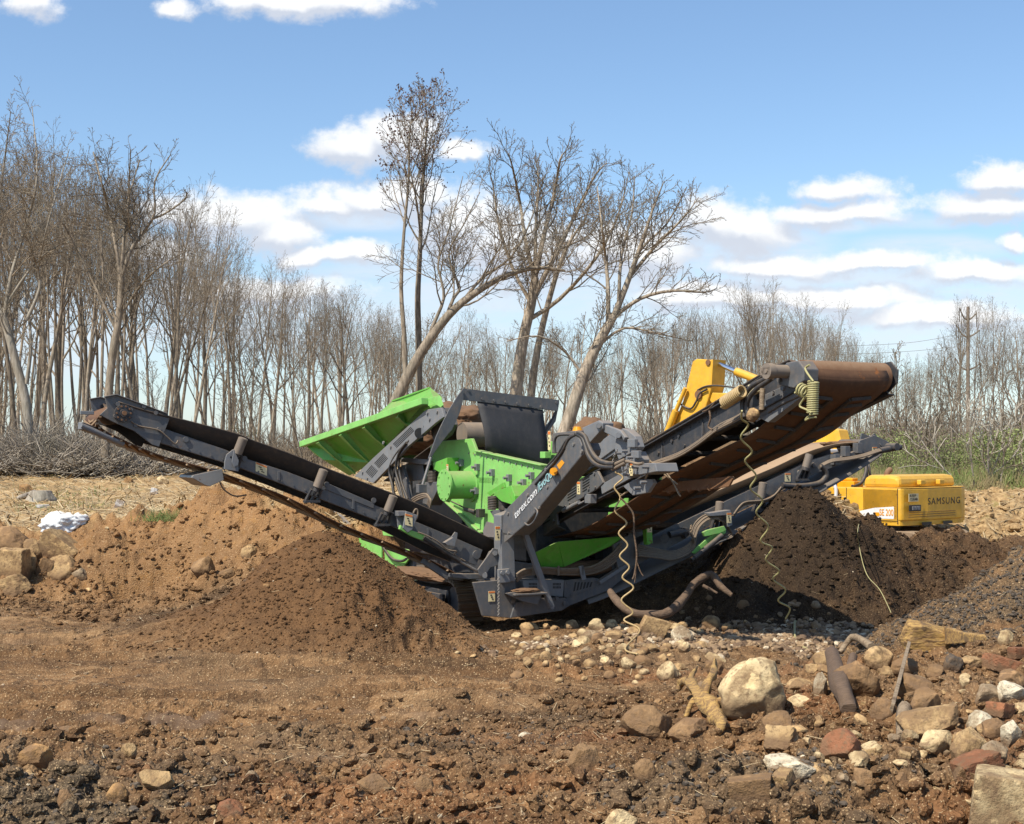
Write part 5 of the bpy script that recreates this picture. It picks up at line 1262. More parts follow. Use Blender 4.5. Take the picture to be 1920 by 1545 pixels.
# ---- arch with the rubber flap
b = MB()
t0_, t1_ = A(868, 729, -.95), A(1049, 752, -.95)
b.prism(polyA([(868, 728), (1049, 750), (1046, 771), (868, 750)], -.95), -MA * .012)
b.prism([A(868, 728, -.95), A(1049, 750, -.95), A(1049, 750, -.95) - MA * .14, A(868, 728, -.95) - MA * .14], -UP * .012)
for i in range(6): u = 904 + i * 22; b.bolt(A(u, 748 + (u - 904) * .137, -.95), MA, .022, .02)
b.bolt(A(878, 732, -.95), MA, .02, .015); b.bolt(A(1043, 755, -.95), MA, .02, .015)
arch = b.build('arch_bar', GREY, scr, .006)
b = MB()
b.prism(polyA([(868, 729), (870, 745), (862, 775), (848, 806), (842, 812), (822, 838), (806, 862), (803, 860), (818, 818), (826, 800), (842, 768), (858, 742)], -.92), -MA * .02)
b.build('arch_leg', GREY, scr, .006); b = MB(); b.cyl(A(808, 858, -.90), A(791, 914, -.80), .022, 12); b.box(A(790, 916, -.82), MS * .12, MA * .1, UP * .12); b.build('arch_rod', GREY, scr, .006)
b = MB(); b.prism(polyA([(1046, 770), (1049, 752), (1042, 790), (1022, 818), (1014, 826), (1018, 806)], -1.05), -MA * .02)
b.build('arch_leg', GREY, scr, .006)
fl = []
ftop = [(895, 752), (1018, 768)]; 
for i in range(9):
    t_ = i / 8; bow = -.9 - .02 + .10 * math.sin(t_ * 1.6) ** 2
    l_ = A(895 + 2 * math.sin(t_ * 3) + 8 * t_ * t_, 752 + 92 * t_, -.965); r_2 = A(1018 + 5 * t_ * t_, 768 + 112 * t_, -.965)
    off = MA * (.30 * t_ * t_ * (1.3 - t_) + .05 * math.sin(t_ * 3))
    fl.append([l_.lerp(r_2, x_) + off + MA * .02 * math.sin(x_ * 5 + t_ * 2) * t_ for x_ in np.linspace(0, 1, 9)])
b = MB(); b.loft(fl, True, -MA * .014); b.build('rubber_flap', FLAP, scr)
# lower green doors and bits seen under the left conveyor
b = MB(); b.prism(polyS([(650, 1010), (668, 1003), (715, 1020), (715, 1052), (690, 1040)], -.25), MS * .03); b.prism(polyS([(720, 1024), (764, 1030), (770, 1042), (748, 1076), (722, 1060)], -.25), MS * .03)
b.prism(polyS([(716, 990), (734, 992), (738, 1006), (718, 1004)], -.2), MS * .03); b.build('access_cover', GREEN2, scr, .006)
b = MB(); b.prism(polyS([(748, 1076), (770, 1042), (775, 1044), (776, 1070), (785, 1072), (785, 1064), (812, 1066), (830, 1082), (785, 1088), (752, 1084)], -.15), MS * .05)
b.prism(polyS([(608, 950), (640, 968), (660, 990), (640, 1000), (610, 980)], -.1), MS * .05); b.build('side_panel', LGREY, scr, .006)
b = MB(); b.prism(polyS([(752, 1073), (784, 1073), (783, 1088), (766, 1092), (752, 1086)], -.17), MS * .01); b.build('warning_plate', STICK, scr)
b = MB(); b.tube([S(u, v, -.3) for u, v in [(716, 1022), (724, 1034), (736, 1048), (752, 1052), (762, 1048)]], .022, 8, sub=5); b.build('hose', HOSE, scr)
# ---- tracks
for st in (-.42, 2.25):
    tk = MB(); loop = []; r_ = .30; a0, a1 = -3.7, -1.12; zc = .05
    for k in range(13): t_ = -math.pi / 2 + math.pi * k / 12; loop.append((a1 + r_ * math.cos(t_), zc + r_ * math.sin(t_)))
    for k in range(13): t_ = math.pi / 2 + math.pi * k / 12; loop.append((a0 + r_ * math.cos(t_), zc + r_ * math.sin(t_)))
    tp_ = conv_part('track')
    b = MB(); b.loft([[M(a, st, z), M(a, st + .4, z)] for a, z in loop + loop[:1]], False); b.build('track_belt', TRACKM, tp_)
    per = [0]; 
    lp = loop + loop[:1]
    for i in range(len(lp) - 1): per.append(per[-1] + math.hypot(lp[i + 1][0] - lp[i][0], lp[i + 1][1] - lp[i][1]))
    b = MB(); n = int(per[-1] / .115)
    for k in range(n):
        s_ = per[-1] * k / n; i = max(j for j in range(len(per) - 1) if per[j] <= s_ + 1e-9); f = (s_ - per[i]) / max(1e-6, per[i + 1] - per[i])
        a = lp[i][0] + (lp[i + 1][0] - lp[i][0]) * f; z = lp[i][1] + (lp[i + 1][1] - lp[i][1]) * f
        ta = (lp[i + 1][0] - lp[i][0]) / max(1e-6, per[i + 1] - per[i]); tz = (lp[i + 1][1] - lp[i][1]) / max(1e-6, per[i + 1] - per[i])
        T = MA * ta + UP * tz; Nn = MS.cross(T)
        Nn = Nn if (MA * (a - (a0 + a1) / 2 if abs(z - zc) < .28 else 0) + UP * (z - zc)).dot(Nn) > 0 else -Nn
        c = M(a, st + .2, z) + Nn * .012
        b.box(c, MS * .42, T * .098, Nn * .022); b.box(c + Nn * .022 + T * .03, MS * .41, T * .016, Nn * .03); b.box(c + Nn * .020 - T * .02, MS * .41, T * .012, Nn * .022)
    b.build('shoe', TRACKM, tp_, kind='stuff')
    b = MB(); b.box(M((a0 + a1) / 2, st + .2, zc), MA * 2.3, MS * .30, UP * .34); b.box(M((a0 + a1) / 2 + .2, st - .02, zc - .02), MA * 1.9, MS * .05, UP * .28)
    for k in range(5): b.cyl(M(a0 + .4 + k * .45, st + .02, zc - .17), M(a0 + .4 + k * .45, st + .38, zc - .17), .09, 16)
    b.cyl(M(a1, st + .08, zc), M(a1, st + .32, zc), .24, 24)
    b.build('track_frame', DGREY, tp_, .01)
# ------------------------------------------------------------------ the yellow excavator far behind on the right
EX = Vector((0.74, 0.67, 0)).normalized(); ES = Vector((-EX.y, EX.x, 0))       # along the tail, along the flank (forwards)
EK = at(1690, 985, 34.0)                                                       # lower near corner of the tail
def EXP(u, v, s): d = pray(u, v); return CP + d * ((s - (CP - EK).dot(ES)) / d.dot(ES))      # on the tail plane
def EXF(u, v, s): d = pray(u, v); return CP + d * ((s - (CP - EK).dot(EX)) / d.dot(EX))      # on the flank plane
exc = empty('excavator', EK + EX * 1.2 + ES * 1.5 - UP * .95, 'yellow crawler excavator with keep clear sign parked behind the dark soil heap on the right', 'excavator')
YW = 3.05
b = MB()
z0_, z1_ = EK.z, at(1690, 914, 34).z
prof = []
for x_, y_ in ((0, .10), (.03, .03), (.10, 0), (1.0, -.10), (YW - .5, -.10), (YW - .15, .02), (YW, .28), (YW, 1.1), (0, 1.1)): prof.append(EK + EX * x_ + ES * y_)
b.prism([Vector((p_.x, p_.y, z0_ + .10)) for p_ in prof], UP * (z1_ - z0_ - .13))
cw = b.build('counterweight', YELLOW, exc, .03)
b = MB()
for x_ in (.9, 1.75): b.box(EK + EX * x_ + ES * .02 + UP * (at(1690, 905, 34).z - EK.z), EX * .22, ES * .12, UP * .12)
b.build('lifting_lug', YELLOW, exc, .02)
b = MB(); b.box(EK + EX * 2.62 - ES * -.0 + UP * .62, EX * .10, ES * .02, UP * .16); b.build('reflector', RUSTY, exc)
b = MB()
for x_ in (.95, 1.9): b.box(EK + EX * x_ - ES * .104 + UP * .02, EX * .42, ES * .012, UP * .07)
b.build('tow_recess', BLACK, exc)
b = MB(); b.prism([Vector((p_.x, p_.y, z0_ - .02)) + (EX * .0 + ES * .03) for p_ in prof], UP * .12); b.prism([Vector((p_.x, p_.y, z1_ - .03)) for p_ in prof], UP * .02)
b.build('counterweight_base', YELLOW, cw, .02)
b = MB()
for k in range(3):
    z_ = z0_ + .19 + k * .055
    b.box(EK + EX * 1.2 - ES * .105 + UP * (z_ - EK.z), EX * 2.1, ES * .012, UP * .012)
b.build('groove', RUSTY, cw)
fy = -.108
b = MB(); b.box(EK + EX * .42 + ES * fy + UP * ((EXP(1708, 953, -.1).z) - EK.z), EX * .50, ES * .03, UP * .155); tl = b.build('tail_light', BLACK, cw, .01)
b = MB()
for k in range(3): b.box(EK + EX * (.32 + k * .12) + ES * (fy - .02) + UP * (EXP(1708, 953, -.1).z - EK.z), EX * .10, ES * .02, UP * .09)
b.build('light_lens', LGREY, tl, .006)
p_ = EXP(1740, 946, -.103); q_ = EXP(1800, 944, -.103)
letter('lettering', 'SAMSUNG', Vector((p_.x, p_.y, p_.z)), Vector((q_.x, q_.y, p_.z)), -ES, .17, BLACK, cw)
pl_ = EXP(1713, 933, -.104); sg = MB(); sg.box(Vector((pl_.x, pl_.y, pl_.z)), EX * .42, ES * .008, UP * .19); kc = sg.build('keep_clear_sign', STICK, cw)
for t_, dz_ in (('KEEP', .018), ('CLEAR', -.068)):
    a_ = pl_ - EX * (.17 if t_ == 'KEEP' else .17) + UP * dz_ - ES * .006; w_2 = .27 if t_ == 'KEEP' else .34
    letter('lettering', t_, a_, a_ + EX * w_2, -ES, .062, BLACK, kc)
# flank and hood
b = MB(); fl_ = [(0, z0_ + .02), (0, z1_ - .02), (2.9, z1_ - .02), (3.1, z1_ - .3), (3.1, z0_ + .02)]
b.prism([EK + ES * (1.1 + y_) * 1.0 + ES * 0 + UP * (z_ - EK.z) for y_, z_ in [(-1.02, z0_ + .02), (-1.02, z1_ - .02), (1.9, z1_ - .02), (2.1, z0_ + .02)]], EX * (YW - .02))
body = b.build('engine_body', YELLOW, exc, .03)
b = MB()
for s_ in (.10, 1.55): b.box(EK + ES * s_ - EX * .004 + UP * (z1_ - z0_) * .5, ES * .014, EX * .01, UP * (z1_ - z0_ - .06))
b.box(EK + ES * 1.1 - EX * .004 + UP * .10, ES * 2.0, EX * .01, UP * .012); b.build('panel_seam', BLACK, body)
b = MB()
for k in range(7): b.box(EK + ES * 1.95 - EX * .006 + UP * (.28 + k * .07), ES * .5, EX * .012, UP * .022)
b.cyl(EXF(1584, 935, -.02), EXF(1584, 935, .0), .035, 10); b.build('vent', BLACK, body)
b = MB(); b.prism([EXF(u, v, -.004) for u, v in ((1614, 965), (1612, 958), (1640, 952), (1676, 950), (1676, 973), (1634, 972))], EX * .003); pat = b.build('white_flash', WHITE, body)
p_ = EXF(1649, 966, -.01); q_ = EXF(1675, 966, -.01); letter('lettering', 'SE 200', p_, Vector((q_.x, q_.y, p_.z)), -EX, .16, AMBER, pat)
b = MB(); b.box(EXF(1644, 964, -.01), ES * .14, EX * .01, UP * .09); b.build('latch', AMBER, pat)
hd_ = [EK + ES * .25 + EX * .15, EK + ES * 1.9 + EX * .15]
b = MB(); zt_ = at(1690, 890, 34.5).z
b.prism([EK + EX * .1 + ES * y_ + UP * (z_ - EK.z) for y_, z_ in ((.12, z1_ - .02), (.12, zt_ - .10), (.2, zt_ - .03), (.4, zt_), (.95, zt_ - .01), (1.1, zt_ - .06), (1.16, z1_ - .02))], EX * (YW - .5)); b.build('hood', YELLOW, exc, .09)
b = MB(); mu = at(1663, 893, 35.3); b.tube([mu - UP * .3, mu, mu + UP * .10 + EX * .03, mu + UP * .16 + EX * .14], .075, 12, sub=4); b.build('exhaust_pipe', RUSTY, exc)
b = MB(); mu = at(1640, 912, 34.9); b.cyl(mu, mu + UP * .12, .12, 16); b.cyl(mu + UP * .12, mu + UP * .22, .17, 16, .12); b.build('air_cleaner', GREY, exc)
b = MB(); mu = at(1594, 908, 35.5); b.box(mu, ES * .5, EX * .4, UP * .16); b.box(mu + UP * .12, ES * .3, EX * .25, UP * .08); b.build('filler_cap', AMBER, exc, .02)
b = MB()
for x_ in (-.45, -.25): b.tube([at(1640 + x_ * 30, 902, 35.8), at(1634 + x_ * 20, 872, 35.8), at(1622, 868, 36.2), at(1600 + x_ * 30, 884, 36.4)], .03, 8, sub=5)
b.tube([at(1598, 912, 35.2), at(1616, 904, 35.4), at(1624, 880, 35.6), at(1616, 866, 35.8)], .045, 8, sub=5); b.build('hose', HOSE, exc)
# cab
CB = EK + ES * 2.35 + EX * .05
b = MB()
for x_ in (0, 1.0):
    for y_ in (0, 1.5): b.beam(CB + EX * x_ + ES * y_ + UP * .1, CB + EX * x_ + ES * (y_ * .92 + .04) + UP * 1.75, .10, .10, EX)
b.box(CB + EX * .5 + ES * .75 + UP * 1.78, EX * 1.15, ES * 1.6, UP * .10); b.box(CB + EX * .5 + ES * .75 + UP * .3, EX * 1.08, ES * 1.58, UP * .7)
cabo = b.build('cab', WHITE, exc, .03)
GLASS = bpy.data.materials.new('dark_glass'); GLASS.use_nodes = True; gb_ = GLASS.node_tree.nodes['Principled BSDF']
gb_.inputs['Base Color'].default_value = (.03, .045, .05, 1); gb_.inputs['Roughness'].default_value = .08
b = MB(); b.box(CB + EX * .5 + ES * .75 + UP * 1.2, EX * .98, ES * 1.40, UP * 1.05); b.build('window', GLASS, cabo)
b = MB(); b.tube([EXF(u, v, -.12) for u, v in [(1530, 930), (1530, 946), (1536, 952), (1552, 952), (1562, 946), (1560, 930), (1532, 929)]], .02, 7); b.tube([EXF(u, v, -.14) for u, v in [(1559, 900), (1567, 915), (1566, 940), (1554, 962)]], .045, 8, sub=4); b.build('handrail', WHITE, exc)
# boom and stick
BP = (EK + ES * 2.6 + EX * 1.25)
def EB(u, v): return EXF(u, v, 1.25)
b = MB()
b.prism([EB(u, v) for u, v in ((1590, 880), (1572, 806), (1540, 800), (1480, 786), (1420, 754), (1390, 738), (1335, 736), (1328, 748), (1340, 762), (1380, 776), (1420, 800), (1490, 850), (1540, 905))], EX * .42)
bo = b.build('boom', YELLOW, exc, .02)
b = MB(); b.prism([EB(u, v) - EX * .08 for u, v in ((1302, 678), (1310, 673), (1338, 675), (1336, 726), (1322, 778), (1300, 830), (1256, 822), (1284, 752))], EX * .58)
stk = b.build('stick', YELLOW, exc, .02)
b = MB(); b.prism([EB(u, v) - EX * .07 for u, v in ((1328, 676), (1340, 674), (1337, 726), (1322, 778), (1306, 815), (1320, 760))], EX * .56); b.build('stick_edge', YELLOW, stk)
b = MB(); b.cyl(EB(1276, 770) - EX * .2, EB(1246, 846) - EX * .2, .10, 14); b.cyl(EB(1294, 728) - EX * .2, EB(1276, 770) - EX * .2, .06, 12); b.build('bucket_cylinder', YELLOW, stk)
b = MB(); b.cyl(EB(1372, 696) + EX * .2, EB(1440, 722) + EX * .2, .115, 16); cy = b.build('stick_cylinder', YELLOW, exc)
b = MB(); b.cyl(EB(1334, 680) + EX * .2, EB(1372, 696) + EX * .2, .065, 12); b.build('cylinder_rod', CHROME, cy)
b = MB()
b.tube([EB(u, v) - EX * .14 for u, v in [(1332, 730), (1318, 738), (1312, 752), (1302, 766), (1288, 762), (1276, 752)]], .03, 7, sub=5); b.tube([EB(u, v) - EX * .1 for u, v in [(1400, 730), (1360, 724), (1330, 724), (1312, 732)]], .025, 7, sub=5); b.build('hose', HOSE, exc)
b = MB(); b.cyl(EB(1315, 740) - EX * .15, EB(1315, 740) + EX * .55, .12, 14); b.cyl(EB(1332, 680) - EX * .12, EB(1332, 680) + EX * .55, .08, 14); b.build('pivot_pin', RUSTY, exc)
# undercarriage
b = MB(); gzE = -.45
for x_ in (.0, 1.85):
    lp = []
    for k in range(9): t_ = -math.pi / 2 + math.pi * k / 8; lp.append((3.2 + .38 * math.cos(t_), .38 * math.sin(t_)))
    for k in range(9): t_ = math.pi / 2 + math.pi * k / 8; lp.append((-.2 + .38 * math.cos(t_), .38 * math.sin(t_)))
    b.prism([EK + EX * x_ + ES * y_ + UP * (gzE + .40 + z_ - EK.z) for y_, z_ in lp], EX * .5)
b.build('track', TRACKM, exc, .02)
b = MB(); b.cyl(EK + EX * 1.2 + ES * 1.5 - UP * .35, EK + EX * 1.2 + ES * 1.5, .6, 24); b.box(EK + EX * 1.2 + ES * 1.5 - UP * .5, EX * 1.4, ES * 1.6, UP * .4); b.build('undercarriage', DGREY, exc)
# ------------------------------------------------------------------ stones
import bmesh
def rock_material():
    m = bpy.data.materials.new('stone'); m.use_nodes = True; N = NT(m.node_tree); N.n.clear()
    t = N.new('ShaderNodeTexCoord'); oi = N.new('ShaderNodeObjectInfo'); geo = N.new('ShaderNodeNewGeometry'); P = geo.outputs['Position']
    n1 = N.noise(P, 5, 5, 0.65); n2 = N.noise(P, 22, 5, 0.7); n3 = N.noise(P, 80, 3, 0.6)
    base = oi.outputs['Color']
    c = N.mix(N.ramp(n1, 0.35, 0.68), base, N.mix(1.0, base, (0.66, 0.60, 0.52, 1), 'MULTIPLY'))
    c = N.mix(N.ramp(n2, 0.48, 0.66, 0, 0.75), c, (0.165, 0.105, 0.060, 1)); c = N.mix(N.ramp(n1, 0.46, 0.62, 0, 0.6), c, (0.19, 0.12, 0.07, 1))
    c = N.mix(N.ramp(N.noise(P, 9, 3, 0.5), 0.60, 0.70, 0, 0.6), c, N.mix(1.0, base, (1.45, 1.4, 1.3, 1), 'MULTIPLY'))
    # soil still clinging to the lower side
    so_ = N.new('ShaderNodeSeparateXYZ'); N.put(so_.inputs[0], t.outputs['Generated'])
    low = N.math('MULTIPLY', N.ramp(N.math('ADD', so_.outputs[2], N.math('MULTIPLY', N.math('SUBTRACT', n1, 0.5), 0.6)), 0.62, 0.28), 0.85)
    c = N.mix(low, c, (0.150, 0.090, 0.050, 1))
    b = N.new('ShaderNodeBsdfPrincipled'); N.put(b.inputs['Base Color'], c); b.inputs['Roughness'].default_value = 0.88; b.inputs['Specular IOR Level'].default_value = 0.2
    bp = N.new('ShaderNodeBump'); bp.inputs['Strength'].default_value = 0.7; bp.inputs['Distance'].default_value = 0.02
    N.put(bp.inputs['Height'], N.math('ADD', N.math('MULTIPLY', n2, 1.0), N.math('MULTIPLY', n3, 0.35))); N.l.new(bp.outputs[0], b.inputs['Normal'])
    o = N.new('ShaderNodeOutputMaterial'); N.l.new(b.outputs[0], o.inputs[0]); return m
STONE = rock_material()
COL = dict(pale=(0.56, 0.43, 0.245), white=(0.56, 0.49, 0.36), tan=(0.43, 0.29, 0.145), brown=(0.27, 0.165, 0.083), grey=(0.30, 0.225, 0.145), ochre=(0.34, 0.20, 0.085),
           red=(0.24, 0.105, 0.055), dark=(0.085, 0.075, 0.066), chalk=(0.70, 0.70, 0.70))
def rock_mesh(seed, kind='cobble', sub=3):
    r = random.Random(seed); bm = bmesh.new(); bmesh.ops.create_icosphere(bm, subdivisions=sub, radius=1.0)
    off = Vector((r.uniform(-50, 50), r.uniform(-50, 50), r.uniform(-50, 50)))
    if kind == 'block':      # squared by planes on six sides and a few corners
        pl = [(Vector(a), d) for a, d in (((1, 0, 0), .80), ((-1, 0, 0), .80), ((0, 1, 0), .78), ((0, -1, 0), .78), ((0, 0, 1), .70), ((0, 0, -1), .7))]
        pl = [((a + Vector((r.gauss(0, .09), r.gauss(0, .09), r.gauss(0, .09)))).normalized(), d * .72) for a, d in pl]
        pl += [(Vector((r.gauss(0, 1), r.gauss(0, 1), r.gauss(0, 1))).normalized(), r.uniform(.84, .95)) for _ in range(5)]
    else:
        k = {'cobble': 10, 'angular': 15, 'round': 4}[kind]; lo, hi = {'cobble': (.68, .92), 'angular': (.55, .86), 'round': (.85, .97)}[kind]
        pl = [(Vector((r.gauss(0, 1), r.gauss(0, 1), r.gauss(0, 1))).normalized(), r.uniform(lo, hi)) for _ in range(k)]
    amp = {'cobble': .13, 'angular': .10, 'round': .15, 'block': .05}[kind]
    for v in bm.verts:
        d = v.co.normalized(); rad = 1.0 if kind != 'block' else 1.5
        for n_, dd in pl:
            c = d.dot(n_)
            if c > 0.05:
                q = dd / c
                rad = min(rad, q) if kind != 'cobble' and kind != 'round' else (rad if q > rad else q + (rad - q) * .10)
        rad *= 1 + amp * mnoise.noise(d * 1.3 + off) + amp * .45 * mnoise.noise(d * 3.4 + off) + amp * .22 * mnoise.noise(d * 9 + off) + .012 * mnoise.noise(d * 20 + off)
        v.co = d * rad
    xs_ = [v.co for v in bm.verts]
    mx = [max(p[i] for p in xs_) for i in range(3)]; mn = [min(p[i] for p in xs_) for i in range(3)]
    for v in bm.verts: v.co = Vector([(v.co[i] - (mx[i] + mn[i]) / 2) / ((mx[i] - mn[i]) / 2) for i in range(3)])
    me = bpy.data.meshes.new('stone'); bm.to_mesh(me); bm.free()
    me.polygons.foreach_set('use_smooth', [kind not in ('angular', 'block')] * len(me.polygons)); me.materials.append(STONE)
    return me
def put_rock(name, me, p, w_, d_, h_, col, label, cat='stone', group=None, rot=0, tilt=(0, 0), sink=.2, seed=0):
    o = bpy.data.objects.new(name, me); C.objects.link(o)
    o.location = (p.x, p.y + d_ * .35, p.z + h_ * (.5 - sink)); o.scale = (w_ / 2, d_ / 2, h_ / 2); o.rotation_euler = (tilt[0], tilt[1], rot)
    k = random.Random(seed).uniform(.85, 1.15); c = COL[col]; o.color = (c[0] * k, c[1] * k, c[2] * k, 1)
    return tag(o, label, cat, group)
HERO = [ # u, bottom row, width px, height px, shape, colour, roll, label, name
 (1411, 1350, 126, 118, 'cobble', 'pale', 0, 'largest pale boulder standing in the middle of the rubble', 'boulder'),
 (1880, 1580, 150, 120, 'block', 'pale', .15, 'big pale block cut by the bottom right corner', 'boulder'),
 (1158, 1552, 64, 60, 'angular', 'pale', .2, 'pale jagged stone at the bottom edge below the rubble', 'stone'),
 (1210, 1480, 42, 44, 'round', 'brown', 0, 'smooth round brown stone alone on the bare soil', 'stone'),
 (1095, 1455, 62, 56, 'angular', 'brown', 0, 'dusty brown stone half sunk left of the smooth round one', 'stone'),
 (1485, 1462, 96, 40, 'angular', 'white', .1, 'flat whitish stone barely rising from the soil below the large boulder', 'stone'),
 (1650, 1254, 62, 42, 'cobble', 'tan', .1, 'rounded pale cobble perched on the brown rubble mound', 'stone'),
 (1612, 1310, 86, 74, 'angular', 'brown', 0, 'large brown stone with white specks under the perched cobble', 'stone'),
 (1540, 1304, 28, 44, 'angular', 'white', .1, 'small upright white stone beside the dark log', 'stone'),
 (1755, 1392, 118, 66, 'angular', 'tan', -.35, 'long tilted tan slab with a dark lower face', 'slab'),
 (1764, 1412, 78, 42, 'angular', 'pale', -.15, 'pale wedge shaped stone under the tilted tan slab', 'stone'),
 (1822, 1428, 68, 62, 'angular', 'tan', 0, 'round tan stone next to the pale wedge', 'stone'),
 (1843, 1378, 48, 46, 'angular', 'white', .3, 'white split stone behind the round tan one', 'stone'),
 (1738, 1348, 58, 58, 'angular', 'brown', .3, 'brown egg shaped stone above the tilted slab', 'stone'),
 (1212, 1384, 98, 62, 'angular', 'brown', .1, 'big flat brown stone to the left of the split root', 'stone'),
 (1292, 1388, 84, 40, 'angular', 'brown', -.1, 'flat brown stone in front of the split root', 'stone'),
 (1465, 1384, 76, 48, 'angular', 'brown', .05, 'brown stone leaning in front of the largest boulder', 'stone'),
 (1482, 1404, 42, 40, 'angular', 'pale', .2, 'small yellowish stone in front of the largest boulder', 'stone'),
 (1888, 1210, 30, 32, 'cobble', 'pale', .1, 'lone pale stone on the black millings at the right edge', 'stone'),
 (1253, 1274, 42, 36, 'cobble', 'pale', 0, 'pale stone lying apart below the cobble heap', 'stone'),
 (1590, 1430, 86, 64, 'angular', 'red', .1, 'reddish angular stone buried in the soil at lower right', 'stone'),
 (1412, 1505, 84, 44, 'block', 'brown', -.1, 'squared brown block sunk in the foreground soil', 'stone'),
 (1906, 1318, 60, 42, 'angular', 'white', 0, 'white patched stone at the right edge below the bricks', 'stone'),
 (1900, 1290, 56, 36, 'cobble', 'brown', 0, 'brown stone at the right edge just under the long brick', 'stone'),
 (1898, 1404, 44, 46, 'angular', 'white', .2, 'whitish angular stone at the right edge above the corner block', 'stone'),
 (1828, 1492, 42, 34, 'round', 'tan', 0, 'small smooth tan stone beside the corner block', 'stone'),
 (1224, 1196, 52, 44, 'block', 'tan', .5, 'tilted flat brown slab crowning the cobble heap', 'slab'),
 (1280, 1206, 44, 34, 'cobble', 'white', .1, 'white stone beside the tilted slab on the cobble heap', 'stone'),
 (1785, 1360, 40, 30, 'cobble', 'brown', 0, 'small brown stone right of the egg shaped one', 'stone'),
 (1868, 1385, 46, 40, 'cobble', 'brown', .1, 'brown stone next to the white split stone', 'stone'),
 (1870, 1440, 50, 40, 'cobble', 'grey', .1, 'grey stone between the round tan stone and the right edge', 'stone'),
 (1340, 1262, 36, 24, 'angular', 'brown', .1, 'flat brown stone behind the largest boulder', 'stone'),
 (1548, 1252, 44, 30, 'angular', 'tan', -.2, 'tan wedge shaped stone left of the perched cobble', 'stone'),
 (1660, 1350, 50, 40, 'cobble', 'brown', .1, 'brown stone leaning on the grey plank', 'stone'),
 (1700, 1268, 56, 34, 'cobble', 'brown', 0, 'brown stone tucked behind the top of the plank', 'stone'),
 (1790, 1260, 40, 34, 'cobble', 'dark', .1, 'dark round stone beneath the splintered log', 'stone'),
 (1718, 1306, 78, 44, 'cobble', 'brown', 0, 'lumpy brown stone with a white chip right of the plank', 'stone'),
 (20, 1040, 108, 56, 'angular', 'brown', .12, 'broad dark flat slab on top of the stone pile at the left edge', 'slab'),
 (18, 1082, 66, 58, 'block', 'tan', .05, 'tan block at the left edge under the flat slab', 'stone'),
 (44, 1080, 54, 52, 'angular', 'tan', .2, 'tan wedge shaped stone in the middle of the stone pile', 'stone'),
 (110, 1088, 66, 48, 'cobble', 'tan', 0, 'round tan stone at the right foot of the stone pile', 'stone'),
 (108, 1048, 84, 40, 'block', 'tan', .62, 'long squared stone leaning on the pile below the white foam', 'stone'),
 (60, 1050, 36, 42, 'angular', 'tan', -.2, 'small upright stone between the slab and the leaning one', 'stone'),
 (80, 1080, 34, 34, 'angular', 'brown', .2, 'small brown stone wedged in the stone pile', 'stone'),
 (22, 1114, 72, 38, 'angular', 'tan', .03, 'flat tan slab lying in front of the stone pile', 'slab'),
 (148, 1086, 34, 22, 'angular', 'grey', .1, 'small grey flake right of the stone pile', 'stone'),
 (378, 1078, 46, 38, 'cobble', 'brown', .05, 'round brown boulder lodged in the earth bank', 'boulder'),
 (424, 1086, 34, 22, 'cobble', 'brown', .05, 'low brown stone next to the boulder in the bank', 'stone'),
 (465, 1050, 30, 30, 'angular', 'tan', .1, 'tan stone high on the earth bank', 'stone'),
 (12, 888, 30, 22, 'cobble', 'ochre', 0, 'orange stone by the brush pile at the far left', 'stone'),
 (47, 924, 28, 18, 'angular', 'ochre', 0, 'orange stone left of the tree stump', 'stone'),
 (240, 905, 18, 12, 'cobble', 'ochre', 0, 'little orange stone under the hanging belt', 'stone'),
 (303, 908, 24, 17, 'cobble', 'pale', .2, 'pale egg shaped stone under the left conveyor', 'stone'),
 (288, 928, 15, 14, 'block', 'chalk', .2, 'white broken lump nearest the left conveyor', 'lump'),
 (222, 951, 17, 15, 'block', 'chalk', .3, 'white broken lump in the middle of the littered field', 'lump'),
 (290, 1486, 66, 42, 'angular', 'tan', .1, 'flat tan clod of stone at the lower left', 'stone'),
 (217, 1504, 42, 36, 'cobble', 'ochre', 0, 'yellowish stone below the flat tan one at lower left', 'stone'),
 (238, 1424, 34, 30, 'angular', 'tan', .2, 'small upright tan stone behind the flat one at lower left', 'stone'),
 (62, 1434, 60, 40, 'angular', 'ochre', .1, 'ochre stone on the rough ridge at lower left', 'stone'),
 (700, 1490, 66, 36, 'angular', 'brown', .1, 'brown slab half buried in the middle foreground', 'slab'),
 (795, 1488, 36, 36, 'cobble', 'brown', 0, 'brown stone right of the half buried slab', 'stone'),
 (430, 1540, 50, 40, 'cobble', 'red', 0, 'reddish stone at the bottom edge left of centre', 'stone'),
 (120, 1520, 40, 34, 'cobble', 'brown', 0, 'brown stone on the black gravel at lower left', 'stone'),
 (470, 1470, 30, 26, 'cobble', 'grey', 0, 'small grey stone in the middle foreground', 'stone'),
 (985, 1390, 26, 16, 'cobble', 'white', 0, 'whitish flake on the reddish soil left of the rubble', 'stone'),
 (1180, 1255, 30, 24, 'angular', 'pale', 0, 'pale chip at the lower rim of the cobble heap', 'stone'),
]
for i, (u, v, w_, h_, shp, col, roll, lab, nm) in enumerate(HERO):
    p = ground(u, min(v, 1544)); k = p.y / F
    if v > 1544: p = Vector((p.x, p.y - .25, p.z - .05))
    me = rock_mesh(900 + i, shp, 5)
    put_rock('flat_stone' if nm == 'slab' else nm, me, p, w_ * k, w_ * k * .8, h_ * k * (1.12 if i == 0 else 1.3), col, lab, 'boulder' if nm == 'boulder' else 'stone', None, random.Random(i).uniform(-.3, .3), (0, roll), .14 if i == 0 else .30, i)
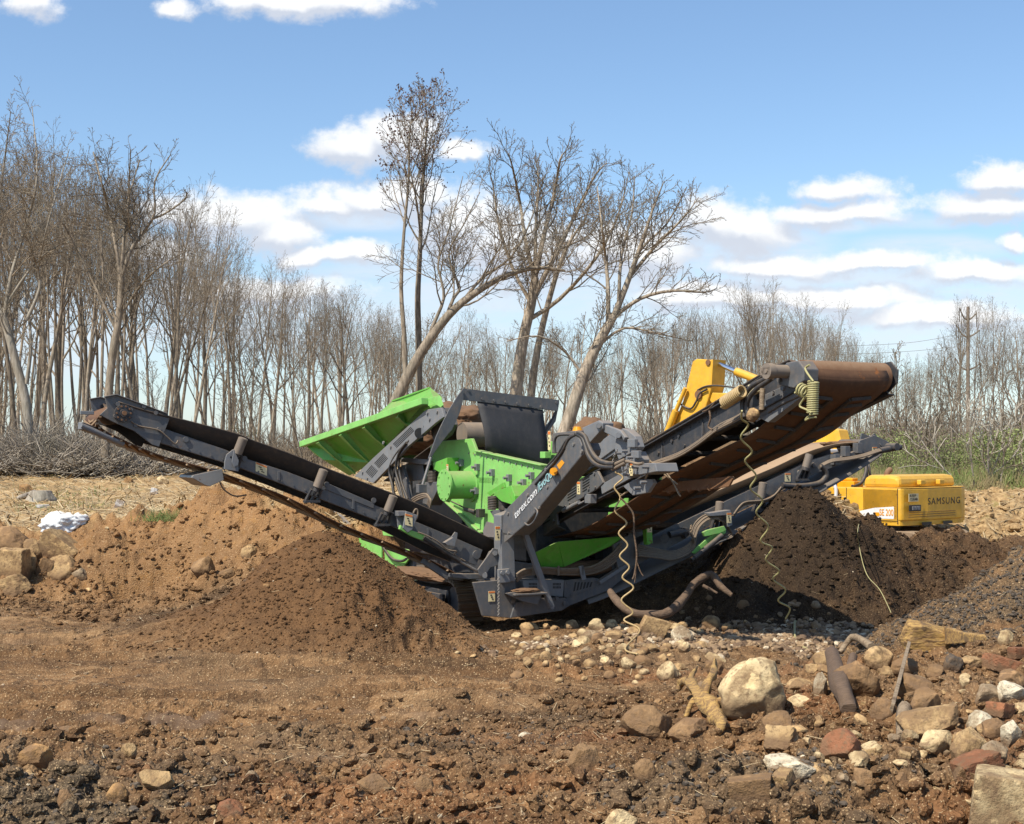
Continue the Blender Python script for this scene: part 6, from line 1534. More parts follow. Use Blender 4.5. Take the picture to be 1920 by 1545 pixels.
# bricks
def brick(u, v, w_, h_, d_, rot, tilt, lab):
    p = ground(u, v); k = p.y / F
    me = rock_mesh(int(u), 'block', 4); put_rock('brick', me, p, w_ * k, d_ * k, h_ * k, 'red', lab, 'brick', None, rot, (0, tilt), .1, int(u))
brick(1893, 1266, 92, 34, 50, -.2, .25, 'long orange brick lying on the right edge of the rubble')
brick(1912, 1240, 34, 26, 30, .3, .1, 'short orange brick end behind the long brick')
brick(1838, 1470, 88, 56, 60, .35, -.3, 'tilted red brick beside the corner block')
brick(1880, 1352, 44, 30, 40, .6, .2, 'broken red brick piece at the right edge')
# cobbles: many alike
CM = [rock_mesh(50 + k, 'cobble' if k % 2 else 'angular', 3) for k in range(10)]
CM2 = [rock_mesh(150 + k, ('angular', 'angular', 'block', 'angular')[k % 4], 4) for k in range(12)]
def cobbles(n, area, smin, smax, cols, label, group, seed, ymin=7, kinds=None):
    r = random.Random(seed); done = []
    while len(done) < n:
        u, v = area(r); s = smin * (smax / smin) ** (r.random() ** 1.6)
        if any(abs(u - a) < (s + c) * .36 and abs(v - b) < (s + c) * .24 for a, b, c in done) : 
            if r.random() < .93: continue
        done.append((u, v, s))
    for u, v, s in done:
        p = ground(u, v, ymin, 30); k = p.y / F
        put_rock('cobble', r.choice(kinds or CM), p, s * k, s * k * r.uniform(.7, 1), s * k * r.uniform(.55, .85), r.choice(cols), label, 'stone', group, r.uniform(0, 6.28), (r.gauss(0, .25), r.gauss(0, .25)), r.uniform(.25, .50), int(u * v))
def aheap(r):
    while True:
        u = r.gauss(1150, 95); v = r.gauss(1215, 30)
        if 955 < u < 1345 and 1172 < v < 1300: return u, v
cobbles(115, aheap, 15, 42, ['tan', 'tan', 'pale', 'brown', 'tan', 'grey', 'pale'], 'tan cobble in the loose heap of stones in front of the screener', 'cobbles of the heap in front of the screener', 1)
cobbles(45, lambda r: (r.uniform(1270, 1560), min(1210, max(1128, r.gauss(1168, 22)))), 9, 26, ['brown', 'grey', 'tan', 'brown', 'brown'], 'brown cobble in the shaded gravel under the tail conveyor', 'cobbles in the shaded gravel', 2)
cobbles(112, lambda r: (r.uniform(1440, 1915), r.uniform(1245, 1480)) if r.random() < .45 else (min(1918, r.gauss(1800, 85)), min(1520, max(1290, r.gauss(1400, 60)))), 16, 62, ['brown', 'tan', 'tan', 'pale', 'brown', 'grey', 'tan', 'pale'], 'dusty stone among many in the rubble at lower right', 'stones in the rubble at lower right', 3, kinds=CM2)
cobbles(12, lambda r: (r.uniform(120, 640), r.uniform(985, 1120)), 7, 18, ['tan', 'ochre', 'pale', 'brown'], 'small stone sticking out of the earth bank on the left', 'small stones in the earth bank', 4)
cobbles(8, lambda r: (r.uniform(10, 1400), r.uniform(1380, 1540)), 9, 26, ['brown', 'tan', 'brown', 'grey', 'red'], 'small brown stone scattered over the foreground soil', 'small stones in the foreground soil', 5)
cobbles(6, lambda r: (r.uniform(640, 960), r.uniform(1210, 1300)), 8, 22, ['brown', 'tan', 'pale'], 'small stone at the foot of the fines pile', 'small stones at the foot of the pile', 6)
# ------------------------------------------------------------------ loose clods and grit: nobody could count them
def scatter_mesh(name, n, uvfun, smin, smax, seed, mat, label, attrs=True, sq=.7, tint=None, power=2.5, sink=.25, sub=2):
    r = np.random.RandomState(seed); bm = bmesh.new(); bmesh.ops.create_icosphere(bm, subdivisions=sub, radius=1.0)
    B = np.array([v.co for v in bm.verts]); Fq = np.array([[v.index for v in f.verts] for f in bm.faces]); bm.free()
    pts = uvfun(r, n); x, y = pts[:, 0], pts[:, 1]; n = len(x)
    z = H(x, y)
    s = smin * (smax / smin) ** (r.rand(n) ** power) 
    jit = 1 + r.uniform(-.10, .10, (n, len(B), 1))
    for fq, am in ((2.2, .26), (4.5, .15)):
        k_ = r.randn(n, 3) * fq; ph = r.uniform(0, 6.28, (n, 1)); jit = jit + (am * np.sin(k_ @ B.T + ph))[..., None]
    ax = np.stack([r.uniform(.7, 1.2, n), r.uniform(.7, 1.2, n), r.uniform(.5, .95, n) * sq / .7], 1)
    th = r.uniform(0, 6.28, n); c, s2 = np.cos(th), np.sin(th)
    V = B[None] * jit * ax[:, None, :] * s[:, None, None]
    X = V[..., 0] * c[:, None] - V[..., 1] * s2[:, None]; Yv = V[..., 0] * s2[:, None] + V[..., 1] * c[:, None]
    W_ = np.stack([X + x[:, None], Yv + y[:, None], V[..., 2] + (z + s * (.5 - sink))[:, None]], -1).reshape(-1, 3)
    Q = (Fq[None] + (np.arange(n) * len(B))[:, None, None]).reshape(-1, 3)
    at_ = {}
    if attrs:
        for k, v in masks(x, y).items(): at_[k] = np.repeat(v, len(B))
    if tint is not None: at_['tint'] = np.repeat(r.rand(n), len(B))
    o = link(name, fast_mesh(name, W_, Q, mat, at_, smooth=False)); return tag(o, label, None, None, 'stuff')
def persp(y0, y1, half=.40):
    def f(r, n):
        y = 1 / (1 / y0 + (1 / y1 - 1 / y0) * r.rand(n)); x = (r.rand(n) * 2 - 1) * half * y; return np.stack([x, y], 1)
    return f
def around(cx, cy, rx, ry):
    def f(r, n): return np.stack([cx + r.randn(n) * rx, cy + r.randn(n) * ry], 1)
    return f
def keep(fun, test):
    def f(r, n):
        p = fun(r, n * 3); return p[test(p[:, 0], p[:, 1])][:n]
    return f
def roughp(x, y): 
    m = masks(x, y); return (m['wet'] < .3) & (m['field'] < .4)
scatter_mesh('soil_clods', 15000, keep(persp(7.6, 13.5), roughp), .008, .075, 1, SOIL, 'crumbly clods over the foreground soil')
scatter_mesh('soil_clods', 5000, keep(persp(12, 26), lambda x, y: roughp(x, y) & ((x > .3) | (y > 16.2))), .008, .045, 2, SOIL, 'crumbly clods over the middle of the site')
scatter_mesh('soil_clods', 3500, around(-2.3, 17.2, 1.2, .7), .008, .028, 3, SOIL, 'crumbs on the fines pile')
scatter_mesh('soil_clods', 5000, around(5.4, 21.0, 1.8, 1.2), .010, .045, 4, SOIL, 'clods on the dark heap')
scatter_mesh('soil_clods', 3500, around(-6.5, 23.3, 2.2, 1.0), .012, .07, 5, SOIL, 'clods on the earth bank')
scatter_mesh('soil_clods', 3500, keep(persp(34, 60, .5), lambda x, y: x > 7), .03, .16, 6, SOIL, 'pale clods of the far field')
def pebble_material():
    m = bpy.data.materials.new('pebble'); m.use_nodes = True; N = NT(m.node_tree); N.n.clear()
    t = N.attr('tint').outputs['Fac']
    c = N.mix(N.ramp(t, 0.2, 0.7), (0.135, 0.084, 0.048, 1), (0.27, 0.18, 0.10, 1)); c = N.mix(N.ramp(t, 0.86, 0.97), c, (0.52, 0.43, 0.30, 1))
    b = N.new('ShaderNodeBsdfPrincipled'); N.put(b.inputs['Base Color'], c); b.inputs['Roughness'].default_value = .85
    o = N.new('ShaderNodeOutputMaterial'); N.l.new(b.outputs[0], o.inputs[0]); return m
PEB = pebble_material()
def gravelly(x, y): return masks(x, y)['grav'] > .25
scatter_mesh('gravel', 6500, keep(around(.9, 17.3, 1.3, .8), gravelly), .012, .05, 11, PEB, 'loose gravel in front of the screener', False, tint=1)
scatter_mesh('gravel', 6500, keep(around(3.6, 18.0, 1.5, .8), gravelly), .014, .06, 12, PEB, 'loose gravel under the tail conveyor', False, tint=1)
scatter_mesh('gravel', 3500, keep(persp(7.8, 24), roughp), .006, .026, 13, PEB, 'pebbles strewn through the soil', False, tint=1)
MILL = paint('millings', (.064, .051, .039), .5, 0, .85, dustcol=(.15, .11, .075, 1), scale=6)
def milly(x, y): return masks(x, y)['mill'] > .3
scatter_mesh('asphalt_millings', 11000, keep(around(5.4, 14.8, 1.3, 1.0), milly), .007, .026, 14, MILL, 'black asphalt crumbs of the heap at the right edge', False)
scatter_mesh('asphalt_millings', 5000, keep(persp(7.8, 13), milly), .006, .032, 15, MILL, 'black asphalt crumbs in the foreground', False)
# straw, chips and twigs lying about
def litter(name, n, fun, seed, lmin, lmax, wd, cols, label):
    r = np.random.RandomState(seed); p = fun(r, n); n = len(p); x, y = p[:, 0], p[:, 1]; z = H(x, y) + .012
    L = r.uniform(lmin, lmax, n); th = r.uniform(0, 3.14, n); tl = r.randn(n) * .25
    d = np.stack([np.cos(th) * np.cos(tl), np.sin(th) * np.cos(tl), np.sin(tl)], 1) * L[:, None] / 2
    sd = np.stack([-np.sin(th), np.cos(th), 0 * th], 1) * wd * r.uniform(.5, 1.5, n)[:, None]; up_ = np.array([0, 0, wd * .7])
    c = np.stack([x, y, z + np.abs(d[:, 2]) * .7], 1)
    V = np.stack([c - d - sd, c - d + sd, c - d + up_, c + d - sd, c + d + sd, c + d + up_], 1).reshape(-1, 3)
    T = np.array([[0, 1, 4, 3], [1, 2, 5, 4], [2, 0, 3, 5]]); Q = (T[None] + (np.arange(n) * 6)[:, None, None]).reshape(-1, 4)
    o = link(name, fast_mesh(name, V, Q, PEBL, {'tint': np.repeat(r.rand(n), 6)}, smooth=False)); tag(o, label, None, None, 'stuff')
PEBL = bpy.data.materials.new('straw'); PEBL.use_nodes = True
N_ = NT(PEBL.node_tree); N_.n.clear(); c_2 = N_.mix(N_.attr('tint').outputs['Fac'], (.20, .14, .075, 1), (.50, .39, .23, 1))
b_ = N_.new('ShaderNodeBsdfPrincipled'); N_.put(b_.inputs['Base Color'], c_2); b_.inputs['Roughness'].default_value = .9; o_ = N_.new('ShaderNodeOutputMaterial'); N_.l.new(b_.outputs[0], o_.inputs[0])
litter('straw_litter', 6000, keep(persp(24, 48, .42), lambda x, y: (masks(x, y)['field'] > .5) & (x < 1)), 1, .08, .5, .012, None, 'straw and wood chips strewn over the field on the left')
litter('straw_litter', 1500, persp(8, 22), 2, .04, .16, .003, None, 'bits of straw in the soil')
litter('straw_litter', 2500, keep(persp(33, 48, .5), lambda x, y: x > 6), 3, .1, .6, .014, None, 'dry stalks over the pale field on the right')
# ------------------------------------------------------------------ wood in the rubble
def wood_mat(name, a, b2):
    m = bpy.data.materials.new(name); m.use_nodes = True; N = NT(m.node_tree); N.n.clear()
    geo = N.new('ShaderNodeNewGeometry'); P = geo.outputs['Position']; n = N.noise(N.vmath('MULTIPLY', P, (3, 14, 14)), 3, 5, .7); n2 = N.noise(P, 9, 4, .6)
    c = N.mix(N.ramp(n, .38, .62), a, b2); c = N.mix(N.ramp(n2, .52, .68, 0, .8), c, (.11, .068, .038, 1))
    b = N.new('ShaderNodeBsdfPrincipled'); N.put(b.inputs['Base Color'], c); b.inputs['Roughness'].default_value = .85
    bp = N.new('ShaderNodeBump'); bp.inputs['Strength'].default_value = .8; bp.inputs['Distance'].default_value = .02; N.put(bp.inputs['Height'], n); N.l.new(bp.outputs[0], b.inputs['Normal'])
    o = N.new('ShaderNodeOutputMaterial'); N.l.new(b.outputs[0], o.inputs[0]); return m
YWOOD = wood_mat('split_wood', (.44, .27, .085, 1), (.20, .115, .05, 1)); GWOOD = wood_mat('weathered_wood', (.30, .225, .145, 1), (.21, .15, .095, 1)); DWOOD = wood_mat('dark_wood', (.15, .095, .058, 1), (.095, .06, .038, 1))
def gp(u, v, h=0.0, y=None): p = ground(u, v); return p + UP * h
def rough_tube(pts, radii, n, mat, name, label, cat, seed, amp=.18, parent=None):
    r = random.Random(seed); P = spline(pts, 6); m = len(P); V = []; x = None
    for i in range(m):
        d = (P[min(i + 1, m - 1)] - P[max(i - 1, 0)]).normalized(); x = d.orthogonal().normalized() if x is None else (x - d * x.dot(d)).normalized(); y = d.cross(x)
        t = i / (m - 1); rr = float(np.interp(t, np.linspace(0, 1, len(radii)), radii))
        for k in range(n):
            a = 6.2832 * k / n; q = (x * math.cos(a) + y * math.sin(a)); V.append(P[i] + q * rr * (1 + amp * mnoise.noise(Vector((math.cos(a) * 1.5, math.sin(a) * 1.5, i * .25 + seed * 3.1))) * 2))
    b = MB(); b.add(V, [(i * n + k, i * n + (k + 1) % n, (i + 1) * n + (k + 1) % n, (i + 1) * n + k) for i in range(m - 1) for k in range(n)], True)
    b.add(V[:n], [tuple(range(n - 1, -1, -1))]); b.add(V[-n:], [tuple(range(n))]); return b.build(name, mat, parent, 0, label, cat)
e_ = empty('splintered_log', gp(1740, 1215), 'thick splintered log with yellow torn wood and a pointed tail on the rubble', 'log')
q_ = gp(1728, 1222); k = q_.y / F; me = rock_mesh(333, 'angular', 5); me.name = 'log'; me.materials.clear(); me.materials.append(YWOOD)
o = link('log', me, Vector((0, 0, 0)), e_); o.location = q_ - e_.location + UP * .13; o.scale = (48 * k, 34 * k, 33 * k); o.rotation_euler = (0, .15, .2)
b = MB(); p_ = gp(1772, 1216) + UP * .12; z_ = gp(1850, 1206) + UP * .05
b.prism([p_ + UP * .09, p_.lerp(z_, .5) + UP * .03, z_ + UP * .01, z_ - UP * .04, p_.lerp(z_, .6) - UP * .06, p_ - UP * .09], Vector((.03, .14, 0))); b.build('splinter', YWOOD, e_, .012)
p0_, p1_ = gp(1672, 1345, .06), gp(1703, 1255, .20); b = MB(); b.beam(p0_, p1_, .085, .03, -UP * .3 + Vector((.3, -1, 0))); b.build('plank', GWOOD, None, .004, 'narrow grey plank leaning diagonally on the rubble', 'plank')
p0_, p1_ = gp(1694, 1395, .02), gp(1697, 1350, .10); rough_tube([p0_, p1_], [.06, .05], 10, GWOOD, 'wood_stub', 'short grey wooden stub below the leaning plank', 'wood', 4)
rough_tube([gp(1592, 1342, .02), gp(1578, 1310, .10), gp(1560, 1262, .18)], [.06, .085, .07], 12, DWOOD, 'log', 'dark barked log sunk upright in the rubble beside the white stone', 'log', 5)
rough_tube([gp(1590, 1290, .05), gp(1600, 1262, .15)], [.05, .04], 10, DWOOD, 'log', 'short dark branch piece behind the upright log', 'log', 6)
rough_tube([gp(1635, 1222, .03), gp(1600, 1212, .10), gp(1575, 1232, .03)], [.05, .045, .02], 8, GWOOD, 'root', 'pale broken root arching over the top of the rubble', 'root', 7)
e_ = empty('split_root', gp(1330, 1358), 'yellow split root with torn prongs left of the largest boulder', 'root')
for k, (pts, rr) in enumerate((([gp(1350, 1362, .04), gp(1332, 1350, .08), gp(1312, 1338, .14), gp(1292, 1320, .18), gp(1278, 1314, .16), gp(1270, 1318, .10)], [.055, .075, .06, .045, .03, .015]), ([gp(1318, 1342, .12), gp(1326, 1326, .2), gp(1338, 1316, .25), gp(1340, 1305, .32)], [.05, .04, .03, .012]),
                               ([gp(1300, 1326, .15), gp(1296, 1312, .2), gp(1306, 1300, .25)], [.035, .025, .01]), ([gp(1340, 1356, .06), gp(1352, 1372, .05), gp(1345, 1380, .0)], [.06, .04, .02]), ([gp(1336, 1350, .08), gp(1354, 1342, .12), gp(1362, 1350, .06)], [.05, .035, .02]), ([gp(1310, 1338, .1), gp(1296, 1342, .1), gp(1286, 1350, .02)], [.035, .025, .015]))):
    rough_tube(pts, rr, 10, YWOOD, 'prong', None, None, 20 + k, .45, e_)
rough_tube([at(1143, 1108, 18.2), at(1160, 1130, 18.0), at(1185, 1148, 17.8), at(1230, 1152, 17.8), at(1258, 1146, 17.9), at(1285, 1118, 18.2), at(1305, 1092, 18.4), at(1333, 1077, 18.5), at(1350, 1098, 18.3), at(1372, 1116, 18.2)],
           [.04, .05, .05, .05, .06, .055, .05, .05, .045, .03], 10, DWOOD, 'branch', 'bent dark branch arching over the gravel beside the screener', 'branch', 9)
rough_tube([at(1318, 1098, 18.3), at(1345, 1112, 18.2)], [.025, .015], 7, DWOOD, 'twig', 'short dark twig under the arch of the bent branch', 'twig', 10)
# stump, trunk and foam on the field
e_ = empty('tree_stump', gp(74, 936), 'grey cut tree stump with a root on the littered field', 'stump')
rough_tube([gp(76, 938, -.05), gp(76, 938, .22)], [.36, .24], 14, GREYTWIG, 'stump', None, None, 11, .2, e_); rough_tube([gp(66, 934, .1), gp(48, 934, .06), gp(30, 936, .0)], [.10, .07, .03], 8, GREYTWIG, 'root', None, None, 12, .2, e_)
e_ = empty('fallen_trunk', at(270, 885, 45.5), 'long pale fallen trunk with an orange cut end at the edge of the wood', 'trunk')
rough_tube([at(180, 871, 46), at(230, 876, 46), at(300, 884, 45.5), at(380, 893, 45)], [.15, .14, .13, .10], 12, PALEBARK, 'trunk', None, None, 13, .05, e_)
b = MB(); p_ = at(180, 871, 46); b.cyl(p_, p_ + Vector((-.02, -.004, 0)), .145, 14); b.build('cut_end', paint('cut_wood', (.55, .28, .10), .2, 0, .8), e_)
fo = gp(112, 1008); k = fo.y / F; FOAM = paint('white_foam', (.66, .69, .72), .6, 0, .6, dustcol=(.55, .45, .33, 1))
me = rock_mesh(77, 'round', 5); me.materials.clear(); me.materials.append(FOAM)
for v in me.vertices:
    q2 = v.co.copy(); v.co += q2.normalized() * (.30 * abs(mnoise.noise(q2 * 1.6)) + .22 * abs(mnoise.noise(q2 * 3.1 + Vector((5, 2, 1)))) + .08 * abs(mnoise.noise(q2 * 7)) - .18)
    if v.co.z > .1: v.co.z -= .9 * math.exp(-((v.co.x - .35) ** 2 + (v.co.y + .1) ** 2) / .12)
o = bpy.data.objects.new('foam_lump', me); C.objects.link(o); o.location = fo + Vector((0, .3, .22)); o.scale = (46 * k, 34 * k, 30 * k); o.rotation_euler = (0, -.15, .2); tag(o, 'crumpled white foam sheet lying behind the stone pile on the left', 'foam')
b = MB(); p_ = gp(80, 952); b.cyl(p_, p_ + UP * .06, .14, 16, .16); b.build('plastic_lid', FOAM, None, .01, 'round white lid standing on the littered field by the stump', 'lid')
# ------------------------------------------------------------------ cords, coils and twigs on the machine
def cord(pts, r_, mat, name, label, cat, sub=6):
    b = MB(); b.tube(pts, r_, 8, sub=sub); return b.build(name, mat, None, 0, label, cat)
c1 = [(1391, 770), (1391, 786), (1403, 797), (1389, 821), (1410, 846), (1397, 865), (1418, 892), (1407, 916), (1430, 938), (1418, 962), (1441, 987), (1426, 1014), (1448, 1027), (1436, 1050), (1461, 1070), (1449, 1086), (1473, 1106), (1459, 1126), (1481, 1140), (1473, 1160)]
cord([at(u, v, 15.5 + 2.6 * i / 19) for i, (u, v) in enumerate(c1)], .011, CORD2, 'coil_cord', 'long stretched spiral cord hanging from the tail conveyor down to the gravel', 'cord')
c2 = [(1153, 885), (1168, 896), (1152, 913), (1163, 933), (1153, 958), (1175, 980), (1160, 1000), (1177, 1022), (1162, 1043), (1180, 1063), (1167, 1083), (1188, 1102), (1165, 1125), (1187, 1148), (1170, 1163), (1200, 1190), (1172, 1225), (1196, 1236)]
cord([at(u, v, 17.4 - .1 * i / 14) for i, (u, v) in enumerate(c2[:15])] + [ground(u, v) + UP * .05 for u, v in c2[15:]], .011, CORD, 'coil_cord', 'pale spiral cord dangling beside the lifting arm to the cobble heap', 'cord')
c3 = [ground(1495, 1172) + UP * .02, ground(1490, 1185) + UP * .12, ground(1493, 1205) + UP * .02, ground(1515, 1222) + UP * .02]; cord(c3, .014, CORD2, 'coil_cord', 'short end of spiral cord poking from the red soil', 'cord')
cord([ground(1622, 965) + UP * .05] + [ground(u, v) + UP * .10 for u, v in [(1610, 1000), (1611, 1040), (1625, 1090), (1650, 1120)]] + [ground(1672, 1152)], .006, CORD2, 'cord', 'thin yellow cord trailing down the dark heap', 'cord')
def helix(p, q, rad, turns, r_): 
    p = Vector(p); q = Vector(q); d = (q - p).normalized(); x = d.orthogonal().normalized(); y = d.cross(x)
    return [p.lerp(q, k / (turns * 12)) + (x * math.cos(k * .5236) + y * math.sin(k * .5236)) * rad for k in range(turns * 12 + 1)]
s_ = S(1525, 715, .55); q_ = S(1523, 777, .55)
b = MB(); b.tube(helix(s_, q_, .052, 15, .012), .012, 6); b.tube([q_, S(1514, 782, .55), S(1510, 788, .55), S(1518, 784, .55), S(1530, 782, .55)], .011, 6, sub=4); b.tube([s_, S(1514, 700, .55), S(1510, 690, .6), S(1518, 684, .6)], .012, 6, sub=4)
b.build('coil_cord', CORD2, None, 0, 'tight yellow green cable coil hanging below the top of the tail conveyor', 'cord')
b = MB(); b.tube(helix(S(1498, 728, .5), S(1512, 736, .5), .06, 3, .012), .013, 6); b.tube([S(1512, 742, .5), S(1504, 752, .5), S(1500, 762, .5), S(1512, 768, .5), S(1522, 774, .5)], .012, 6, sub=4); b.build('coil_cord', CORD2, None, 0, 'loose loops of yellow green cable by the gearbox', 'cord')
b = MB(); b.tube(helix(S(1357, 756, .45), S(1392, 733, .45), .065, 12, .012), .013, 6); b.build('coil_cord', CORD, None, 0, 'tan cable coil lying on the upper rail of the tail conveyor', 'cord')
b = MB(); b.tube([S(u, v, .3) for u, v in [(1200, 846), (1211, 852), (1217, 862), (1218, 868), (1213, 890), (1205, 906), (1190, 912), (1176, 922), (1164, 930)]], .012, 6, sub=4); b.tube([S(u, v, .3) for u, v in [(1216, 861), (1240, 884), (1270, 908)]], .010, 6, sub=4); b.tube([S(u, v, .28) for u, v in [(1217, 864), (1245, 882), (1262, 905), (1272, 925), (1276, 930)]], .010, 6, sub=4)
b.build('forked_twig', GWOOD, None, 0, 'pale forked twig caught on the head bracket of the lifting arm', 'twig')
b = MB(); b.tube([at(u, v, 17.3) for u, v in [(1163, 933), (1177, 948), (1188, 966), (1189, 1000), (1194, 1040), (1190, 1075), (1186, 1086)]], .012, 6, sub=4); b.tube([at(u, v, 17.3) for u, v in [(1193, 1050), (1200, 1070), (1206, 1080)]], .008, 6, sub=3); b.tube([at(u, v, 17.3) for u, v in [(1192, 1055), (1192, 1075), (1190, 1092)]], .007, 6, sub=3); b.build('dangling_root', DWOOD, None, 0, 'thin reddish root dangling with a frayed end under the lifting arm', 'root')
b = MB(); b.tube([S(u, v, .5) for u, v in [(1330, 770), (1332, 785), (1328, 800), (1336, 806)]], .012, 6, sub=4); b.tube([S(u, v, .5) for u, v in [(1318, 772), (1330, 766), (1342, 752)]], .010, 6, sub=3); b.build('twig', DWOOD, None, 0, 'reddish twig hooked over the rail of the tail conveyor', 'twig')
b = MB(); b.tube([S(1430, 728, .45), S(1429, 745, .45), S(1428, 768, .45)], .03, 8, sub=3); b.build('wood_piece', GWOOD, None, 0, 'stubby wood piece stuck upright beside the drive motor', 'wood')
cm_ = rock_mesh(61, 'cobble', 4); c_ = S(1412, 778, .5)
o = bpy.data.objects.new('stone', cm_); C.objects.link(o); o.location = c_; o.scale = (.075, .075, .08); o.color = (*COL['tan'], 1); tag(o, 'tan stone resting on the rail below the hoses of the tail conveyor', 'stone')
o = bpy.data.objects.new('stone', rock_mesh(62, 'cobble', 4)); C.objects.link(o); o.location = S(1143, 880, .9); o.scale = (.14, .12, .10); o.color = (.36, .17, .07, 1); tag(o, 'orange brown stone lying on the foot of the tail conveyor', 'stone')
# ------------------------------------------------------------------ soil carried by the machine
def soil_lump(c, sx, sy, sz, seed, label, rot=0.0):
    bm = bmesh.new(); bmesh.ops.create_icosphere(bm, subdivisions=5, radius=1.0); off = Vector((seed * 7.3, seed * 3.1, 0))
    for v in bm.verts:
        d = v.co.normalized(); v.co = d * (1 + .22 * mnoise.noise(d * 2 + off) + .16 * abs(mnoise.noise(d * 5 + off)) + .10 * abs(mnoise.noise(d * 13 + off)) + .05 * mnoise.noise(d * 30 + off))
    me = bpy.data.meshes.new('soil_heap'); bm.to_mesh(me); bm.free(); me.polygons.foreach_set('use_smooth', [True] * len(me.polygons)); me.materials.append(SOILM)
    o = bpy.data.objects.new('soil_heap', me); C.objects.link(o); o.location = c; o.scale = (sx, sy, sz); o.rotation_euler = (0, 0, rot); tag(o, label, 'soil')
ang = math.atan2(MA.y, MA.x)
soil_lump(S(868, 800, .9) - MA * .7, .9, .62, .36, 1, 'brown soil heaped on the feeder behind the black flap', ang)
soil_lump(S(775, 800, .9) - MA * .5 - UP * .22, 1.5, .8, .26, 2, 'brown soil filling the green hopper', ang)
soil_lump(M(-2.2, -.24, .38), 1.15, .24, .085, 3, 'dusty soil lying along the top of the near track', ang)
soil_lump(A(1095, 1066, -.1), .5, .16, .10, 4, 'soil spilled in front of the green chute', 0.5)
soil_lump(A(1240, 986, aR - .35), .34, .12, .05, 5, 'crumbs of soil on the lower part of the right conveyor', 0.5)
soil_lump(A(1580, 833, aR - .35), .40, .16, .05, 6, 'crumbs of soil at the top of the right conveyor', 0.5)
soil_lump(A(985, 1107, .30), .20, .10, .03, 7, 'soil lying on the step plate', 0.5)
soil_lump(M(-.9, 1.9, 1.75) + UP * .55, .5, .5, .4, 8, 'soil heap behind the right leg of the arch', 0.5)
# ------------------------------------------------------------------ right hand bank: shrubs, grass, pylon
LEAF = bpy.data.materials.new('spring_leaf'); LEAF.use_nodes = True
NL = NT(LEAF.node_tree); pb = NL.n['Principled BSDF']; oi_ = NL.new('ShaderNodeObjectInfo'); gg = NL.new('ShaderNodeNewGeometry')
NL.put(pb.inputs['Base Color'], NL.mix(NL.noise(gg.outputs['Position'], 1.7, 3, .6), (.14, .19, .05, 1), (.28, .32, .10, 1))); pb.inputs['Roughness'].default_value = .7
pb.inputs['Transmission Weight'].default_value = 0.0
def leaf_cloud(tips, n, seed, size, spread):
    r = np.random.RandomState(seed); T = np.array(tips); p = T[r.randint(len(T), size=n)] + r.randn(n, 3) * spread
    a = r.randn(n, 3); a /= np.linalg.norm(a, axis=1, keepdims=True); b = np.cross(a, r.randn(n, 3)); b /= np.linalg.norm(b, axis=1, keepdims=True)
    s = size * r.uniform(.6, 1.3, n)[:, None]
    V = np.stack([p - a * s, p + b * s * .5, p + a * s, p - b * s * .5], 1).reshape(-1, 3); Q = np.arange(n * 4).reshape(-1, 4)
    return fast_mesh('leaf_mass', V, Q, LEAF, smooth=False)
SHR = []
for k in range(4):
    t = Tree(500 + k, nch=(7, 6, 4, 3), t0=(.1, .2, .15, .1), ratio=(.7, .5, .45, .4), maxl=3, rmin=.008, ang=(32, 40, 45, 45))
    for j in range(5): t.grow((rng.gauss(0, .3), rng.gauss(0, .3), -.1), (rng.gauss(0, .3), rng.gauss(0, .3), 1), 2.0, .025, 1, rend=.008)
    tips = [tuple(p) for b in t.b if b[2] >= 2 for p in b[0][1:]]
    SHR.append((tubes_mesh('stems', t.b, TWIG), leaf_cloud(tips, 1000, k, .038, .11)))
def shrub(u, Y, s, lab, grp, leafy_=True, k=None):
    b_0 = stand(u, Y); e = empty('shrub', b_0, lab, 'shrub', grp); e.rotation_euler = (0, 0, rng.uniform(0, 6.28)); e.scale = (s * 1.25, s * 1.25, s)
    m = SHR[k if k is not None else rng.randrange(4)]; link('stems', m[0], parent=e)
    if leafy_: tag(link('leaf_mass', m[1], parent=e), None, None, None, 'stuff')
for i in range(40): shrub(rng.uniform(1560, 1960), rng.uniform(44, 52), rng.uniform(.4, .9), 'pale green shrub coming into leaf on the bank behind the excavator', 'leafing shrubs on the right-hand bank')
for i in range(16): shrub(rng.uniform(1560, 1960), rng.uniform(46, 54), rng.uniform(.8, 1.35), 'brown leafless shrub on the bank behind the excavator', 'leafless shrubs on the right-hand bank', False)
shrub(1908, 42.5, .9, 'dark green bush at the right edge above the pale field', None, True, 1)
for i in range(7): shrub(rng.uniform(250, 620), rng.uniform(60, 70), rng.uniform(.6, .9), 'faint green bush deep in the wood on the left', 'faint green bushes in the wood on the left')
t = Tree(540, nch=(6, 5, 4, 3), t0=(.15, .2, .15, .1), ratio=(.7, .5, .45, .4), maxl=2, rmin=.012, ang=(40, 45, 45, 45))
for j in range(4): t.grow((rng.gauss(0, .2), rng.gauss(0, .2), -.1), (rng.gauss(0, .5), rng.gauss(0, .3), 1), 2.6, .03, 0, rend=.012)
b_0 = stand(1835, 42.5); e = empty('dead_shrub', b_0, 'pale dead branching shrub in front of the green bank', 'shrub'); link('stems', tubes_mesh('stems', t.b, PALEBARK), parent=e)
GRASSM = bpy.data.materials.new('spring_grass'); GRASSM.use_nodes = True; NG = NT(GRASSM.node_tree); pb = NG.n['Principled BSDF']; gg = NG.new('ShaderNodeNewGeometry')
NG.put(pb.inputs['Base Color'], NG.mix(NG.ramp(NG.noise(gg.outputs['Position'], .6, 3, .6), .42, .60), (.15, .22, .05, 1), (.32, .245, .13, 1))); pb.inputs['Roughness'].default_value = .8
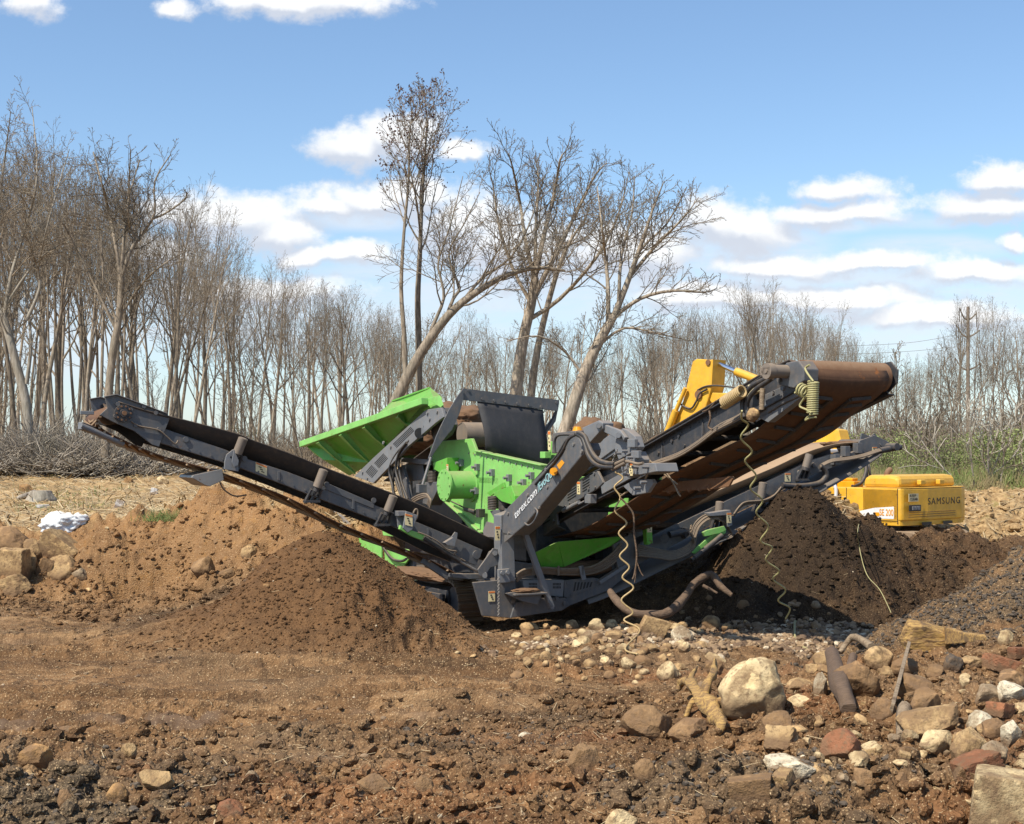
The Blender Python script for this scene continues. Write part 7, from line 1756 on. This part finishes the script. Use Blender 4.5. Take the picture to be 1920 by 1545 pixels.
twig_field('grass', 7000, area_uv(1540, 1970, 41.5, 50), 31, .25, .8, GRASSM, 'fresh grass and weeds over the bank behind the excavator', tilt=.3, rad=.012, fork=1)
twig_field('grass', 160, lambda r: (lambda p: (p.x + r.gauss(0, .25), p.y + r.gauss(0, .12), p.z))(ground(308, 978)), 32, .12, .3, GRASSM, 'tuft of green grass on the edge of the earth bank', tilt=.5, rad=.006, fork=0)
twig_field('grass', 700, lambda r: (lambda x, y: (x, y, gz(x, y)))(*(lambda Y, u: ((u - 960) * Y / F, Y))(r.uniform(30, 40), r.choice((90, 130, 250, 40, 180)) + r.gauss(0, 22))), 33, .05, .16, GRASSM, 'thin green grass in the littered field', tilt=.4, rad=.008, fork=0)
POLEM = bark_material('old_pole', (.12, .095, .075, 1), (.20, .165, .135, 1))
py_ = empty('power_pole', stand(1815, 110), 'tall brown power pole with three pairs of upswept arms above the trees on the right', 'pole')
PB = stand(1815, 110); zT = at(0, 575, 110).z; b = MB(); b.cyl(PB - UP * .3, Vector((PB.x, PB.y, zT)), .17, 12, .12); b.build('pole', POLEM, py_)
for v_, w_ in ((590, 16), (622, 22), (684, 24)):
    zc = at(0, v_ + 10, 110).z
    for sg_ in (-1, 1):
        b = MB(); tipp = Vector((PB.x + sg_ * w_ * 110 / F, PB.y, zc + .55 + (.4 if sg_ < 0 else 0))); b.tube([Vector((PB.x, PB.y, zc)), Vector((PB.x + sg_ * w_ * 55 / F, PB.y, zc + .2)), tipp], [.08, .04], 8, sub=3); ar = b.build('cross_arm', POLEM, py_)
        b = MB(); b.cyl(tipp, tipp - UP * 1.1, .035, 8); b.build('insulator', GREY, ar)
for k, (v0, v1) in enumerate(((628, 640), (650, 656))):
    cord([Vector((PB.x - 22 * 110 / F, PB.y, at(0, v0, 110).z)), at(1700, v1 + 3, 112), at(1560, v1 + 10, 118)], .014, GREY, 'power_line', ('upper' if k == 0 else 'lower') + ' of the two thin power lines running left from the brown pole', 'wire')
# ------------------------------------------------------------------ no more than three levels: thing > part > sub-part
for o in list(sc.objects):
    ch_ = [o]
    while ch_[-1].parent is not None: ch_.append(ch_[-1].parent)
    if len(ch_) > 3: o.parent = ch_[-2]          # all parts share their thing's origin
